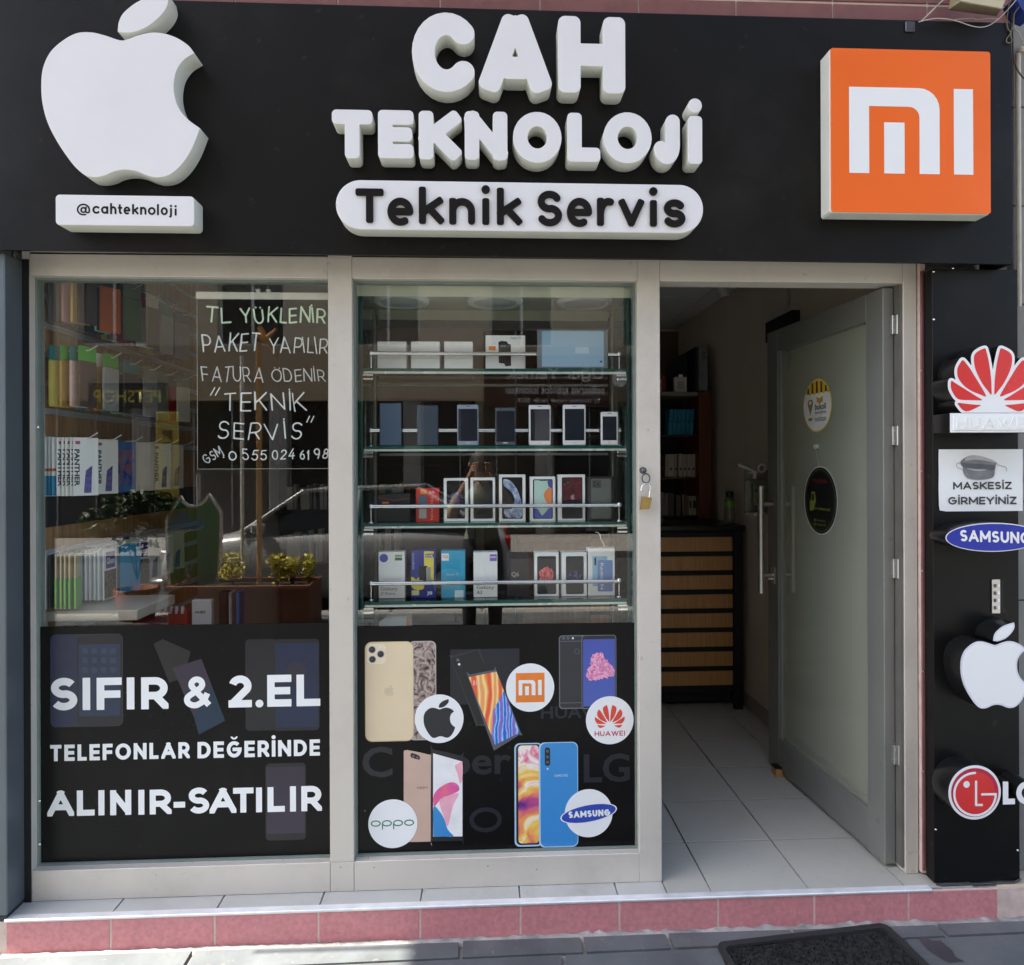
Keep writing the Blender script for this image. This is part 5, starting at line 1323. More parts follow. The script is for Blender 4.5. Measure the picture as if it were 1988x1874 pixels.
for k in range(6):
    x0 = 292+54*k - 2; lean = 0
    X0, X1, Z0, Z1 = R(BS, x0, x0+46, 1600, 2020, sy+.05); Z0 = zs2+.0005
    o = empty('blue_pack', ((X0+X1)/2, sy+.05, Z0), f'{ORD[k]} of six slim bright blue boxes from the door post', 'pack', 'slim blue boxes on the shelving')
    Msh = Matrix.Translation((0,0,0)); b = MB().prism([(X0-.006, Z0), (X1-.006, Z0), (X1+.004, Z1), (X0+.004, Z1)], sy+.05, sy+.14); b.build('box', mat('cyan_card', (.02,.22,.36), .45), o)
    MB().box(X0+.010, X1-.008, sy+.0485, sy+.0499, (Z0+Z1)/2-.004, (Z0+Z1)/2+.012).build('print', mat('navy_print', (.01,.03,.08), .5), o)
for k, (a, b_, dk) in enumerate(((165,208,.5),(275,300,.42),(305,402,.5),(405,440,.42),(462,522,.55),(524,580,.55),(585,640,.52),(645,706,.5))):
    X0, X1, Z0, Z1 = R(BX, a, b_, 335+random.uniform(-8,8), 668, sy+.05)
    o = empty('white_pack', ((X0+X1)/2, sy+.05, zs3), f'{ORD[k]} pale box from the door post on the third shelf down', 'pack', 'pale boxes on the shelving')
    bbx(X0+.001, X1-.001, sy+.05, sy+.14, zs3+.0005, Z1, .001).build('box', mat('ivory_card', (.42,.38,.31), .6, 0, .08), o)
    if b_-a > 30: MB().box((X0+X1)/2-.006, (X0+X1)/2+.006, sy+.0485, sy+.0499, zs3+.05, zs3+.066).build('print', BLACK, o)
for k, (a, b_, t_, m_) in enumerate(((205,262,890,0),(265,320,905,0),(325,400,900,1),(425,500,930,1),(515,548,915,0),(555,606,935,2),(610,655,945,3),(660,718,945,3))):
    X0, X1, Z0, Z1 = R(BX, a, b_, t_, 1225, sy+.04)
    mm = [mat('taupe_card', (.22,.19,.16), .6), mat('dark_taupe_card', (.10,.085,.07), .6), mat('brown_card', (.20,.14,.07), .6), mat('ivory_card', (.5,.45,.4))][m_]
    o = empty('carded_pack', ((X0+X1)/2, sy+.04, zs4), f'{ORD[k]} pack from the door post on the lowest visible shelf', 'pack', 'packs on the lowest visible shelf')
    bbx(X0+.001, X1-.001, sy+.04, sy+.10, zs4+.0005, Z1, .001).build('box', mm, o)
    if m_ == 3: shape('print', [rrect(X0+.007, X1-.004, zs4+.05, Z1-.03, .004)], BLACK, sy+.0394, 0, o)
# spot lamp near the ceiling and dark wall box
sp_ = empty('ceiling_spot', (1.35, 1.5, 2.6), 'white cylinder spotlight under the ceiling beyond the doorway', 'spotlight')
q0 = at(*sR(600,262), 1.5); q1 = at(*sR(560,150), 1.5)
MB().tube([(q1[0], 1.5, q1[1]), (q0[0]-.01, 1.5, q0[1])], .034, 18).build('body', mat('lamp_white', (.45,.43,.40), .5), sp_); MB().tube([(q1[0], 1.5, q1[1]-.005), (q1[0], 1.5, 2.602)], .008, 8).build('arm', mat('lamp_white', (.5,.5,.5)), sp_)
vb = empty('wall_box', (1.60, 1.0, 2.0), 'black box with pale top fixed to the wall above the door', 'wall box')
def wallpt(px_, py_, x=1.60):
    d = ROT @ Vector(((px_-994)/1307, -(py_-904.8)/1307, -1)); t = x/d.x; return CAM_Y + d.y*t, EYE + d.z*t
y0w, z0w = wallpt(*sR(860,575), 1.57); y1w, z1w = wallpt(*sR(1010,350), 1.57)
bbx(1.575, 1.619, y1w-.05, y0w, z0w, wallpt(*sR(860,440), 1.57)[1], .003).build('box', MATT, vb); bbx(1.575, 1.619, y1w-.05, y0w, wallpt(*sR(860,440), 1.57)[1]+.001, wallpt(*sR(860,420), 1.57)[1]+.012, .003).build('lid', mat('lamp_white', (.45,.43,.4)), vb)
yy0 = wallpt(*sR(1030,400), 1.618)[0]; tag(bbx(1.609, 1.6195, yy0-.012, yy0+.012, 1.98, 2.60, .002).build('cable_duct', mat('duct_beige', (.40,.35,.29), .6)), 'beige vertical cable duct on the interior wall', 'cable duct')
# sanitiser dispenser
dq = empty('sanitiser_dispenser', (1.55, .98, 1.30), 'wall bracket with lever and green sanitiser pouch beside the door handle', 'dispenser')
yd = 1.02; LAMPW = mat('dispenser_white', (.46,.44,.40), .45)
Q = lambda x, y, yy=yd: (at(*BX(x, y), yy)[0], yy, at(*BX(x, y), yy)[1])
b = MB(); b.tube([Q(1320,485), Q(1440,535), Q(1560,590), Q(1600,600)], .006, 8); b.tube([Q(1470,605), Q(1590,600)], .004, 8); b.tube([Q(1560,590), Q(1555,690)], .009, 10); b.build('lever', LAMPW, dq)
b = MB(); c = Q(1660, 540); b.tube([(c[0]+.018*math.cos(rad(a)), c[1], c[2]+.020*math.sin(rad(a))) for a in range(0, 361, 24)], .006, 8); b.tube([Q(1700,525), Q(1860,522)], .004, 8); b.build('ring', LAMPW, dq)
X0, X1, Z0, Z1 = R(BX, 1565, 1760, 770, 1085, yd); bbx(X0, X1, yd, yd+.05, Z0, Z1, .006).build('pouch', mat('green_pouch', (.13,.17,.08), .4, 0, .5, 40), dq); MB().box(X0, X1-.02, yd-.001, yd, Z0+.65*(Z1-Z0), Z0+.78*(Z1-Z0)).build('label', BLACK, dq)
X0, X1, Z0, Z1 = R(BX, 1430, 1560, 700, 1170, yd+.055); bbx(X0, X1+.12, yd+.055, yd+.085, Z0, Z1, .008).build('holder', mat('holder_grey', (.20,.20,.17), .4), dq)
X0, X1, Z0, Z1 = R(BX, 1520, 1700, 1180, 1225, yd); bbx(X0, X1, yd-.02, yd+.084, Z0, Z1, .003).build('drip_tray', LAMPW, dq)
b = MB().box(X0, 1.6195, yd+.0855, yd+.10, Z0-.0, Q(1600,560)[2]); b.build('wall_bracket', mat('holder_grey', (.2,.2,.2)), dq)
# ================================================================ glass display cabinet in the middle window
GZ = .045
gc = empty('display_cabinet', (.05, .2, .95), 'green-edged glass cabinet with four shelves behind the middle window', 'display cabinet')
gx0 = at(*sF(109, 400), GZ)[0]; gx1 = at(*sF(1864, 400), GZ)[0]; ZT = 2.135; YB = .38; ZC0 = .80
def gpanel(name, x0, x1, y0, y1, z0, z1, ef='x'):
    MB().box(x0, x1, y0+.004, y1, z0, z1).build(name, SHELFG, gc)
    if ef == 'x': MB().box(x0, x1, y0, y0+.0038, z0, z1).build('polished_edge', GREEN_EDGE, gc)
for a in (gx0, gx1): gpanel('side_pane', a-.004, a+.004, GZ, YB, ZC0, at(*sF(109, 158), GZ)[1])
for a in (gx0-.018, gx1+.010): MB().box(a, a+.008, GZ+.03, YB+.1, ZC0, ZT-.02).build('polished_edge', mat('dim_green_edge', (.02,.06,.05), .25), gc)
shelf_z = []
for f, ya, yb in ((sF,668,703),(sF,1178,1212),(sG,492,524),(sG,1003,1040)):
    zt_, zm, zl = at(*f(900, ya), GZ)[1], at(*f(900, (ya+yb)/2+3), GZ)[1], at(*f(900, yb), GZ)[1]
    shelf_z.append(zt_)
    MB().box(gx0+.006, gx1-.006, GZ+.005, YB-.03, zm+.0003, zt_).build('shelf', SHELFG, gc)
    MB().box(gx0+.006, gx1-.006, GZ, GZ+.0048, zm+.0003, zt_).build('polished_edge', GREEN_EDGE, gc)
    MB().box(gx0+.008, gx1-.008, GZ-.001, GZ+.012, zl, zm-.0002).build('shelf_trim', mat('pale_trim', (.60,.66,.60), .25, .3), gc)
    for sx in (gx0+.004, gx1-.040):
        for dz in (0, -.014): bbx(sx, sx+.036, GZ-.001, GZ+.02, zl-.009+dz, zl-.001+dz, .001).build('shelf_clip', CHROME, gc)
    MB().box(gx0+.02, gx1-.02, YB-.05, YB-.035, zl-.012, zl-.002).build('rear_bearer', mat('bearer_grey', (.30,.31,.28), .4), gc)
for x in (at(728, 900, YB-.02)[0], at(1190, 900, YB-.02)[0]):
    MB().tube([(x, YB-.02, ZC0), (x, YB-.02, ZT-.04)], .006, 10).build('rear_post', mat('pale_post', (.50,.53,.48), .3, .3), gc)
RY = GZ+.034
for f, yc in ((sF,568),(sF,1077),(sG,385),(sG,893)):
    X0, z = at(*f(172, yc), RY); X1 = at(*f(1808, yc), RY)[0]
    zb2 = shelf_z[[568,1077,385,893].index(yc)]
    MB().tube([(X0, RY, z), (X1, RY, z-.0015)], .0078, 14).build('rail', CHROME, gc)
    for x in (X0, X1):
        MB().lathe([(0,-.011),(.007,-.009),(.010,0),(.007,.009),(0,.011)], (x, RY, z), 'Z', 14).build('rail_end', CHROME, gc)
        MB().tube([(x, RY, z-.008), (x, RY, zb2+.003)], .0022, 8).build('rail_stay', CHROME, gc)
        MB().lathe([(.011,0),(.011,.002),(.004,.004)], (x, RY, zb2+.0003), 'Z', 14).build('stay_foot', CHROME, gc)
# soffit with three round lights
SOF = mat('soffit_cream', (.50,.51,.40), .6, 0, .05)
bbx(gx0-.02, gx1+.02, GZ-.01, YB+.02, ZT-.012, ZT, .002).build('soffit', SOF, gc)
bbx(gx0-.02, gx1+.02, GZ-.014, GZ-.0105, ZT-.045, ZT, .001).build('soffit', SOF, gc)
bbx(gx0+.01, gx1-.01, YB-.004, YB+.012, ZT-.055, ZT-.0125, .002).build('soffit', SOF, gc)
for k, ex in enumerate((372, 990, 1580)):
    x = at(*sF(ex, 225), .205)[0]
    lt = empty('round_downlight', (x, .205, ZT-.013), ['unlit round white ceiling light above the plain white boxes', 'unlit round white ceiling light at the centre of the soffit', 'unlit round white ceiling light above the tablet'][k], 'downlight', 'round lights in the cabinet soffit')
    MB().lathe([(.108,-.0005),(.106,-.012),(.090,-.018),(.082,-.012)], (x, .205, ZT-.013), 'Z', 40).build('trim_ring', mat('light_ring_white', (.68,.72,.68), .35), lt)
    MB().lathe([(.082,-.012),(.0,-.014)], (x, .205, ZT-.013), 'Z', 40).build('diffuser', mat('light_diffuser', (.55,.58,.55), .5), lt)

# goods -------------------------------------------------
def good(name, lab, cat, f, x0, x1, ya, yb, y, d, material, zf, r=.0015, lean=0.0, side=None):
    X0, X1, Z0, Z1 = R(f, x0, x1, ya, yb, y)
    Z0 = zf + .0006
    o = empty(name, ((X0+X1)/2, y+d/2, Z0), lab, cat)
    b = MB().bbox(X0, X1, y, y+d, Z0, Z1, r); bo = b.build('box' if cat != 'phone' and cat != 'tablet' else 'body', material, o)
    return o, (X0, X1, Z0, Z1)
def fbox(o, f, x0, x1, ya, yb, y, m_, name='print', r=.001, lay=1):
    X0, X1, Z0, Z1 = R(f, x0, x1, ya, yb, y); return shape(name, [rrect(X0, X1, Z0, Z1, r)], m_, y-.0004*lay, 0, o)
def ftext(o, s, f, x0, x1, ya, yb, y, m_, bold=0.01, lay=2, rot=0):
    X0, X1, Z0, Z1 = R(f, x0, x1, ya, yb, y)
    if not rot: return text(s, X0, X1, Z0, Z1, m_, y-.0004*lay, o, bold)
    me = text_mesh(s, 0, 1, 0, 1, bold)
    for v in me.vertices: v.co = (X0+(X1-X0)*(v.co.z if rot > 0 else v.co.z), 0, Z1-(Z1-Z0)*v.co.x) if rot > 0 else (X1-(X1-X0)*v.co.z, 0, Z0+(Z1-Z0)*v.co.x)
    return place(me, 'lettering', m_, y-.0004*lay, o)
z1, z2, z3, z4 = shelf_z
by = GZ+.055
for k, (a, b_) in enumerate(((213,405),(436,625),(655,843))):
    o, _ = good('white_box', ['first plain white box from the cabinet edge, top shelf', 'middle one of three plain white boxes, top shelf', 'plain white box next to the camera-lens box, top shelf'][k], 'box', sF, a, b_, 490, 665, by, .09, WBOX, z1)
    fbox(o, sF, a+6, b_-6, 600, 603, by, mat('faint_seam', (.66,.67,.66), .6), 'seam', .0002)
o, _ = good('handset_box', 'white box printed with a black handset, orange sticker', 'box', sF, 928, 1190, 449, 667, by, .07, WBOX, z1)
ftext(o, 'Nokia 113', sF, 1092, 1158, 460, 474, by, mat('grey_ink', (.3,.3,.3), .5)); fbox(o, sF, 948, 993, 521, 549, by, mat('orange_sticker', (.85,.25,.04), .5), 'sticker')
X = lambda f, pts, y: [at(*f(*p), y) for p in pts]
shape('print', [X(sF, [(1012,495),(1030,486),(1068,490),(1076,505),(1094,512),(1096,650),(1060,654),(1050,636),(1015,632)], by)], mat('handset_black', (.02,.02,.022), .4), by-.0005, 0, o)
ftext(o, '00:00', sF, 1028, 1060, 515, 528, by, mat('grey_ink', (.3,.3,.3)), lay=3)
# tablet leaning against the rail
ty = GZ+.004
o, _ = good('tablet', 'grey tablet with bright pale screen leaning on the top rail', 'tablet', sF, 1268, 1736, 410, 665, ty, .008, mat('tablet_grey', (.13,.17,.19), .35), z1, .003)
fbox(o, sF, 1298, 1706, 422, 656, ty, SKYP, 'screen', .001); fbox(o, sF, 1519, 1608, 527, 570, ty, mat('faint_label', (.42,.55,.66), .3), 'label', .001, 2)
fbox(o, sF, 1682, 1694, 617, 629, ty, BLACK, 'icon', .001, 2)
# phones on the second shelf
SCR = mat('dark_phone_screen', (.018,.022,.032), .06, 0, .1, 3); PBL = mat('blue_grey_glass', (.09,.13,.19), .08, 0, .2, 4)  # blue-grey glass lightened to stand in for reflected sky
def phone(lab, a, b_, t_, body, scr, f=sF, bt=1170, home=False, label=None):
    o, (X0, X1, Z0, Z1) = good('smartphone', lab, 'phone', f, a, b_, t_, bt, GZ+.005, .0075, body, z2, .0035)
    if scr:
        fbox(o, f, scr[0], scr[1], scr[2], scr[3], GZ+.005, SCR, 'screen', .0012)
        cx = (a+b_)/2; fbox(o, f, cx-13, cx+13, t_+9, t_+13, GZ+.005, mat('earpiece', (.1,.1,.11), .4), 'earpiece', .0004)
        if home: c = at(*f(cx, bt-15), GZ+.005); shape('home_button', [ell(c[0], c[1], .0042, None, 20), ell(c[0], c[1], .0034, None, 20)[::-1]], mat('earpiece', (.1,.1,.1)), GZ+.0046, 0, o)
        else: fbox(o, f, cx-15, cx+15, bt-15, bt-9, GZ+.005, mat('home_bar', (.62,.64,.66), .3), 'home_button', .0008)
    return o
phone('dark blue-grey phone back, first from the cabinet edge', 228, 372, 896, PBL, None); phone('slim dark grey phone back, second on the phone shelf', 476, 615, 910, mat('slate_glass', (.065,.085,.11), .08, 0, .2, 4), None)
o = phone('silver-blue phone with grey screen, third on the phone shelf', 741, 881, 906, mat('silver_blue_phone', (.34,.42,.52), .3, .3), (748,874,934,1146))
o = phone('small dark phone beside the silver-blue one', 991, 1124, 926, mat('slate_phone', (.09,.115,.13), .2), (997,1119,948,1150))
phone('white phone with dark screen, fifth on the phone shelf', 1213, 1357, 908, WHITE, (1224,1350,936,1144))
phone('white phone second from the far cabinet edge', 1437, 1588, 906, WHITE, (1450,1578,934,1142))
phone('small white phone with round home button, last on its shelf', 1687, 1802, 953, WHITE, (1699,1791,984,1141), home=True)
# third shelf
o, _ = good('black_box', 'black box with thin red lines behind the third rail', 'box', sG, 215, 430, 300, 490, by, .06, BLACK, z3)
shape('print', thick(X(sG, [(218,325),(330,345),(425,330)], by), .0015), mat('red_ink', (.45,.06,.04), .4), by-.0005, 0, o); fbox(o, sG, 246, 290, 354, 366, by, mat('orange_ink', (.85,.2,.02), .4))
def twofaced(o): pass
o, _ = good('red_phone_box', 'small red phone box with orange sticker on the third shelf', 'box', sG, 468, 620, 264, 488, by, .05, mat('red_card', (.60,.035,.022), .4), z3)
fbox(o, sG, 496, 536, 272, 304, by, mat('orange_sticker', (.85,.25,.04)), 'sticker'); fbox(o, sG, 486, 541, 308, 470, by, mat('grey_handset', (.16,.15,.15), .4), 'print', .003); fbox(o, sG, 491, 536, 320, 364, by, mat('handset_screen', (.10,.16,.25), .3), 'print', .001, 2)
fbox(o, sG, 490, 538, 400, 462, by, mat('handset_keys', (.45,.44,.43), .4), 'print', .002, 2); ftext(o, 'LG', sG, 560, 590, 282, 298, by, WHITEV); ftext(o, 'TELEFON', sG, 566, 582, 315, 472, by, mat('pink_ink', (.8,.35,.33), .4), rot=1)
BL1 = ramp_print('blue_bloom_print', [(.008,.008,.012),(.012,.012,.02),(.06,.07,.20),(.20,.22,.45)], 90, 1.0)
RB1 = ramp_print('red_bloom_print', [(.05,.01,.01),(.55,.04,.05),(.80,.25,.22),(.30,.02,.03)], 90, 1.0)
def iph(lab, f, a, b_, t_, bt, ph, zf, kind, dark=False):
    o, (X0, X1, Z0, Z1) = good('phone_box', lab, 'box', f, a, b_, t_, bt, by, .045, WBOX if not dark else BLACK, zf)
    if kind != 'back': fbox(o, f, *ph, by, mat('print_black_phone', (.010,.010,.013), .2), 'print', .005)
    cx, cy = (ph[0]+ph[1])/2, (ph[2]+ph[3])/2
    if kind == 'bloom' or kind == 'redbloom':
        random.seed(len(lab)); pts = []
        for k in range(26):
            q = (46 if kind == 'bloom' else 50)*random.uniform(.82, 1.12); A_ = 2*math.pi*k/26; pts.append((cx+q*math.cos(A_)*.95, cy+(-10 if kind == 'bloom' and zf == z3 else 12 if kind == 'bloom' else 0)+q*math.sin(A_)*(.9 if kind == 'bloom' else 1.15)))
        shape('print', [X(f, pts, by)], BL1 if kind == 'bloom' else RB1, by-.0009, 0, o)
    return o
o = iph('white phone box with blue bloom, next to the red box', sG, 652, 813, 198, 491, (671,792,214,465), z3, 'bloom')
o = iph('white phone box showing a black phone back, third shelf', sG, 828, 991, 194, 491, (847,975,212,465), z3, 'plain')
c = at(*sG(878, 229), by); shape('print', [ell(c[0], c[1], .0042, None, 16)], mat('lens_grey', (.15,.15,.17), .3), by-.001, 0, o)
o = iph('tall white phone box with pale blue arc on black', sG, 1017, 1191, 174, 491, (1036,1171,192,466), z3, 'plain')
shape('print', [X(sG, smooth([(1046,205),(1090,215),(1130,262),(1155,320),(1166,370),(1166,455),(1120,457),(1060,452),(1050,400),(1100,400),(1120,340),(1095,285),(1050,250)], (), 2), by)], ramp_print('pale_arc_print', [(.05,.08,.16),(.25,.32,.50),(.55,.62,.75),(.75,.80,.86)], 20, 2), by-.0009, 0, o)
o = iph('white phone box with green, orange and blue screen', sG, 1221, 1388, 188, 491, (1240,1370,205,466), z3, 'plain')
shape('print', [[at(*sG(*p), by) for p in ((1247,212),(1363,212),(1363,460),(1247,460))]], grad('mint_print', (.18,.55,.38), (.70,.78,.75), .25, .9), by-.0009, 0, o)
shape('print', [X(sG, smooth([(1310,310),(1340,262),(1363,268),(1363,380),(1340,370)], (2,3), 3), by)], mat('print_orange2', (.85,.22,.05), .3), by-.0013, 0, o); shape('print', [X(sG, smooth([(1335,212),(1363,212),(1363,265),(1340,250)], (0,1,2), 2), by)], mat('print_navy', (.03,.05,.30), .3), by-.0013, 0, o)
shape('print', [X(sG, smooth([(1247,400),(1275,405),(1300,445),(1340,400),(1363,395),(1363,460),(1247,460)], (5,6), 2), by)], mat('print_royal', (.05,.08,.45)), by-.0013, 0, o); fbox(o, sG, 1283, 1330, 206, 216, by, BLACK, 'print', .001, 4)
o = iph('white phone box with maroon phone back and apple mark', sG, 1405, 1584, 174, 491, (1430,1566,192,465), z3, 'plain')
fbox(o, sG, 1434, 1562, 197, 340, by, ramp_print('maroon_print', [(.02,.008,.010),(.10,.015,.02),(.18,.03,.04)], 25, 1), 'print', .005, 2); bo_, lf_ = apple(*R(sG, 1488, 1514, 302, 340, by)); shape('print', [bo_], mat('pink_grey_ink', (.5,.32,.33), .3), by-.0013, 0, o); shape('print', [lf_], mat('pink_grey_ink', (.5,.3,.3)), by-.0013, 0, o)
fbox(o, sG, 1436, 1482, 202, 250, by, mat('lens_plate', (.05,.015,.018), .3), 'print', .003, 3)
for p in ((1448,240),(1470,228)): c = at(*sG(*p), by); shape('print', [ell(c[0], c[1], .0035, None, 16)], mat('lens_grey', (.15,.15,.17)), by-.002, 0, o)
o = iph('black phone box with grey-green phone back, end of third shelf', sG, 1597, 1770, 187, 491, (1622,1754,202,465), z3, 'back', True)
fbox(o, sG, 1622, 1754, 202, 465, by, mat('print_midnight_green', (.15,.165,.15), .25, 0, .1, 5), 'print', .006); fbox(o, sG, 1630, 1688, 210, 262, by, mat('lens_plate2', (.06,.065,.06), .3), 'print', .004, 2)
for p in ((1645,226),(1645,248),(1668,237)): c = at(*sG(*p), by); shape('print', [ell(c[0], c[1], .0035, None, 16)], BLACK, by-.0015, 0, o)
# fourth shelf
o, _ = good('phone_box', 'white box with round blue sticker reading Galaxy J7 Prime', 'box', sG, 222, 395, 684, 990, by, .05, WBOX, z4)
c = at(*sG(257,725), by); shape('sticker', [ell(c[0], c[1], .0155, None, 30)], mat('sticker_blue', (.03,.05,.40), .4), by-.0006, 0, o); fbox(o, sG, 330, 378, 702, 718, by, mat('sticker_green', (.28,.48,.12), .4), 'sticker'); fbox(o, sG, 330, 378, 722, 740, by, mat('sticker_teal', (.05,.10,.10), .4), 'sticker')
ftext(o, 'Galaxy', sG, 235, 350, 912, 945, by, mat('grey_ink', (.3,.3,.3))); ftext(o, 'J7 Prime', sG, 235, 333, 950, 972, by, mat('grey_ink', (.3,.3,.3)))
o, _ = good('phone_box', 'dark blue and yellow box marked KVK and J8', 'box', sG, 435, 600, 674, 990, by, .05, mat('navy_card', (.015,.03,.24), .35), z4)
fbox(o, sG, 522, 586, 680, 870, by, mat('yellow_card', (.80,.68,.10), .4)); ftext(o, 'KVK', sG, 538, 584, 700, 716, by, BLACK, .03, 3); fbox(o, sG, 532, 588, 696, 720, by, mat('navy_card', (.01,.03,.2)), lay=2); ftext(o, 'KVK', sG, 538, 584, 701, 716, by, WHITEV, .03, 4)
shape('print', [X(sG, smooth([(437,848),(455,852),(470,868),(490,848),(520,880),(520,925),(480,935),(440,915)], (0,), 2), by)], mat('yellow_card', (.8,.7,.1)), by-.0007, 0, o); ftext(o, 'General Mobile', sG, 445, 460, 690, 800, by, mat('pale_blue_ink', (.4,.5,.8), .4), rot=1)
fbox(o, sG, 490, 545, 776, 870, by, mat('print_black_phone', (.02,.02,.02)), 'print', .003, 2); fbox(o, sG, 536, 566, 784, 875, by, mat('lens_grey2', (.35,.36,.33), .3), 'print', .003, 3)
ftext(o, 'J8', sG, 540, 577, 943, 972, by, mat('pale_ink', (.75,.76,.85), .4), .03); fbox(o, sG, 441, 490, 937, 970, by, mat('cream_sticker', (.7,.68,.35), .4), 'sticker')
o, _ = good('phone_box', 'bright cyan phone box with a small white sticker', 'box', sG, 635, 793, 676, 990, by, .05, mat('cyan_box_card', (.025,.36,.58), .4), z4)
fbox(o, sG, 637, 686, 694, 742, by, WBOX, 'sticker'); ftext(o, 'YOGA', sG, 641, 682, 706, 724, by, mat('magenta_ink', (.55,.15,.3), .4)); ftext(o, 'honor 7i', sG, 670, 748, 822, 840, by, mat('pale_cyan_ink', (.35,.65,.8), .4)); fbox(o, sG, 724, 782, 936, 984, by, mat('ice_sticker', (.62,.80,.85), .4), 'sticker')
o, _ = good('phone_box', 'white box with purple sticker reading Galaxy A3', 'box', sG, 848, 1006, 686, 990, by, .05, WBOX, z4)
fbox(o, sG, 955, 1001, 700, 744, by, mat('sticker_purple', (.26,.14,.55), .4), 'sticker', .003); fbox(o, sG, 957, 999, 712, 724, by, mat('sticker_lilac', (.6,.55,.8), .4), 'sticker', .001, 2); ftext(o, 'Galaxy', sG, 868, 985, 905, 935, by, mat('grey_ink', (.3,.3,.3))); ftext(o, 'A3', sG, 868, 905, 938, 962, by, mat('grey_ink', (.3,.3,.3)), .02)
o, _ = good('phone_box', 'very dark box marked Q6 on the bottom shelf', 'box', sG, 1068, 1215, 690, 988, by, .05, mat('maroon_black_card', (.014,.008,.009), .4), z4)
ftext(o, 'Q6', sG, 1098, 1148, 815, 852, by, mat('mid_grey_ink', (.35,.35,.35), .4), .02)
o = iph('white phone box with a red flower, bottom shelf', sG, 1250, 1410, 686, 988, (1268,1392,712,962), z4, 'redbloom')
o = iph('white phone box with blue bloom, bottom shelf', sG, 1430, 1595, 686, 988, (1457,1574,712,962), z4, 'bloom')
o, _ = good('phone_box', 'tall white box showing two blue phones lettered Redmi N', 'box', sG, 1605, 1780, 660, 990, by, .05, WBOX, z4)
fbox(o, sG, 1632, 1730, 712, 910, by, mat('print_skyblue', (.35,.55,.70), .3), 'print', .004); fbox(o, sG, 1666, 1764, 738, 944, by, grad('blue_violet_print', (.08,.45,.75), (.30,.06,.32), .1, .9), 'print', .004, 2)
ftext(o, 'Redmi N', sG, 1684, 1704, 756, 930, by, WHITEV, .01, 4, rot=1); fbox(o, sG, 1644, 1656, 722, 772, by, BLACK, 'print', .002, 2)
# clear curved hook on top of that box and odds at the foot of the cabinet
hk = tag(MB().tube([(at(*sG(x, y), GZ+.08)[0], GZ+.08, at(*sG(x, y), GZ+.08)[1]) for x, y in ((1650,555),(1668,553),(1682,570),(1688,600),(1704,625),(1712,650),(1700,659))], .0028, 8).build('bent_clip', CHROME), 'shiny bent metal clip standing above the last box', 'clip')
X0, X1, Z0, Z1 = R(sG, 225, 430, 1112, 1160, GZ+.12)
o = empty('low_white_box', (X0, GZ+.12, Z0-.2), 'white box with orange end low in the cabinet', 'box'); b = MB(); b.prism([(X0, Z0-.2), (X1, Z0-.2), (X1, Z1), (X0+.03, Z1), (X0, Z0+.006)], GZ+.12, GZ+.2); b.build('box', WBOX, o); bbx(X1-.012, X1+.001, GZ+.119, GZ+.1195, Z0-.1, Z1-.001, .0001).build('print', mat('orange_sticker', (.8,.3,.1)), o)
cz = .80
bbx(gx0-.004, gx1+.004, GZ+.006, YB, cz-.02, cz, .002).build('base_board', CREAM, gc)
for x in (gx0+.005, gx1-.03): 
    for y in (GZ+.02, YB-.04): MB().box(x, x+.022, y, y+.022, .001, cz-.0205).build('leg', MATT, gc)

# ================================================================ hanging acrylic board with handwriting
AY = .030
ab = empty('acrylic_board', (-.75, AY, 1.6), 'dark clear hanging board with handwritten white Turkish service list', 'board')
X0, X1, Z0, Z1 = R(sD, 1070, 1893, 255, 1310, AY)
BG = glass_mat('smoked_acrylic', (.55,.53,.46), 1.4, boost=.6)
MB().box(X0, X1, AY, AY+.003, Z0, Z1).build('panel', BG, ab)
EDG = mat('board_edge', (.42,.45,.36), .3)
for q in ((X0-.0015, X0, Z0, Z1), (X1, X1+.0015, Z0, Z1), (X0, X1, Z0-.0015, Z0)): MB().box(q[0], q[1], AY-.0003, AY+.0033, q[2], q[3]).build('polished_edge', EDG, ab)
XR0_, XR1_, ZR0, ZR1 = R(sD, 1058, 1892, 209, 254, AY-.004)
bbx(XR0_, XR1_, AY-.006, AY+.008, ZR0, ZR1, .003).build('hanging_rail', mat('rail_cream', (.72,.70,.62), .4), ab)
for ex in (1448, 1512):
    q = at(*sD(ex, 200), AY); MB().lathe([(0,-.012),(.003,-.01),(.007,.0),(.0095,.006)], (q[0], AY, q[1]-.004), 'Z', 14).build('suction_cup', mat('cup_clear', (.55,.55,.52), .2), ab)
    MB().tube([(q[0], AY, q[1]), (q[0]+(.004 if ex < 1480 else -.004), AY, 2.13)], .0008, 6).build('cord', EDG, ab)
random.seed(13)
INKG = mat('chalk_ink_green', (.70,.88,.66), .6); INKW = mat('chalk_ink_white', (.74,.75,.72), .6); INKD = mat('chalk_ink_thin', (.56,.57,.54), .6)
wz = lambda n: n/3.2108*2.43/1307
def hand(s, x0, x1, ya, yb, m_, w, jit=.035, gap=.2, rot=0):
    A0, A1, B0, B1 = R(sD, x0, x1, ya, yb, AY)
    P = line_polys(s, A0, A1, B0, B1, wz(w), 'round', gap=gap, jit=jit, res=34)
    if rot: P = rot2(P, ((A0+A1)/2, (B0+B1)/2), rot)
    return shape('handwriting', P, m_, AY-.0004, 0, ab)
hand('TL', 1120, 1285, 304, 402, INKG, 11); hand('YÜKLENİR', 1338, 1872, 306, 404, INKG, 11)
hand('PAKET', 1104, 1455, 470, 582, INKW, 9); hand('YAPILIR', 1508, 1884, 488, 592, INKW, 8)
hand('FATURA', 1102, 1480, 675, 770, INKD, 7); hand('ÖDENİR', 1530, 1868, 688, 768, INKD, 7)
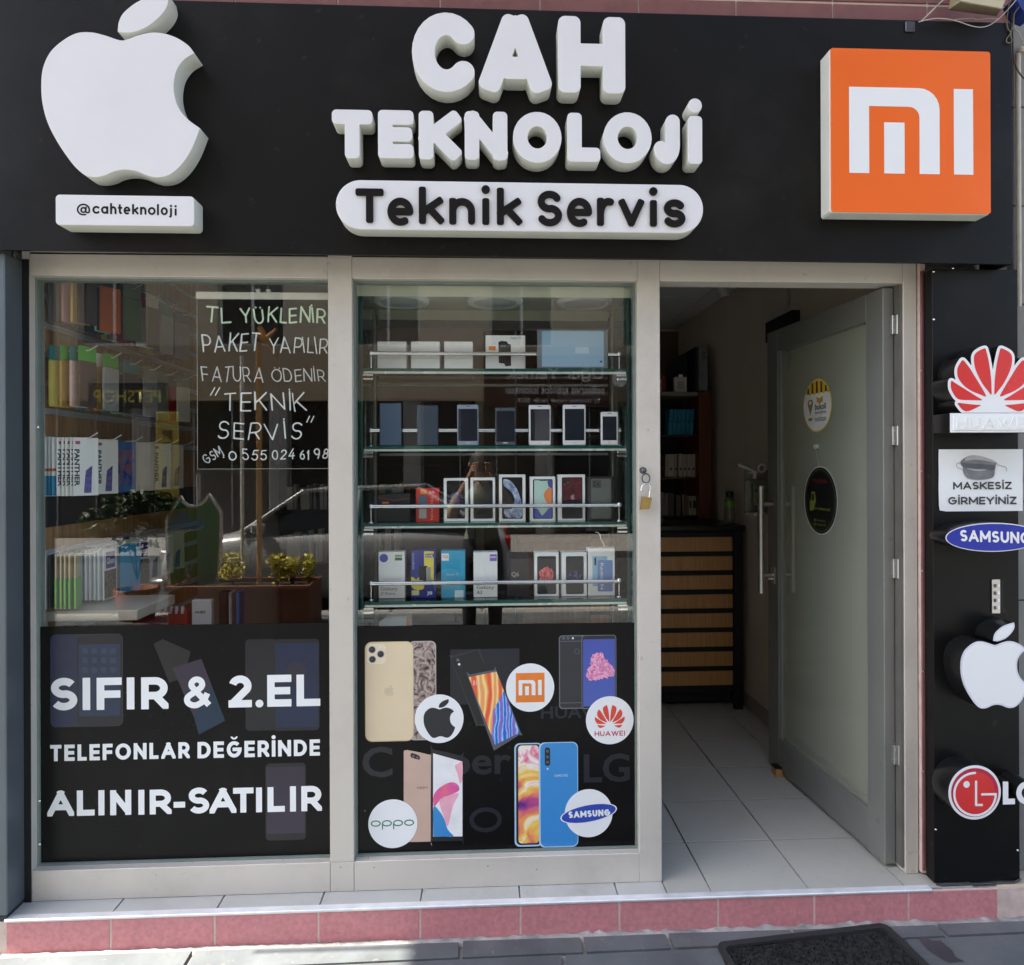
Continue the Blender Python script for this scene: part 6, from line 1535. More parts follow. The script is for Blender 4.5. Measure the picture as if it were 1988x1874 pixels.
hand('TEKNİK', 1232, 1755, 834, 950, INKW, 9, gap=.25); hand('SERVİS', 1188, 1722, 1022, 1130, INKW, 9, gap=.3)
for pts in (((1178,806),(1152,852)),((1208,806),(1182,852)),((1768,984),(1752,1020)),((1795,984),(1778,1020))):
    shape('handwriting', thick([at(*sD(*p), AY) for p in pts], wz(7)), INKW, AY-.0004, 0, ab)
hand('GSM', 1098, 1228, 1192, 1256, INKD, 7, rot=33); hand(':', 1230, 1236, 1212, 1246, INKW, 9, 0); hand('0', 1262, 1314, 1202, 1262, INKW, 8); hand('555', 1352, 1503, 1190, 1258, INKW, 7); hand('024', 1536, 1674, 1188, 1254, INKW, 7); hand('61', 1710, 1765, 1192, 1254, INKW, 7); hand('98', 1796, 1884, 1186, 1250, INKW, 8)
# ================================================================ slatted display wall inside the left window
SWX = -1.612
sw = tag(MB().box(-1.6195, SWX-.006, .004, 1.50, .45, 2.60).build('slat_wall', MATT), 'walnut slatted display wall with aluminium rails inside the left window', 'display wall')
RAILZ = [2.108-.1055*k for k in range(-3, 15)]
RAILM = mat('slat_rail_aluminium', (.80,.83,.88), .4, .2, .08, 6)
for k, z in enumerate(RAILZ):
    hid = 1.18 < z < 1.36
    zt = z + .1055
    if not hid and not (1.36 < z < 1.56):
        MB().box(SWX-.004, SWX+.003, .006, 1.49, z-.006, z-.0005).box(SWX-.004, SWX+.003, .006, 1.49, z+.010, z+.016).box(SWX-.0055, SWX-.004, .006, 1.49, z-.0004, z+.0099).build('rail', RAILM, sw)
    if z > 1.56 or z < 1.17: bbx(SWX-.0055, SWX, .005, 1.495, z+.0165 if z < 2.4 else z+.0165, min(zt-.0065, 2.598), .001).build('slat', WOOD, sw)
bbx(SWX-.0055, SWX, .005, 1.495, 1.373, 1.573, .001).build('slat', WOOD, sw)
WHK = mat('hook_white', (.68,.68,.66), .35)
def hook(y, z, lab, L=.20):
    o = empty('display_hook', (SWX, y, z), lab, 'hook', 'hooks on the slatted wall')
    MB().tube([(SWX+.002, y, z+.006), (SWX+L-.03, y, z+.012), (SWX+L, y, z+.030)], .0024, 7).box(SWX+.003, SWX+.006, y-.012, y+.012, z-.012, z+.024).build('wire', WHK, o)
PKM = {}
def pk_mesh(key, fn):
    if key not in PKM: PKM[key] = fn()
    return PKM[key]
CM = {'silver': mat('pk_silver', (.45,.47,.47), .15, .7), 'rose': mat('pk_rose', (.55,.27,.27), .15, .4), 'gold': mat('pk_gold', (.65,.42,.10), .2, .4), 'dark': mat('pk_dark', (.045,.04,.035), .35),
      'mint': mat('pk_mint', (.30,.58,.44), .2), 'yellow': mat('pk_yellow', (.75,.62,.14), .3), 'red': mat('pk_red', (.45,.02,.02), .3), 'olive': mat('pk_olive', (.24,.27,.13), .35), 'ivory': mat('pk_ivory', (.78,.72,.62), .4),
      'teal': mat('pk_teal', (.03,.24,.26), .4), 'mauve': mat('pk_mauve', (.22,.20,.26), .4), 'green': mat('pk_green', (.06,.42,.05), .4), 'brown': mat('pk_brown', (.10,.07,.055), .35), 'pink': mat('pk_pink', (.78,.52,.47), .25),
      'white': mat('pk_white', (.90,.91,.88), .4, 0, .03), 'grey': mat('pk_grey', (.40,.40,.41), .4), 'blue': mat('pk_blue', (.02,.14,.42), .35, 0, .3, 30), 'sky': mat('pk_sky', (.03,.30,.52), .4), 'lime': mat('pk_lime', (.24,.58,.12), .4), 'cream': mat('pk_cream', (.72,.60,.36), .4),
      'orange': mat('pk_orange', (.62,.16,.03), .4), 'purple': mat('pk_purple', (.10,.05,.26), .4), 'bluegrey': mat('pk_bluegrey', (.30,.38,.44), .4), 'clear': mat('pk_clear', (.33,.34,.29), .15)}
def case_pack(x, y, z, w, h, t, body, head, lab, group, tilt=0.0, face=None):
    o = empty('phone_case_pack', (x, y, z), lab, 'case pack', group, rz=rad(90+tilt))
    def b1():
        m_ = MB(); m_.bbox(-w/2, w/2, -t/2, t/2, -h, -h*.17, t*.45); return m_.mesh('case')
    def b2():
        m_ = MB(); m_.bbox(-w/2+.002, w/2-.002, -.0012, .0012, -h*.169, .018, .0005); return m_.mesh('header_card')
    a = link('case', pk_mesh(('c', w, h, t, body), b1), None, o); a.data.materials.clear(); a.data.materials.append(CM[body])
    b = link('header_card', pk_mesh(('h', w, h, head), b2), None, o); b.data.materials.clear(); b.data.materials.append(CM[head])
    if face:
        f = link('face_panel', pk_mesh(('f', w, h, face, t), lambda: MB().bbox(-w/2+.005, w/2-.005, -t/2-.0008, -t/2+.0005, -h+.006, -h*.2, .0003).mesh('face_panel')), None, o); f.data.materials.clear(); f.data.materials.append(CM[face])
    return o
def card_pack(x, y, z, w, h, t, body, lab, group, tilt=0.0, kind=None, full=False):
    o = empty('accessory_pack', (x, y, z), lab, 'card pack', group, rz=rad(90+tilt))
    a = link('card', pk_mesh(('k', w, h, t, body), lambda: MB().bbox(-w/2, w/2, -t/2, t/2, -h, .008, .0008).mesh('card')), None, o)
    if not a.data.materials: a.data.materials.append(CM[body])
    def add(nm, key, fn, m_):
        q = link(nm, pk_mesh(key, fn), None, o)
        if not q.data.materials: q.data.materials.append(m_)
    yf = -t/2-.0004
    if kind == 'panther':
        def tx():
            me = text_mesh('PANTHER', 0, 1, 0, 1, .035)
            for v in me.vertices: v.co = (-w*.46+w*.20*v.co.z, yf, -h*.17-h*.66*v.co.x)
            return me
        add('lettering', ('pt', w, h, t), tx, mat('print_ink2', (.04,.04,.05), .5))
        def sc():
            me = fill_mesh('print', [[(-w*.10,-h*.95),(-w*.02,-h*.55),(w*.24,-h*.46),(w*.20,-h*.95)]], 0); me.transform(Matrix.Translation((0, yf, 0))); return me
        add('print', ('ps', w, h, t), sc, ramp_print('violet_phone_print', [(.06,.10,.35),(.16,.14,.45),(.05,.03,.12),(.30,.40,.70)], 30, 2))
        add('print', ('pd', w, h, t), lambda: MB().box(-w*.42, -w*.24, yf-.0001, yf, -h*.08, -h*.025).mesh('print'), mat('pk_logo_red', (.45,.08,.12), .4))
    if kind == 'bluebase':
        add('print', ('bb', w, h, t), lambda: MB().box(-w/2-.0004, w/2+.0004, -t/2-.0005, t/2+.0005, -h+.002, -h*.64).mesh('print'), CM['sky'])
        add('print', ('bo', w, h, t), lambda: MB().box(-w/2-.0004, w/2+.0004, -t/2-.0005, t/2+.0005, -h*.56, -h*.51).mesh('print'), CM['orange'])
    if kind == 'limebase':
        add('print', ('lb', w, h, t), lambda: MB().box(-w/2-.0004, w/2+.0004, -t/2-.0005, t/2+.0005, -h+.002, -h*.42).mesh('print'), CM['lime'])
    if kind == 'glass':
        add('print', ('gb', w, h, t), lambda: MB().box(-w*.34, w*.36, yf-.0002, yf, -h*.36, -h*.02).mesh('print'), mat('pk_glass_purple', (.06,.03,.20), .4))
        def tx2():
            me = text_mesh('Glass', -w*.30, w*.32, -h*.27, -h*.14, .03); me.transform(Matrix.Translation((0, yf-.0006, 0))); return me
        add('lettering', ('gt', w, h, t), tx2, CM['white'])
        add('print', ('gm', w, h, t), lambda: MB().box(-w*.45, w*.45, yf-.0002, yf, -h*.98, -h*.40).mesh('print'), ramp_print('brown_figure_print', [(.02,.015,.012),(.10,.07,.045),(.22,.17,.12),(.03,.02,.02)], 22, 3))
    if kind == 'bluepic':
        add('print', ('bp', w, h, t), lambda: MB().box(-w*.42, w*.42, yf-.0002, yf, -h*.85, -h*.15).mesh('print'), ramp_print('blue_pack_print', [(.01,.02,.15),(.02,.12,.45),(.35,.12,.15),(.04,.25,.55)], 14, 1.5))
    return o
random.seed(31)
rows = {
 'top': (2.245, 2.214, [[('silver','dark'),('dark','dark'),('rose','dark'),('gold','dark'),('brown','dark')], [('silver','dark'),('dark','brown'),('mint','brown'),('orange','dark')], [('yellow','red'),('rose','ivory'),('red','dark'),('olive','olive')], [('red','dark'),('dark','red'),('ivory','red'),('brown','ivory')], [('yellow','brown'),('mauve','teal'),('grey','teal')], [('dark','brown'),('purple','dark'),('mauve','dark')]]),
 'second': (1.930, 1.899, [[('yellow','teal'),('gold','green'),('pink','teal'),('brown','green')], [('teal','teal'),('rose','brown'),('gold','white'),('grey','green')], [('teal','teal'),('mint','teal'),('dark','teal')], [('clear','clear'),('dark','clear'),('grey','clear')], [('purple','clear'),('clear','clear')], [('red','teal'),('red','clear'),('ivory','clear')]]),
}
for rn, (zt, zr, hooks) in rows.items():
    for j, stack in enumerate(hooks):
        y = .145 + .165*j
        hook(y, zr, f'{ORD[j]} white wire hook of the {rn} row, counted from the glass')
        n = len(stack)
        for i, (body, head) in enumerate(stack):
            x = SWX + .055 + (.125/(n))*i + .012
            case_pack(x, y+random.uniform(-.006,.006), zr+.008, .082, .215 if rn == 'top' else .205, .0095, body, head, f'{body} case pack with {head} header, {ORD[i]} from the wall on {ORD[j]} hook, {rn} row', 'case packs hanging on the slatted wall', tilt=random.uniform(-34,-12), face='dark' if body == 'mint' else None)
zr = 1.578
sp3 = [[('white','bluebase')]*4 + [('white','panther')]*5, [('white','panther')]*8, [('blue','bluepic')]*7, [('ivory','none')]*7, [('cream','none')]*4+[('white','panther')]*3, [('ivory','none')]*3+[('red','none')]+[('ivory','panther')]*2]
for j, stack in enumerate(sp3):
    y = .145 + .165*j; hook(y, zr, f'{ORD[j]} white wire hook of the third row, counted from the glass'); n = len(stack)
    for i, (body, kind) in enumerate(stack):
        x = SWX + .038 + .0150*i
        card_pack(x, y+random.uniform(-.003,.003), zr+.004, .088, .205, .0038, body, f'{body} card pack, {ORD[i]} from the wall on {ORD[j]} hook of the third row', 'card packs hanging on the slatted wall', tilt=-30+random.uniform(-3,3), kind=kind)
zr = 1.156
sp4 = [[('white','none'),('dark','none')] + [('cream','limebase')]*5, [('bluegrey','none'),('dark','none'),('bluegrey','none'),('bluegrey','none')] + [('white','none')]*4 + [('white','glass')], [('white','none')]*2 + [('white','panther')]*3+[('bluegrey','none')]*3+[('sky','none')],
       [('white','panther')]*6+[('white','glass')], [('blue','none'),('white','panther'),('ivory','none')] + [('white','panther')]*3, [('ivory','none')]*3+[('grey','none'),('white','panther')], [('ivory','none')]*3+[('ivory','panther')]]
for j, stack in enumerate(sp4):
    tl4 = 16 if j == 0 else (-4 if j == 1 else -30)
    y = .115 + .15*j; hook(y, zr, f'{ORD[j]} white wire hook of the lowest row, counted from the glass', .23); n = len(stack)
    for i, (body, kind) in enumerate(stack):
        x = SWX + .045 + .0165*i
        card_pack(x, y+random.uniform(-.003,.003), zr+.004, .088, .185, .0045, body, f'{body} card pack, {ORD[i]} from the wall on {ORD[j]} hook of the lowest row', 'card packs hanging on the slatted wall', tilt=tl4+random.uniform(-4,4), kind=kind)
# cream shelves under them
s1 = empty('wall_shelf', (-1.43, .24, .95), 'cream shelf board on the slatted wall below the lowest packs', 'shelf')
bbx(SWX+.0005, -1.25, .10, .40, .925, .962, .002).build('board', CREAM, s1); bbx(SWX+.0005, SWX+.03, .11, .13, .90, .9245, .002).build('bracket', RAILM, s1)
s2 = empty('wall_shelf', (-1.45, .15, .86), 'second cream shelf board, just above the black window film', 'shelf')
bbx(SWX+.0005, -1.30, .05, .19, .855, .885, .002).build('board', CREAM, s2); bbx(SWX+.0005, SWX+.03, .06, .08, .83, .8545, .002).build('bracket', RAILM, s2)
rb = empty('red_box', (-1.30, .42, .84), 'red box with a row of white clips low in the left window', 'box')
bbx(-1.44, -1.22, .44, .50, .70, .885, .003).build('box', mat('pk_red2', (.5,.03,.03), .4), rb)
for i in range(9): bbx(-1.435+.024*i, -1.425+.024*i, .438, .45, .875, .905, .001).build('clip', WBOX, rb)
nb = empty('white_small_pack', (-1.16, .46, .70), 'white pack with small dark lettering beside the red box', 'pack')
bbx(-1.20, -1.12, .44, .47, .70, .93, .002).build('box', WBOX, nb); text('nubi', -1.185, -1.145, .875, .888, INK, .4394, nb, .02)
for k, x in enumerate((-1.09, -1.05, -1.02)):
    o = empty('dark_pack', (x, .46, .70), ['dark blister pack beside the white nubi pack', 'slim pale pack between two dark packs near the shelf end', 'blue and white slim pack at the row end'][k], 'pack')
    bbx(x, x+(.03,.012,.014)[k], .44, .50, .70, .96, .002).build('box', [BLACK, CM['grey'], CM['blue']][k], o)

# ================================================================ far side of the shop behind the window goods
rk = empty('back_rack', (-.9, 2.9, 0), 'dark rack against the back wall hung with rows of packs', 'rack')
bbx(-1.60, -.05, 3.0, 3.09, .0, 2.0, .003).build('panel', mat('dark_brown_panel', (.035,.02,.014), .5), rk)
for z in (.74, 1.15, 1.50): bbx(-1.58, -.07, 2.80, 2.999, z-.02, z, .002).build('shelf', mat('dark_brown_shelf', (.04,.02,.01)), rk)
random.seed(41)
cols = ['ivory','white','white','grey','white','ivory','red','white','white','white','teal','white','ivory','white','grey','white','orange','white','blue','white','white','ivory','white','white']
for r_, (z, hgt) in enumerate(((.74,.26),(1.15,.20))):
    x = -1.50
    for k in range(20):
        w_ = random.choice((.02,.028,.035,.045)); body = cols[(k*5+r_*7) % len(cols)]
        o = tag(bbx(x, x+w_, 2.86, 2.96, z+.0005, z+hgt*random.uniform(.75,1), .001).build('shelved_pack', CM[body]), f'{body} pack, {ORD[k]} from the left on the {"lower" if r_ == 0 else "upper"} back rack shelf', 'pack', 'packs on the back rack')
        x += w_+random.choice((.003,.006,.03))
ct = empty('service_counter', (.45, 1.35, 0), 'brown wooden counter seen behind the lowest glass shelf', 'counter')
bbx(.22, .60, 1.30, 1.75, .0, 1.06, .003).build('cabinet', mat('counter_wood', (.16,.075,.035), .5, 0, .25, 7, .1, stretch=(8,8,.6)), ct); bbx(.20, .605, 1.28, 1.77, 1.0605, 1.09, .003).build('top', mat('counter_top', (.24,.12,.06), .4), ct)
pnl = empty('brown_reflection_strips', (0, 3.05, 0), 'brown strips high on the back wall imitating the building mirrored in the glass', 'panelling')
for k in range(6): bbx(.02+.27*k, .27+.27*k, 3.07, 3.098, .0, 2.58, .002).build('panel', mat(f'reflection_brown_{k%3}', [(.14,.10,.055),(.09,.065,.04),(.17,.13,.075)][k % 3], .6, 0, .15, 6), pnl)  # brown strips mostly imitate the reflection of the building opposite
# ================================================================ the street behind the camera (seen mirrored in the glass)
ASPH = mat('asphalt', (.035,.035,.038), .85, 0, .2, 20, .5)
tag(MB().box(-60, 60, -10.0, -5.0, -.30, -.235).build('road', ASPH), kind='structure')
tag(MB().box(-60, 60, -60, 30, -.40, -.305).build('ground', mat('earth', (.12,.11,.09), .9)), kind='structure')
kb = MB()
for i in range(28): kb.bbox(-14+i, -13.01+i, -5.14, -5.001, -.30, -.112, .01)
tag(kb.build('kerb', mat('kerb_stone', (.35,.34,.32), .8, 0, .1, 8, .3)), kind='structure')
tag(MB().box(-30, 30, -13.2, -10.0, -.30, -.11).build('far_pavement', mat('far_paving', (.26,.25,.235), .8, 0, .15, 6, .3)), kind='structure')
tag(MB().box(-60,-14, -5.0, 6, -.30, -.12).box(14, 60, -5.0, 6, -.30, -.12).build('side_pavement', mat('far_paving', (.3,.3,.3))), kind='structure')

def rx(px_, py_, yr):
    """real place at depth yr (behind the camera) of something seen mirrored at a spot of the picture"""
    return at(px_, py_, -yr + .01)
# opposite building
FYB = -13.2
ob = empty('apartment_building', (0, FYB-4, -.11), 'beige apartment block with shuttered shops across the street', 'building')
PLAS = mat('beige_render', (.56,.46,.33), .85, 0, .08, 2, .2); PLAS2 = mat('brown_render', (.38,.29,.19), .85, 0, .08, 2, .2)
# walls with real openings: piers and spandrels
WX = [-13+3.1*k for k in range(9)]
for fl_ in range(4):
    zb0 = 3.3 + 3.0*fl_
    bbx(-14, 14, FYB-.3, FYB, zb0-.30+.0, zb0+.95, .01).build('wall', PLAS if fl_ % 2 else PLAS2, ob)
    MB().box(-14, 14, FYB-.302, FYB-.002, zb0+2.45, zb0+2.6995).build('wall', PLAS, ob)
    xs = [-14] + [v for w in WX[:-1] for v in (w+.8, w+2.3)] + [14]
    for a, b_ in zip(xs[::2], xs[1::2]): MB().box(a, b_, FYB-.301, FYB-.001, zb0+.9505, zb0+2.4495).build('wall', PLAS, ob)
    for w in WX[:-1]:
        f = MB(); x0, x1, z0, z1 = w+.8, w+2.3, zb0+.951, zb0+2.449
        f.box(x0, x0+.06, FYB-.2, FYB-.12, z0, z1); f.box(x1-.06, x1, FYB-.2, FYB-.12, z0, z1); f.box(x0+.0601, x1-.0601, FYB-.2, FYB-.12, z0, z0+.06); f.box(x0+.0601, x1-.0601, FYB-.2, FYB-.12, z1-.06, z1); f.box((x0+x1)/2-.03, (x0+x1)/2+.03, FYB-.2, FYB-.12, z0+.0601, z1-.0601)
        fo = f.build('window', mat('window_white', (.7,.7,.68), .5), ob)
        MB().box(x0+.06, x1-.06, FYB-.17, FYB-.165, z0+.06, z1-.06).build('pane', mat('far_pane', (.03,.035,.04), .08), fo)
MB().box(-14, 14, FYB-9, FYB-.31, -.1, 15.6).build('core', MATT, ob)
bbx(-14.2, 14.2, FYB-9.1, FYB+.2, 15.6, 15.9, .02).build('roof', mat('roof_concrete', (.35,.33,.3), .9), ob)
# ground floor: dark shop bays between piers
for k in range(10): bbx(-14+3.05*k, -13.6+3.05*k, FYB-.3, FYB+.01, -.11, 2.995, .01).build('pier', mat('pier_grey', (.28,.27,.25), .8, 0, .1, 5, .2), ob)
for k in range(9):
    bbx(-13.58+3.05*k, -10.97+3.05*k, FYB-.25, FYB-.2, -.11, 2.99, .005).build('shop_window', mat(f'shop_dark_{k%3}', [(.02,.018,.018),(.035,.03,.03),(.012,.014,.018)][k % 3], .15), ob)
    for j in range(3): MB().box(-13.58+3.05*k+.86*j, -13.55+3.05*k+.86*j, FYB-.199, FYB-.16, -.11, 2.99).build('mullion', mat('mullion_grey', (.3,.3,.3), .5), ob)
# side buildings closing the street on both sides of our shop
nb1 = empty('neighbour_building', (-9, 4, 0), 'plain grey neighbouring building past the left post', 'building'); MB().box(-14, -2.62, .02, 8, -.1, 12).build('wall', PLAS2, nb1)
nb2 = empty('neighbour_building', (9, 4, 0), 'plain beige neighbouring building past the pillar box', 'building'); MB().box(3.21, 14, .02, 8, -.1, 12).build('wall', PLAS, nb2)
ub = empty('upper_storeys', (0, 2, 3.6), 'upper storeys of the shop building above the red tiles', 'building'); MB().box(-2.6, 3.2, .001, 8, 3.51, 12).build('wall', PLAS, ub); MB().box(-2.6, 3.2, 3.31, 8, -.1, 3.66).box(-2.61, 3.21, .26, 3.3, 2.68, 3.5).box(-2.6, -1.73, .26, 3.3, -.1, 2.67).box(1.73, 3.2, .26, 3.3, -.1, 2.67).build('wall', MATT, ub)

def mtext(s, yr, px0_, px1_, pya, pyb, m_, par, style=None, w=.2, name='lettering'):
    """text facing the shop, laid so that its mirror image falls where the photo shows it"""
    a = rx(px0_, (pya+pyb)/2, yr)[0]; b = rx(px1_, (pya+pyb)/2, yr)[0]; z1 = rx((px0_+px1_)/2, pya, yr)[1]; z0 = rx((px0_+px1_)/2, pyb, yr)[1]
    me = text_mesh(s, 0, 1, 0, 1, .02)
    # facing +y: readable from the shop means x runs from high to low
    for v in me.vertices: v.co = (b+(a-b)*v.co.x, 0, z0+(z1-z0)*v.co.z)
    return place(me, name, m_, yr, par)
# restaurant sign
yr = FYB+.12
rs = empty('restaurant_sign', (rx(1080,745,yr)[0], yr, rx(1080,745,yr)[1]), 'dark red restaurant sign lettered Uğur Yemek mirrored in the glass', 'sign')
a, b_ = rx(940, 745, yr)[0], rx(1230, 745, yr)[0]; z1, z0 = rx(1080, 690, yr)[1], rx(1080, 790, yr)[1]
bbx(a, b_, yr-.1, yr-.01, z0, z1, .01).build('panel', mat('sign_maroon', (.05,.012,.012), .3), rs)
SWT = mat('sign_pale', (.62,.62,.60), .4)
mtext('Uğur Yemek', yr+.0, 982, 1172, 712, 742, SWT, rs); mtext('selfservis tabldot lokantası', yr, 982, 1174, 748, 765, SWT, rs); mtext('İş Yerlerine Yemek Verilir  0538', yr, 1005, 1165, 770, 784, SWT, rs)
q = rx(1203, 735, yr); shape('emblem', [ell(q[0], q[1], .17, .20, 30)], SWT, yr+.001, 0, rs).rotation_euler = (0, 0, 0)
rs.children[-1].data.transform(Matrix.Translation((0, 0, 0)))
# yellow banner with black letters and black band sign with yellow letters
yb_ = -8.0
yn_ = empty('pet_shop_banner', (rx(322,900,yb_)[0], yb_, .5), 'tall yellow banner with black letters mirrored between the packs', 'banner')
a, b_ = sorted((rx(302,900,yb_)[0], rx(346,900,yb_)[0])); z1, z0 = rx(320,800,yb_)[1], rx(320,1005,yb_)[1]
bbx(a, b_, yb_-.03, yb_-.01, z0, z1, .005).build('cloth', mat('banner_yellow', (.50,.42,.06), .6), yn_)
MB().tube([((a+b_)/2, yb_-.04, -.23), ((a+b_)/2, yb_-.04, z1)], .02, 8).build('pole', STEEL, yn_)
MB().lathe([(.25,0),(.25,.03),(.03,.05)], ((a+b_)/2, yb_-.04, -.234), 'Z', 20).build('foot', STEEL, yn_)
for k, c_ in enumerate('PETSHOP'): mtext(c_, yb_, 315, 333, 835+24*k, 853+24*k, MATT, yn_)
y2 = FYB+.12
bs = empty('shop_band_sign', (rx(245,768,y2)[0], y2, 3), 'black band sign with yellow letters mirrored behind the case packs', 'sign')
a, b_ = sorted((rx(170,768,y2)[0], rx(318,768,y2)[0])); z1, z0 = rx(245,742,y2)[1], rx(245,792,y2)[1]
bbx(a, b_, y2-.1, y2-.01, z0, z1, .01).build('panel', MATT, bs); mtext('PETSHOP', y2, 180, 312, 757, 782, mat('banner_yellow', (.5,.42,.06)), bs)
# green shield-shaped board
yg = -4.6
gs = empty('shield_board', (rx(375,1000,yg)[0], yg, 0), 'green shield-shaped board with white rim mirrored in the left window', 'board')
pg = [(865,340),(905,272),(940,222),(965,190),(985,225),(1010,243),(1045,248),(1085,235),(1115,208),(1140,175),(1175,215),(1222,290),(1224,420),(1215,600),(1195,760),(1165,900),(1130,1010),(1125,1060),(960,1060),(905,880),(880,720),(868,500)]
poly = [rx(*sE(*p), yg) for p in pg]
o = shape('rim', [poly], mat('shield_grey', (.80,.80,.80), .5), yg, .02, gs)
ins = inset(poly, .030)
def back_print(polys, m_, name, lay):
    me = fill_mesh(name, polys, 0)
    bm = bmesh.new(); bm.from_mesh(me); bmesh.ops.reverse_faces(bm, faces=bm.faces); bm.to_mesh(me); bm.free()
    return place(me, name, m_, yg+.0005*lay+.0005, gs)
back_print([ins], mat('shield_green', (.008,.15,.03), .4), 'face', 1)
back_print([[rx(*sE(*p), yg) for p in smooth([(880,420),(920,330),(980,290),(1040,340),(1120,340),(1100,390),(1040,410),(930,400)], (), 3)]], mat('shield_blue', (.01,.13,.30), .4), 'print', 2)
for pts, ww in ((((1000,610),(1005,750)), .012), (((1040,610),(1010,690),(1060,750)), .012), (((1095,790),(1060,780),(1035,810),(1050,850),(1090,880),(1095,920),(1060,945),(1030,940)), .02)):
    me = fill_mesh('print', thick([rx(*sE(*p), yg) for p in pts], ww), 0); bm = bmesh.new(); bm.from_mesh(me); bmesh.ops.reverse_faces(bm, faces=bm.faces); bm.to_mesh(me); bm.free(); place(me, 'print', SWT, yg+.002, gs)
xg_ = rx(375,1000,yg)[0]; MB().box(xg_-.06, xg_+.06, yg-.06, yg-.021, -.119, rx(375,1225,yg)[1]+.1).build('stand', DARKM, gs)
# wooden post and white pole
def poleat(name, px_, yr, top, r, m_, lab, cat):
    x0 = rx(px_, 1000, yr)[0]; z1 = rx(px_, top, yr)[1]
    o = empty(name, (x0, yr, -.118), lab, cat)
    if name == 'wooden_post': bbx(x0-r, x0+r, yr-r, yr+r, -.118, z1, .004).build('post', m_, o)
    else: MB().tube([(x0, yr, -.118), (x0, yr, z1)], r, 12).build('pole', m_, o)
    return o, x0, z1
wp, wx, wz1 = poleat('wooden_post', 503, -4.3, 665, .021, mat('raw_pine', (.78,.43,.15), .7, 0, .2, 9, .2, stretch=(6,6,.6)), 'raw pine post mirrored through the handwritten board', 'post')
for a, b_ in (((1455,425),(1575,650)), ((1470,520),(1560,440)), ((1440,470),(1540,560))):
    p, q = rx(*sD(*a), -4.28), rx(*sD(*b_), -4.28); MB().tube([(p[0],-4.27,p[1]), ((p[0]+q[0])/2+.01,-4.26,(p[1]+q[1])/2), (q[0],-4.27,q[1])], .026, 8, r2=.012).build('carved_piece', mat('raw_pine', (.5,.26,.09)), wp)
poleat('white_pole', 470, -5.0+.35, 690, .018, mat('pole_white', (.75,.75,.70), .5), 'thin white pole mirrored beside the pine post', 'pole')
poleat('grey_pole', 385, -7.0, 920, .03, STEEL, 'grey pole mirrored above the green shield board', 'pole')
# planter with shrubs
yp = -4.15
pa, pb_ = rx(600, 1150, yp)[0], rx(325, 1150, yp)[0]; zt_ = rx(500, 1138, yp)[1]
X0, X1 = min(pa, pb_), max(pa, pb_)
plt = empty('brick_planter', ((X0+X1)/2, yp-.2, -.118), 'long red-brown planter box mirrored at the foot of the left window', 'planter')
TERR = mat('terracotta_planter', (.24,.075,.035), .7, 0, .2, 8, .4)
for q in ((X0, X1, yp-.02, yp), (X0, X1, yp-.50, yp-.48), (X0, X0+.02, yp-.479, yp-.021), (X1-.02, X1, yp-.479, yp-.021)): bbx(q[0], q[1], q[2], q[3], -.118, zt_, .003).build('side', TERR, plt)
bbx(X0-.015, X1+.015, yp-.0, yp+.02, zt_-.03, zt_+.005, .003).build('rim', mat('terracotta_rim', (.34,.13,.07), .7), plt); MB().box(X0+.021, X1-.021, yp-.478, yp-.022, -.1, zt_-.04).build('soil', mat('soil', (.03,.02,.012), .95, 0, .3, 30, .5), plt)
def shrub(cx, cy, cz, rx_, rz_, n, m_, lab, name='shrub', leaf=.022, seed=1, stem=.2):
    random.seed(seed); o = empty(name, (cx, cy, cz-rz_-stem), lab, 'shrub'); b = MB()
    clumps = [(random.gauss(0,.55), random.gauss(0,.55), random.gauss(.1,.5)) for _ in range(16)]
    for i in range(n):
        c = random.choice(clumps); v = Vector((c[0]+random.gauss(0,.22), c[1]+random.gauss(0,.22), c[2]+random.gauss(0,.22)))
        if v.length > 1.25: continue
        p = Vector((cx+v.x*rx_, cy+v.y*rx_, cz+v.z*rz_)); u = Vector([random.gauss(0,1) for _ in range(3)]).normalized(); w = u.cross(Vector((random.gauss(0,1),random.gauss(0,1),1))).normalized(); L_ = leaf*random.uniform(.7,1.3)
        b.add([p-u*L_, p+w*L_*.45, p+u*L_, p-w*L_*.45], [(0,1,2,3)], random.randrange(3))
    b.build('leaves', m_, o, fix=False); st_ = MB()
    for k in range(5): a = k*1.3; st_.tube([(cx, cy, cz-rz_-stem), (cx+.3*rx_*math.cos(a), cy+.3*rx_*math.sin(a), cz-.3*rz_), (cx+.6*rx_*math.cos(a), cy+.6*rx_*math.sin(a), cz+.4*rz_)], .006, 5)
    st_.build('stems', mat('bark', (.08,.05,.03), .9), o); return o
YL = [mat('leaf_yellow', (.70,.62,.06), .5, 0, .2), mat('leaf_lime', (.42,.46,.05), .5, 0, .2), mat('leaf_green2', (.08,.13,.02), .5, 0, .2)]
GLV = [mat('leaf_deep', (.03,.065,.012), .5, 0, .2), mat('leaf_mid', (.09,.16,.03), .5, 0, .2), mat('leaf_pale', (.28,.34,.10), .5, 0, .2)]
for k, (a, w_) in enumerate(((450,.14),(538,.10),(568,.13),(600,.10))):
    c = rx(a, 1112, yp-.25); shrub(c[0], yp-.25, zt_+.13, w_, .13, 420, YL, ['yellow-green shrub at the far end of the planter', 'small yellow-green shrub beside the pine post mirror', 'bright yellow shrub, fullest in the planter', 'yellow shrub at the planter corner'][k], seed=50+k, stem=.06)
c = rx(265, 1005, -5.8+1.0)
gt = shrub(c[0], -4.8, c[1]-.02, .42, .28, 2600, GLV, 'dark green leafy bush in a pot mirrored below the third pack row', leaf=.04, seed=77, stem=.35)
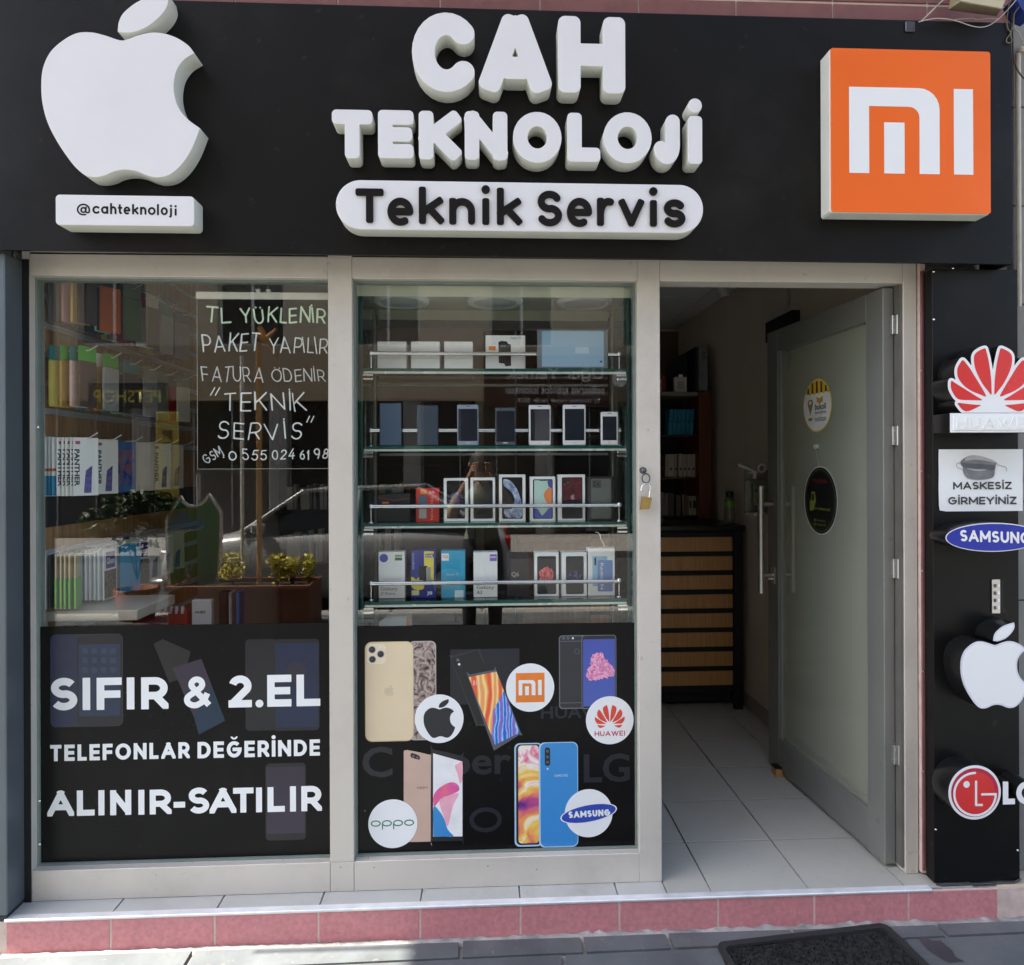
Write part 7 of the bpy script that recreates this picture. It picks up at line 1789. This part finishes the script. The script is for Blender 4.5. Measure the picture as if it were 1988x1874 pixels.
MB().lathe([(0,0),(.16,0),(.22,.34),(.20,.34),(.15,.03)], (c[0], -4.8, -.118), 'Z', 24).build('pot', TERR, gt)
# parked white car
def car(xc, yc, zg, name, lab, paint):
    o = empty(name, (xc, yc, zg), lab, 'car')
    st_ = [(-2.1,.30,.58,.62),(-2.02,.22,.68,.74),(-1.6,.17,.84,.80),(-1.0,.16,.92,.82),(-.2,.15,.95,.83),(.9,.15,.96,.83),(1.6,.17,.96,.81),(2.0,.24,.90,.76),(2.1,.34,.80,.68)]
    b = MB(); n = 8
    def ring(x, zb_, zt2, hw): return [(x, -hw*.92, zb_), (x, -hw, zb_+.18), (x, -hw, zt2-.14), (x, -hw*.93, zt2), (x, hw*.93, zt2), (x, hw, zt2-.14), (x, hw, zb_+.18), (x, hw*.92, zb_)]
    vs = [v for s_ in st_ for v in ring(*s_)]; fs = [tuple(range(n))[::-1], tuple(range(len(vs)-n, len(vs)))]
    for i in range(len(st_)-1):
        for k in range(n): fs.append((i*n+k, i*n+(k+1) % n, (i+1)*n+(k+1) % n, (i+1)*n+k))
    M_ = Matrix.Translation((xc, yc, zg)); b.add([M_ @ Vector(v) for v in vs], fs, 0, True); bd = b.build('body', paint, o)
    ca = [(-1.05,.93,.78,.0),(-.35,1.38,.60,1),(.9,1.42,.60,1),(1.75,.97,.74,.0)]
    base_ = [(-1.1,.93),(1.85,.95)]; b = MB()
    pr_f = [(-1.1,.93),(-.38,1.40),(.95,1.44),(1.85,.95)]
    vs = [M_ @ Vector((x, s_*(.79 if z < 1.2 else .60), z)) for s_ in (-1, 1) for x, z in pr_f]
    b.add(vs, [(0,1,2,3),(7,6,5,4),(0,4,5,1),(1,5,6,2),(2,6,7,3),(3,7,4,0)]); b.build('cabin', mat('car_glass', (.015,.02,.025), .05, 0, .1), o)
    b = MB(); rt = [M_ @ Vector(p) for p in ((-.42,-.62,1.40),(.98,-.62,1.44),(.98,.62,1.44),(-.42,.62,1.40))]; b.add(rt + [v+Vector((0,0,.035)) for v in rt], [(0,3,2,1),(4,5,6,7),(0,1,5,4),(1,2,6,5),(2,3,7,6),(3,0,4,7)])
    for x0, z0, x1, z1 in ((-1.1,.93,-.4,1.42),(1.85,.95,.97,1.45),(.25,.95,.28,1.43)):
        for s_ in (-1, 1): b.tube([M_ @ Vector((x0, s_*.79, z0)), M_ @ Vector((x1, s_*.615, z1))], .03, 6)
    b.build('roof', paint, o)
    for x in (-1.35, 1.35):
        for s_ in (-1, 1):
            w = MB().lathe([(.0,-.09),(.20,-.09),(.30,-.085),(.315,-.05),(.315,.05),(.30,.085),(.2,.09),(0,.09)], (xc+x, yc+s_*.74, zg+.315), 'Y', 26).build('wheel', mat('tyre', (.02,.02,.02), .8), o)
            MB().lathe([(0,s_*.094),(.17,s_*.094),(.19,s_*.088)], (xc+x, yc+s_*.74, zg+.315), 'Y', 20).build('rim', STEEL, w)
    for s_ in (-1, 1):
        MB().bbox(xc-2.10, xc-1.98, yc+s_*.52-.14, yc+s_*.52+.14, zg+.60, zg+.72, .02).build('headlight', CHROME, o); MB().bbox(xc+1.98, xc+2.10, yc+s_*.60-.1, yc+s_*.60+.1, zg+.70, zg+.86, .02).build('tail_light', RED, o); MB().bbox(xc-.95, xc-.80, yc+s_*.82-.05, yc+s_*.82+.07, zg+.93, zg+1.05, .02).build('mirror', paint, o)
    return o
car(-1.75, -6.45, -.235, 'parked_car', 'white saloon car parked across the road, mirrored in both windows', mat('white_car_paint', (.40,.41,.42), .25, 0, .03, 3, coat=.3))

# ---------------------------------------------------------------- the photographer
ph = empty('person', (0, -2.86, -.105), 'person in grey-green shirt holding up a phone, mirrored in the cabinet glass', 'person')
V = []; E_ = []; RR = []
def jv(p, r, par=None):
    V.append(p); RR.append(r)
    if par is not None: E_.append((par, len(V)-1))
    return len(V)-1
px_, py_ = .0, -2.84
pel = jv((px_, py_, .86), .135); wa_ = jv((px_, py_, .99), .125, pel); chst = jv((px_, py_+.01, 1.16), .140, wa_); nb_ = jv((px_, py_+.02, 1.30), .075, chst); nk = jv((px_, py_+.03, 1.365), .052, nb_)
ja = jv((px_, py_+.055, 1.42), .068, nk); hd = jv((px_, py_+.05, 1.49), .088, ja); ht = jv((px_, py_+.035, 1.545), .075, hd)
for s_ in (-1, 1):
    sh = jv((px_+s_*.175, py_+.01, 1.255), .062, chst); el = jv((px_+s_*.25, py_+.17, 1.06), .043, sh); fa = jv((px_+s_*.17, py_+.28, 1.24), .038, el); wr = jv((px_+s_*.085, py_+.355, 1.40), .026, fa)
    pm = jv((px_+s_*.072, py_+.372, 1.435), .028, wr); 
    for k in range(4):
        a = jv((px_+s_*.068, py_+.385-.004*k, 1.445+.014*k), .0095, pm); b_ = jv((px_+s_*.050, py_+.408, 1.448+.017*k), .0085, a); jv((px_+s_*(.024-.002*k), py_+.414, 1.447+.018*k), .0075, b_)
    t1 = jv((px_+s_*.058, py_+.366, 1.455), .011, pm); jv((px_+s_*.035, py_+.378, 1.472), .0095, t1)
    hp_ = jv((px_+s_*.09, py_, .80), .098, pel); kn = jv((px_+s_*.10, py_+.015, .40), .062, hp_); an = jv((px_+s_*.105, py_-.01, -.02), .042, kn); he = jv((px_+s_*.108, py_-.01, -.065), .040, an); jv((px_+s_*.125, py_+.15, -.078), .028, he)
me = bpy.data.meshes.new('body'); me.from_pydata(V, E_, [])
o = bpy.data.objects.new('body', me); COL.objects.link(o)
sk = o.modifiers.new('Skin', 'SKIN'); sk.use_smooth_shade = True
for i, sv in enumerate(me.skin_vertices[0].data): sv.radius = (RR[i], RR[i]*(.72 if i in (0,1,2) else 1)); sv.use_root = (i == 0)
sb2 = o.modifiers.new('Subdivision', 'SUBSURF'); sb2.levels = 2; sb2.render_levels = 2
bpy.context.view_layer.update()
me2 = bpy.data.meshes.new_from_object(o.evaluated_get(bpy.context.evaluated_depsgraph_get()))
bpy.data.objects.remove(o)
SKN = mat('skin', (.42,.24,.16), .5, 0, .08, 10); SHI = mat('shirt_grey_green', (.22,.25,.19), .8, 0, .15, 7, .3); TRO = mat('dark_trousers', (.02,.022,.03), .8); SHO = mat('shoe', (.03,.03,.03), .6)
me2.materials.clear()
for q in (SKN, SHI, TRO, SHO): me2.materials.append(q)
for p in me2.polygons:
    c = p.center; p.use_smooth = True
    p.material_index = 3 if c.z < -.03 else 2 if c.z < .90 and abs(c.y-py_) < .2 else 1 if (c.z < 1.335 and c.y < py_+.20) else 0
me2.transform(wmat(ph).inverted()); me2.name = 'body'
bo2 = bpy.data.objects.new('body', me2); COL.objects.link(bo2); bo2.parent = ph
HB = mat('dark_hair', (.012,.009,.007), .6, 0, .2, 60, .5)
b = MB(); b.lathe([(0,.108),(.045,.10),(.080,.07),(.098,.02),(.098,-.02),(.090,-.05)], (px_, py_+.030, 1.50), 'Z', 24); b.build('hair', HB, ph)
b = MB(); b.tube([(px_, py_+.135, 1.495), (px_, py_+.158, 1.462), (px_, py_+.148, 1.450)], .010, 8, r2=.014); b.build('nose', SKN, ph)
for s_ in (-1, 1):
    MB().lathe([(0,-.006),(.010,0),(0,.008)], (px_+s_*.032, py_+.133, 1.497), 'Y', 10).build('eye', BLACK, ph); MB().tube([(px_+s_*.050, py_+.128, 1.519), (px_+s_*.018, py_+.138, 1.522)], .004, 6).build('eyebrow', HB, ph)
    MB().lathe([(0,-.01),(.022,-.004),(.026,.004),(0,.008)], (px_+s_*.094, py_+.045, 1.488), 'X', 12).build('ear', SKN, ph)
MB().tube([(px_-.022, py_+.136, 1.428), (px_, py_+.142, 1.426), (px_+.022, py_+.136, 1.428)], .005, 6).build('mouth', mat('lips', (.35,.12,.10), .5), ph)
hp2 = empty('camera_phone', (0, -2.43, 1.48), 'black phone held up by the mirrored person', 'phone')
bbx(-.038, .038, -2.436, -2.428, 1.435, 1.515, .004).build('body', BLACK, hp2)
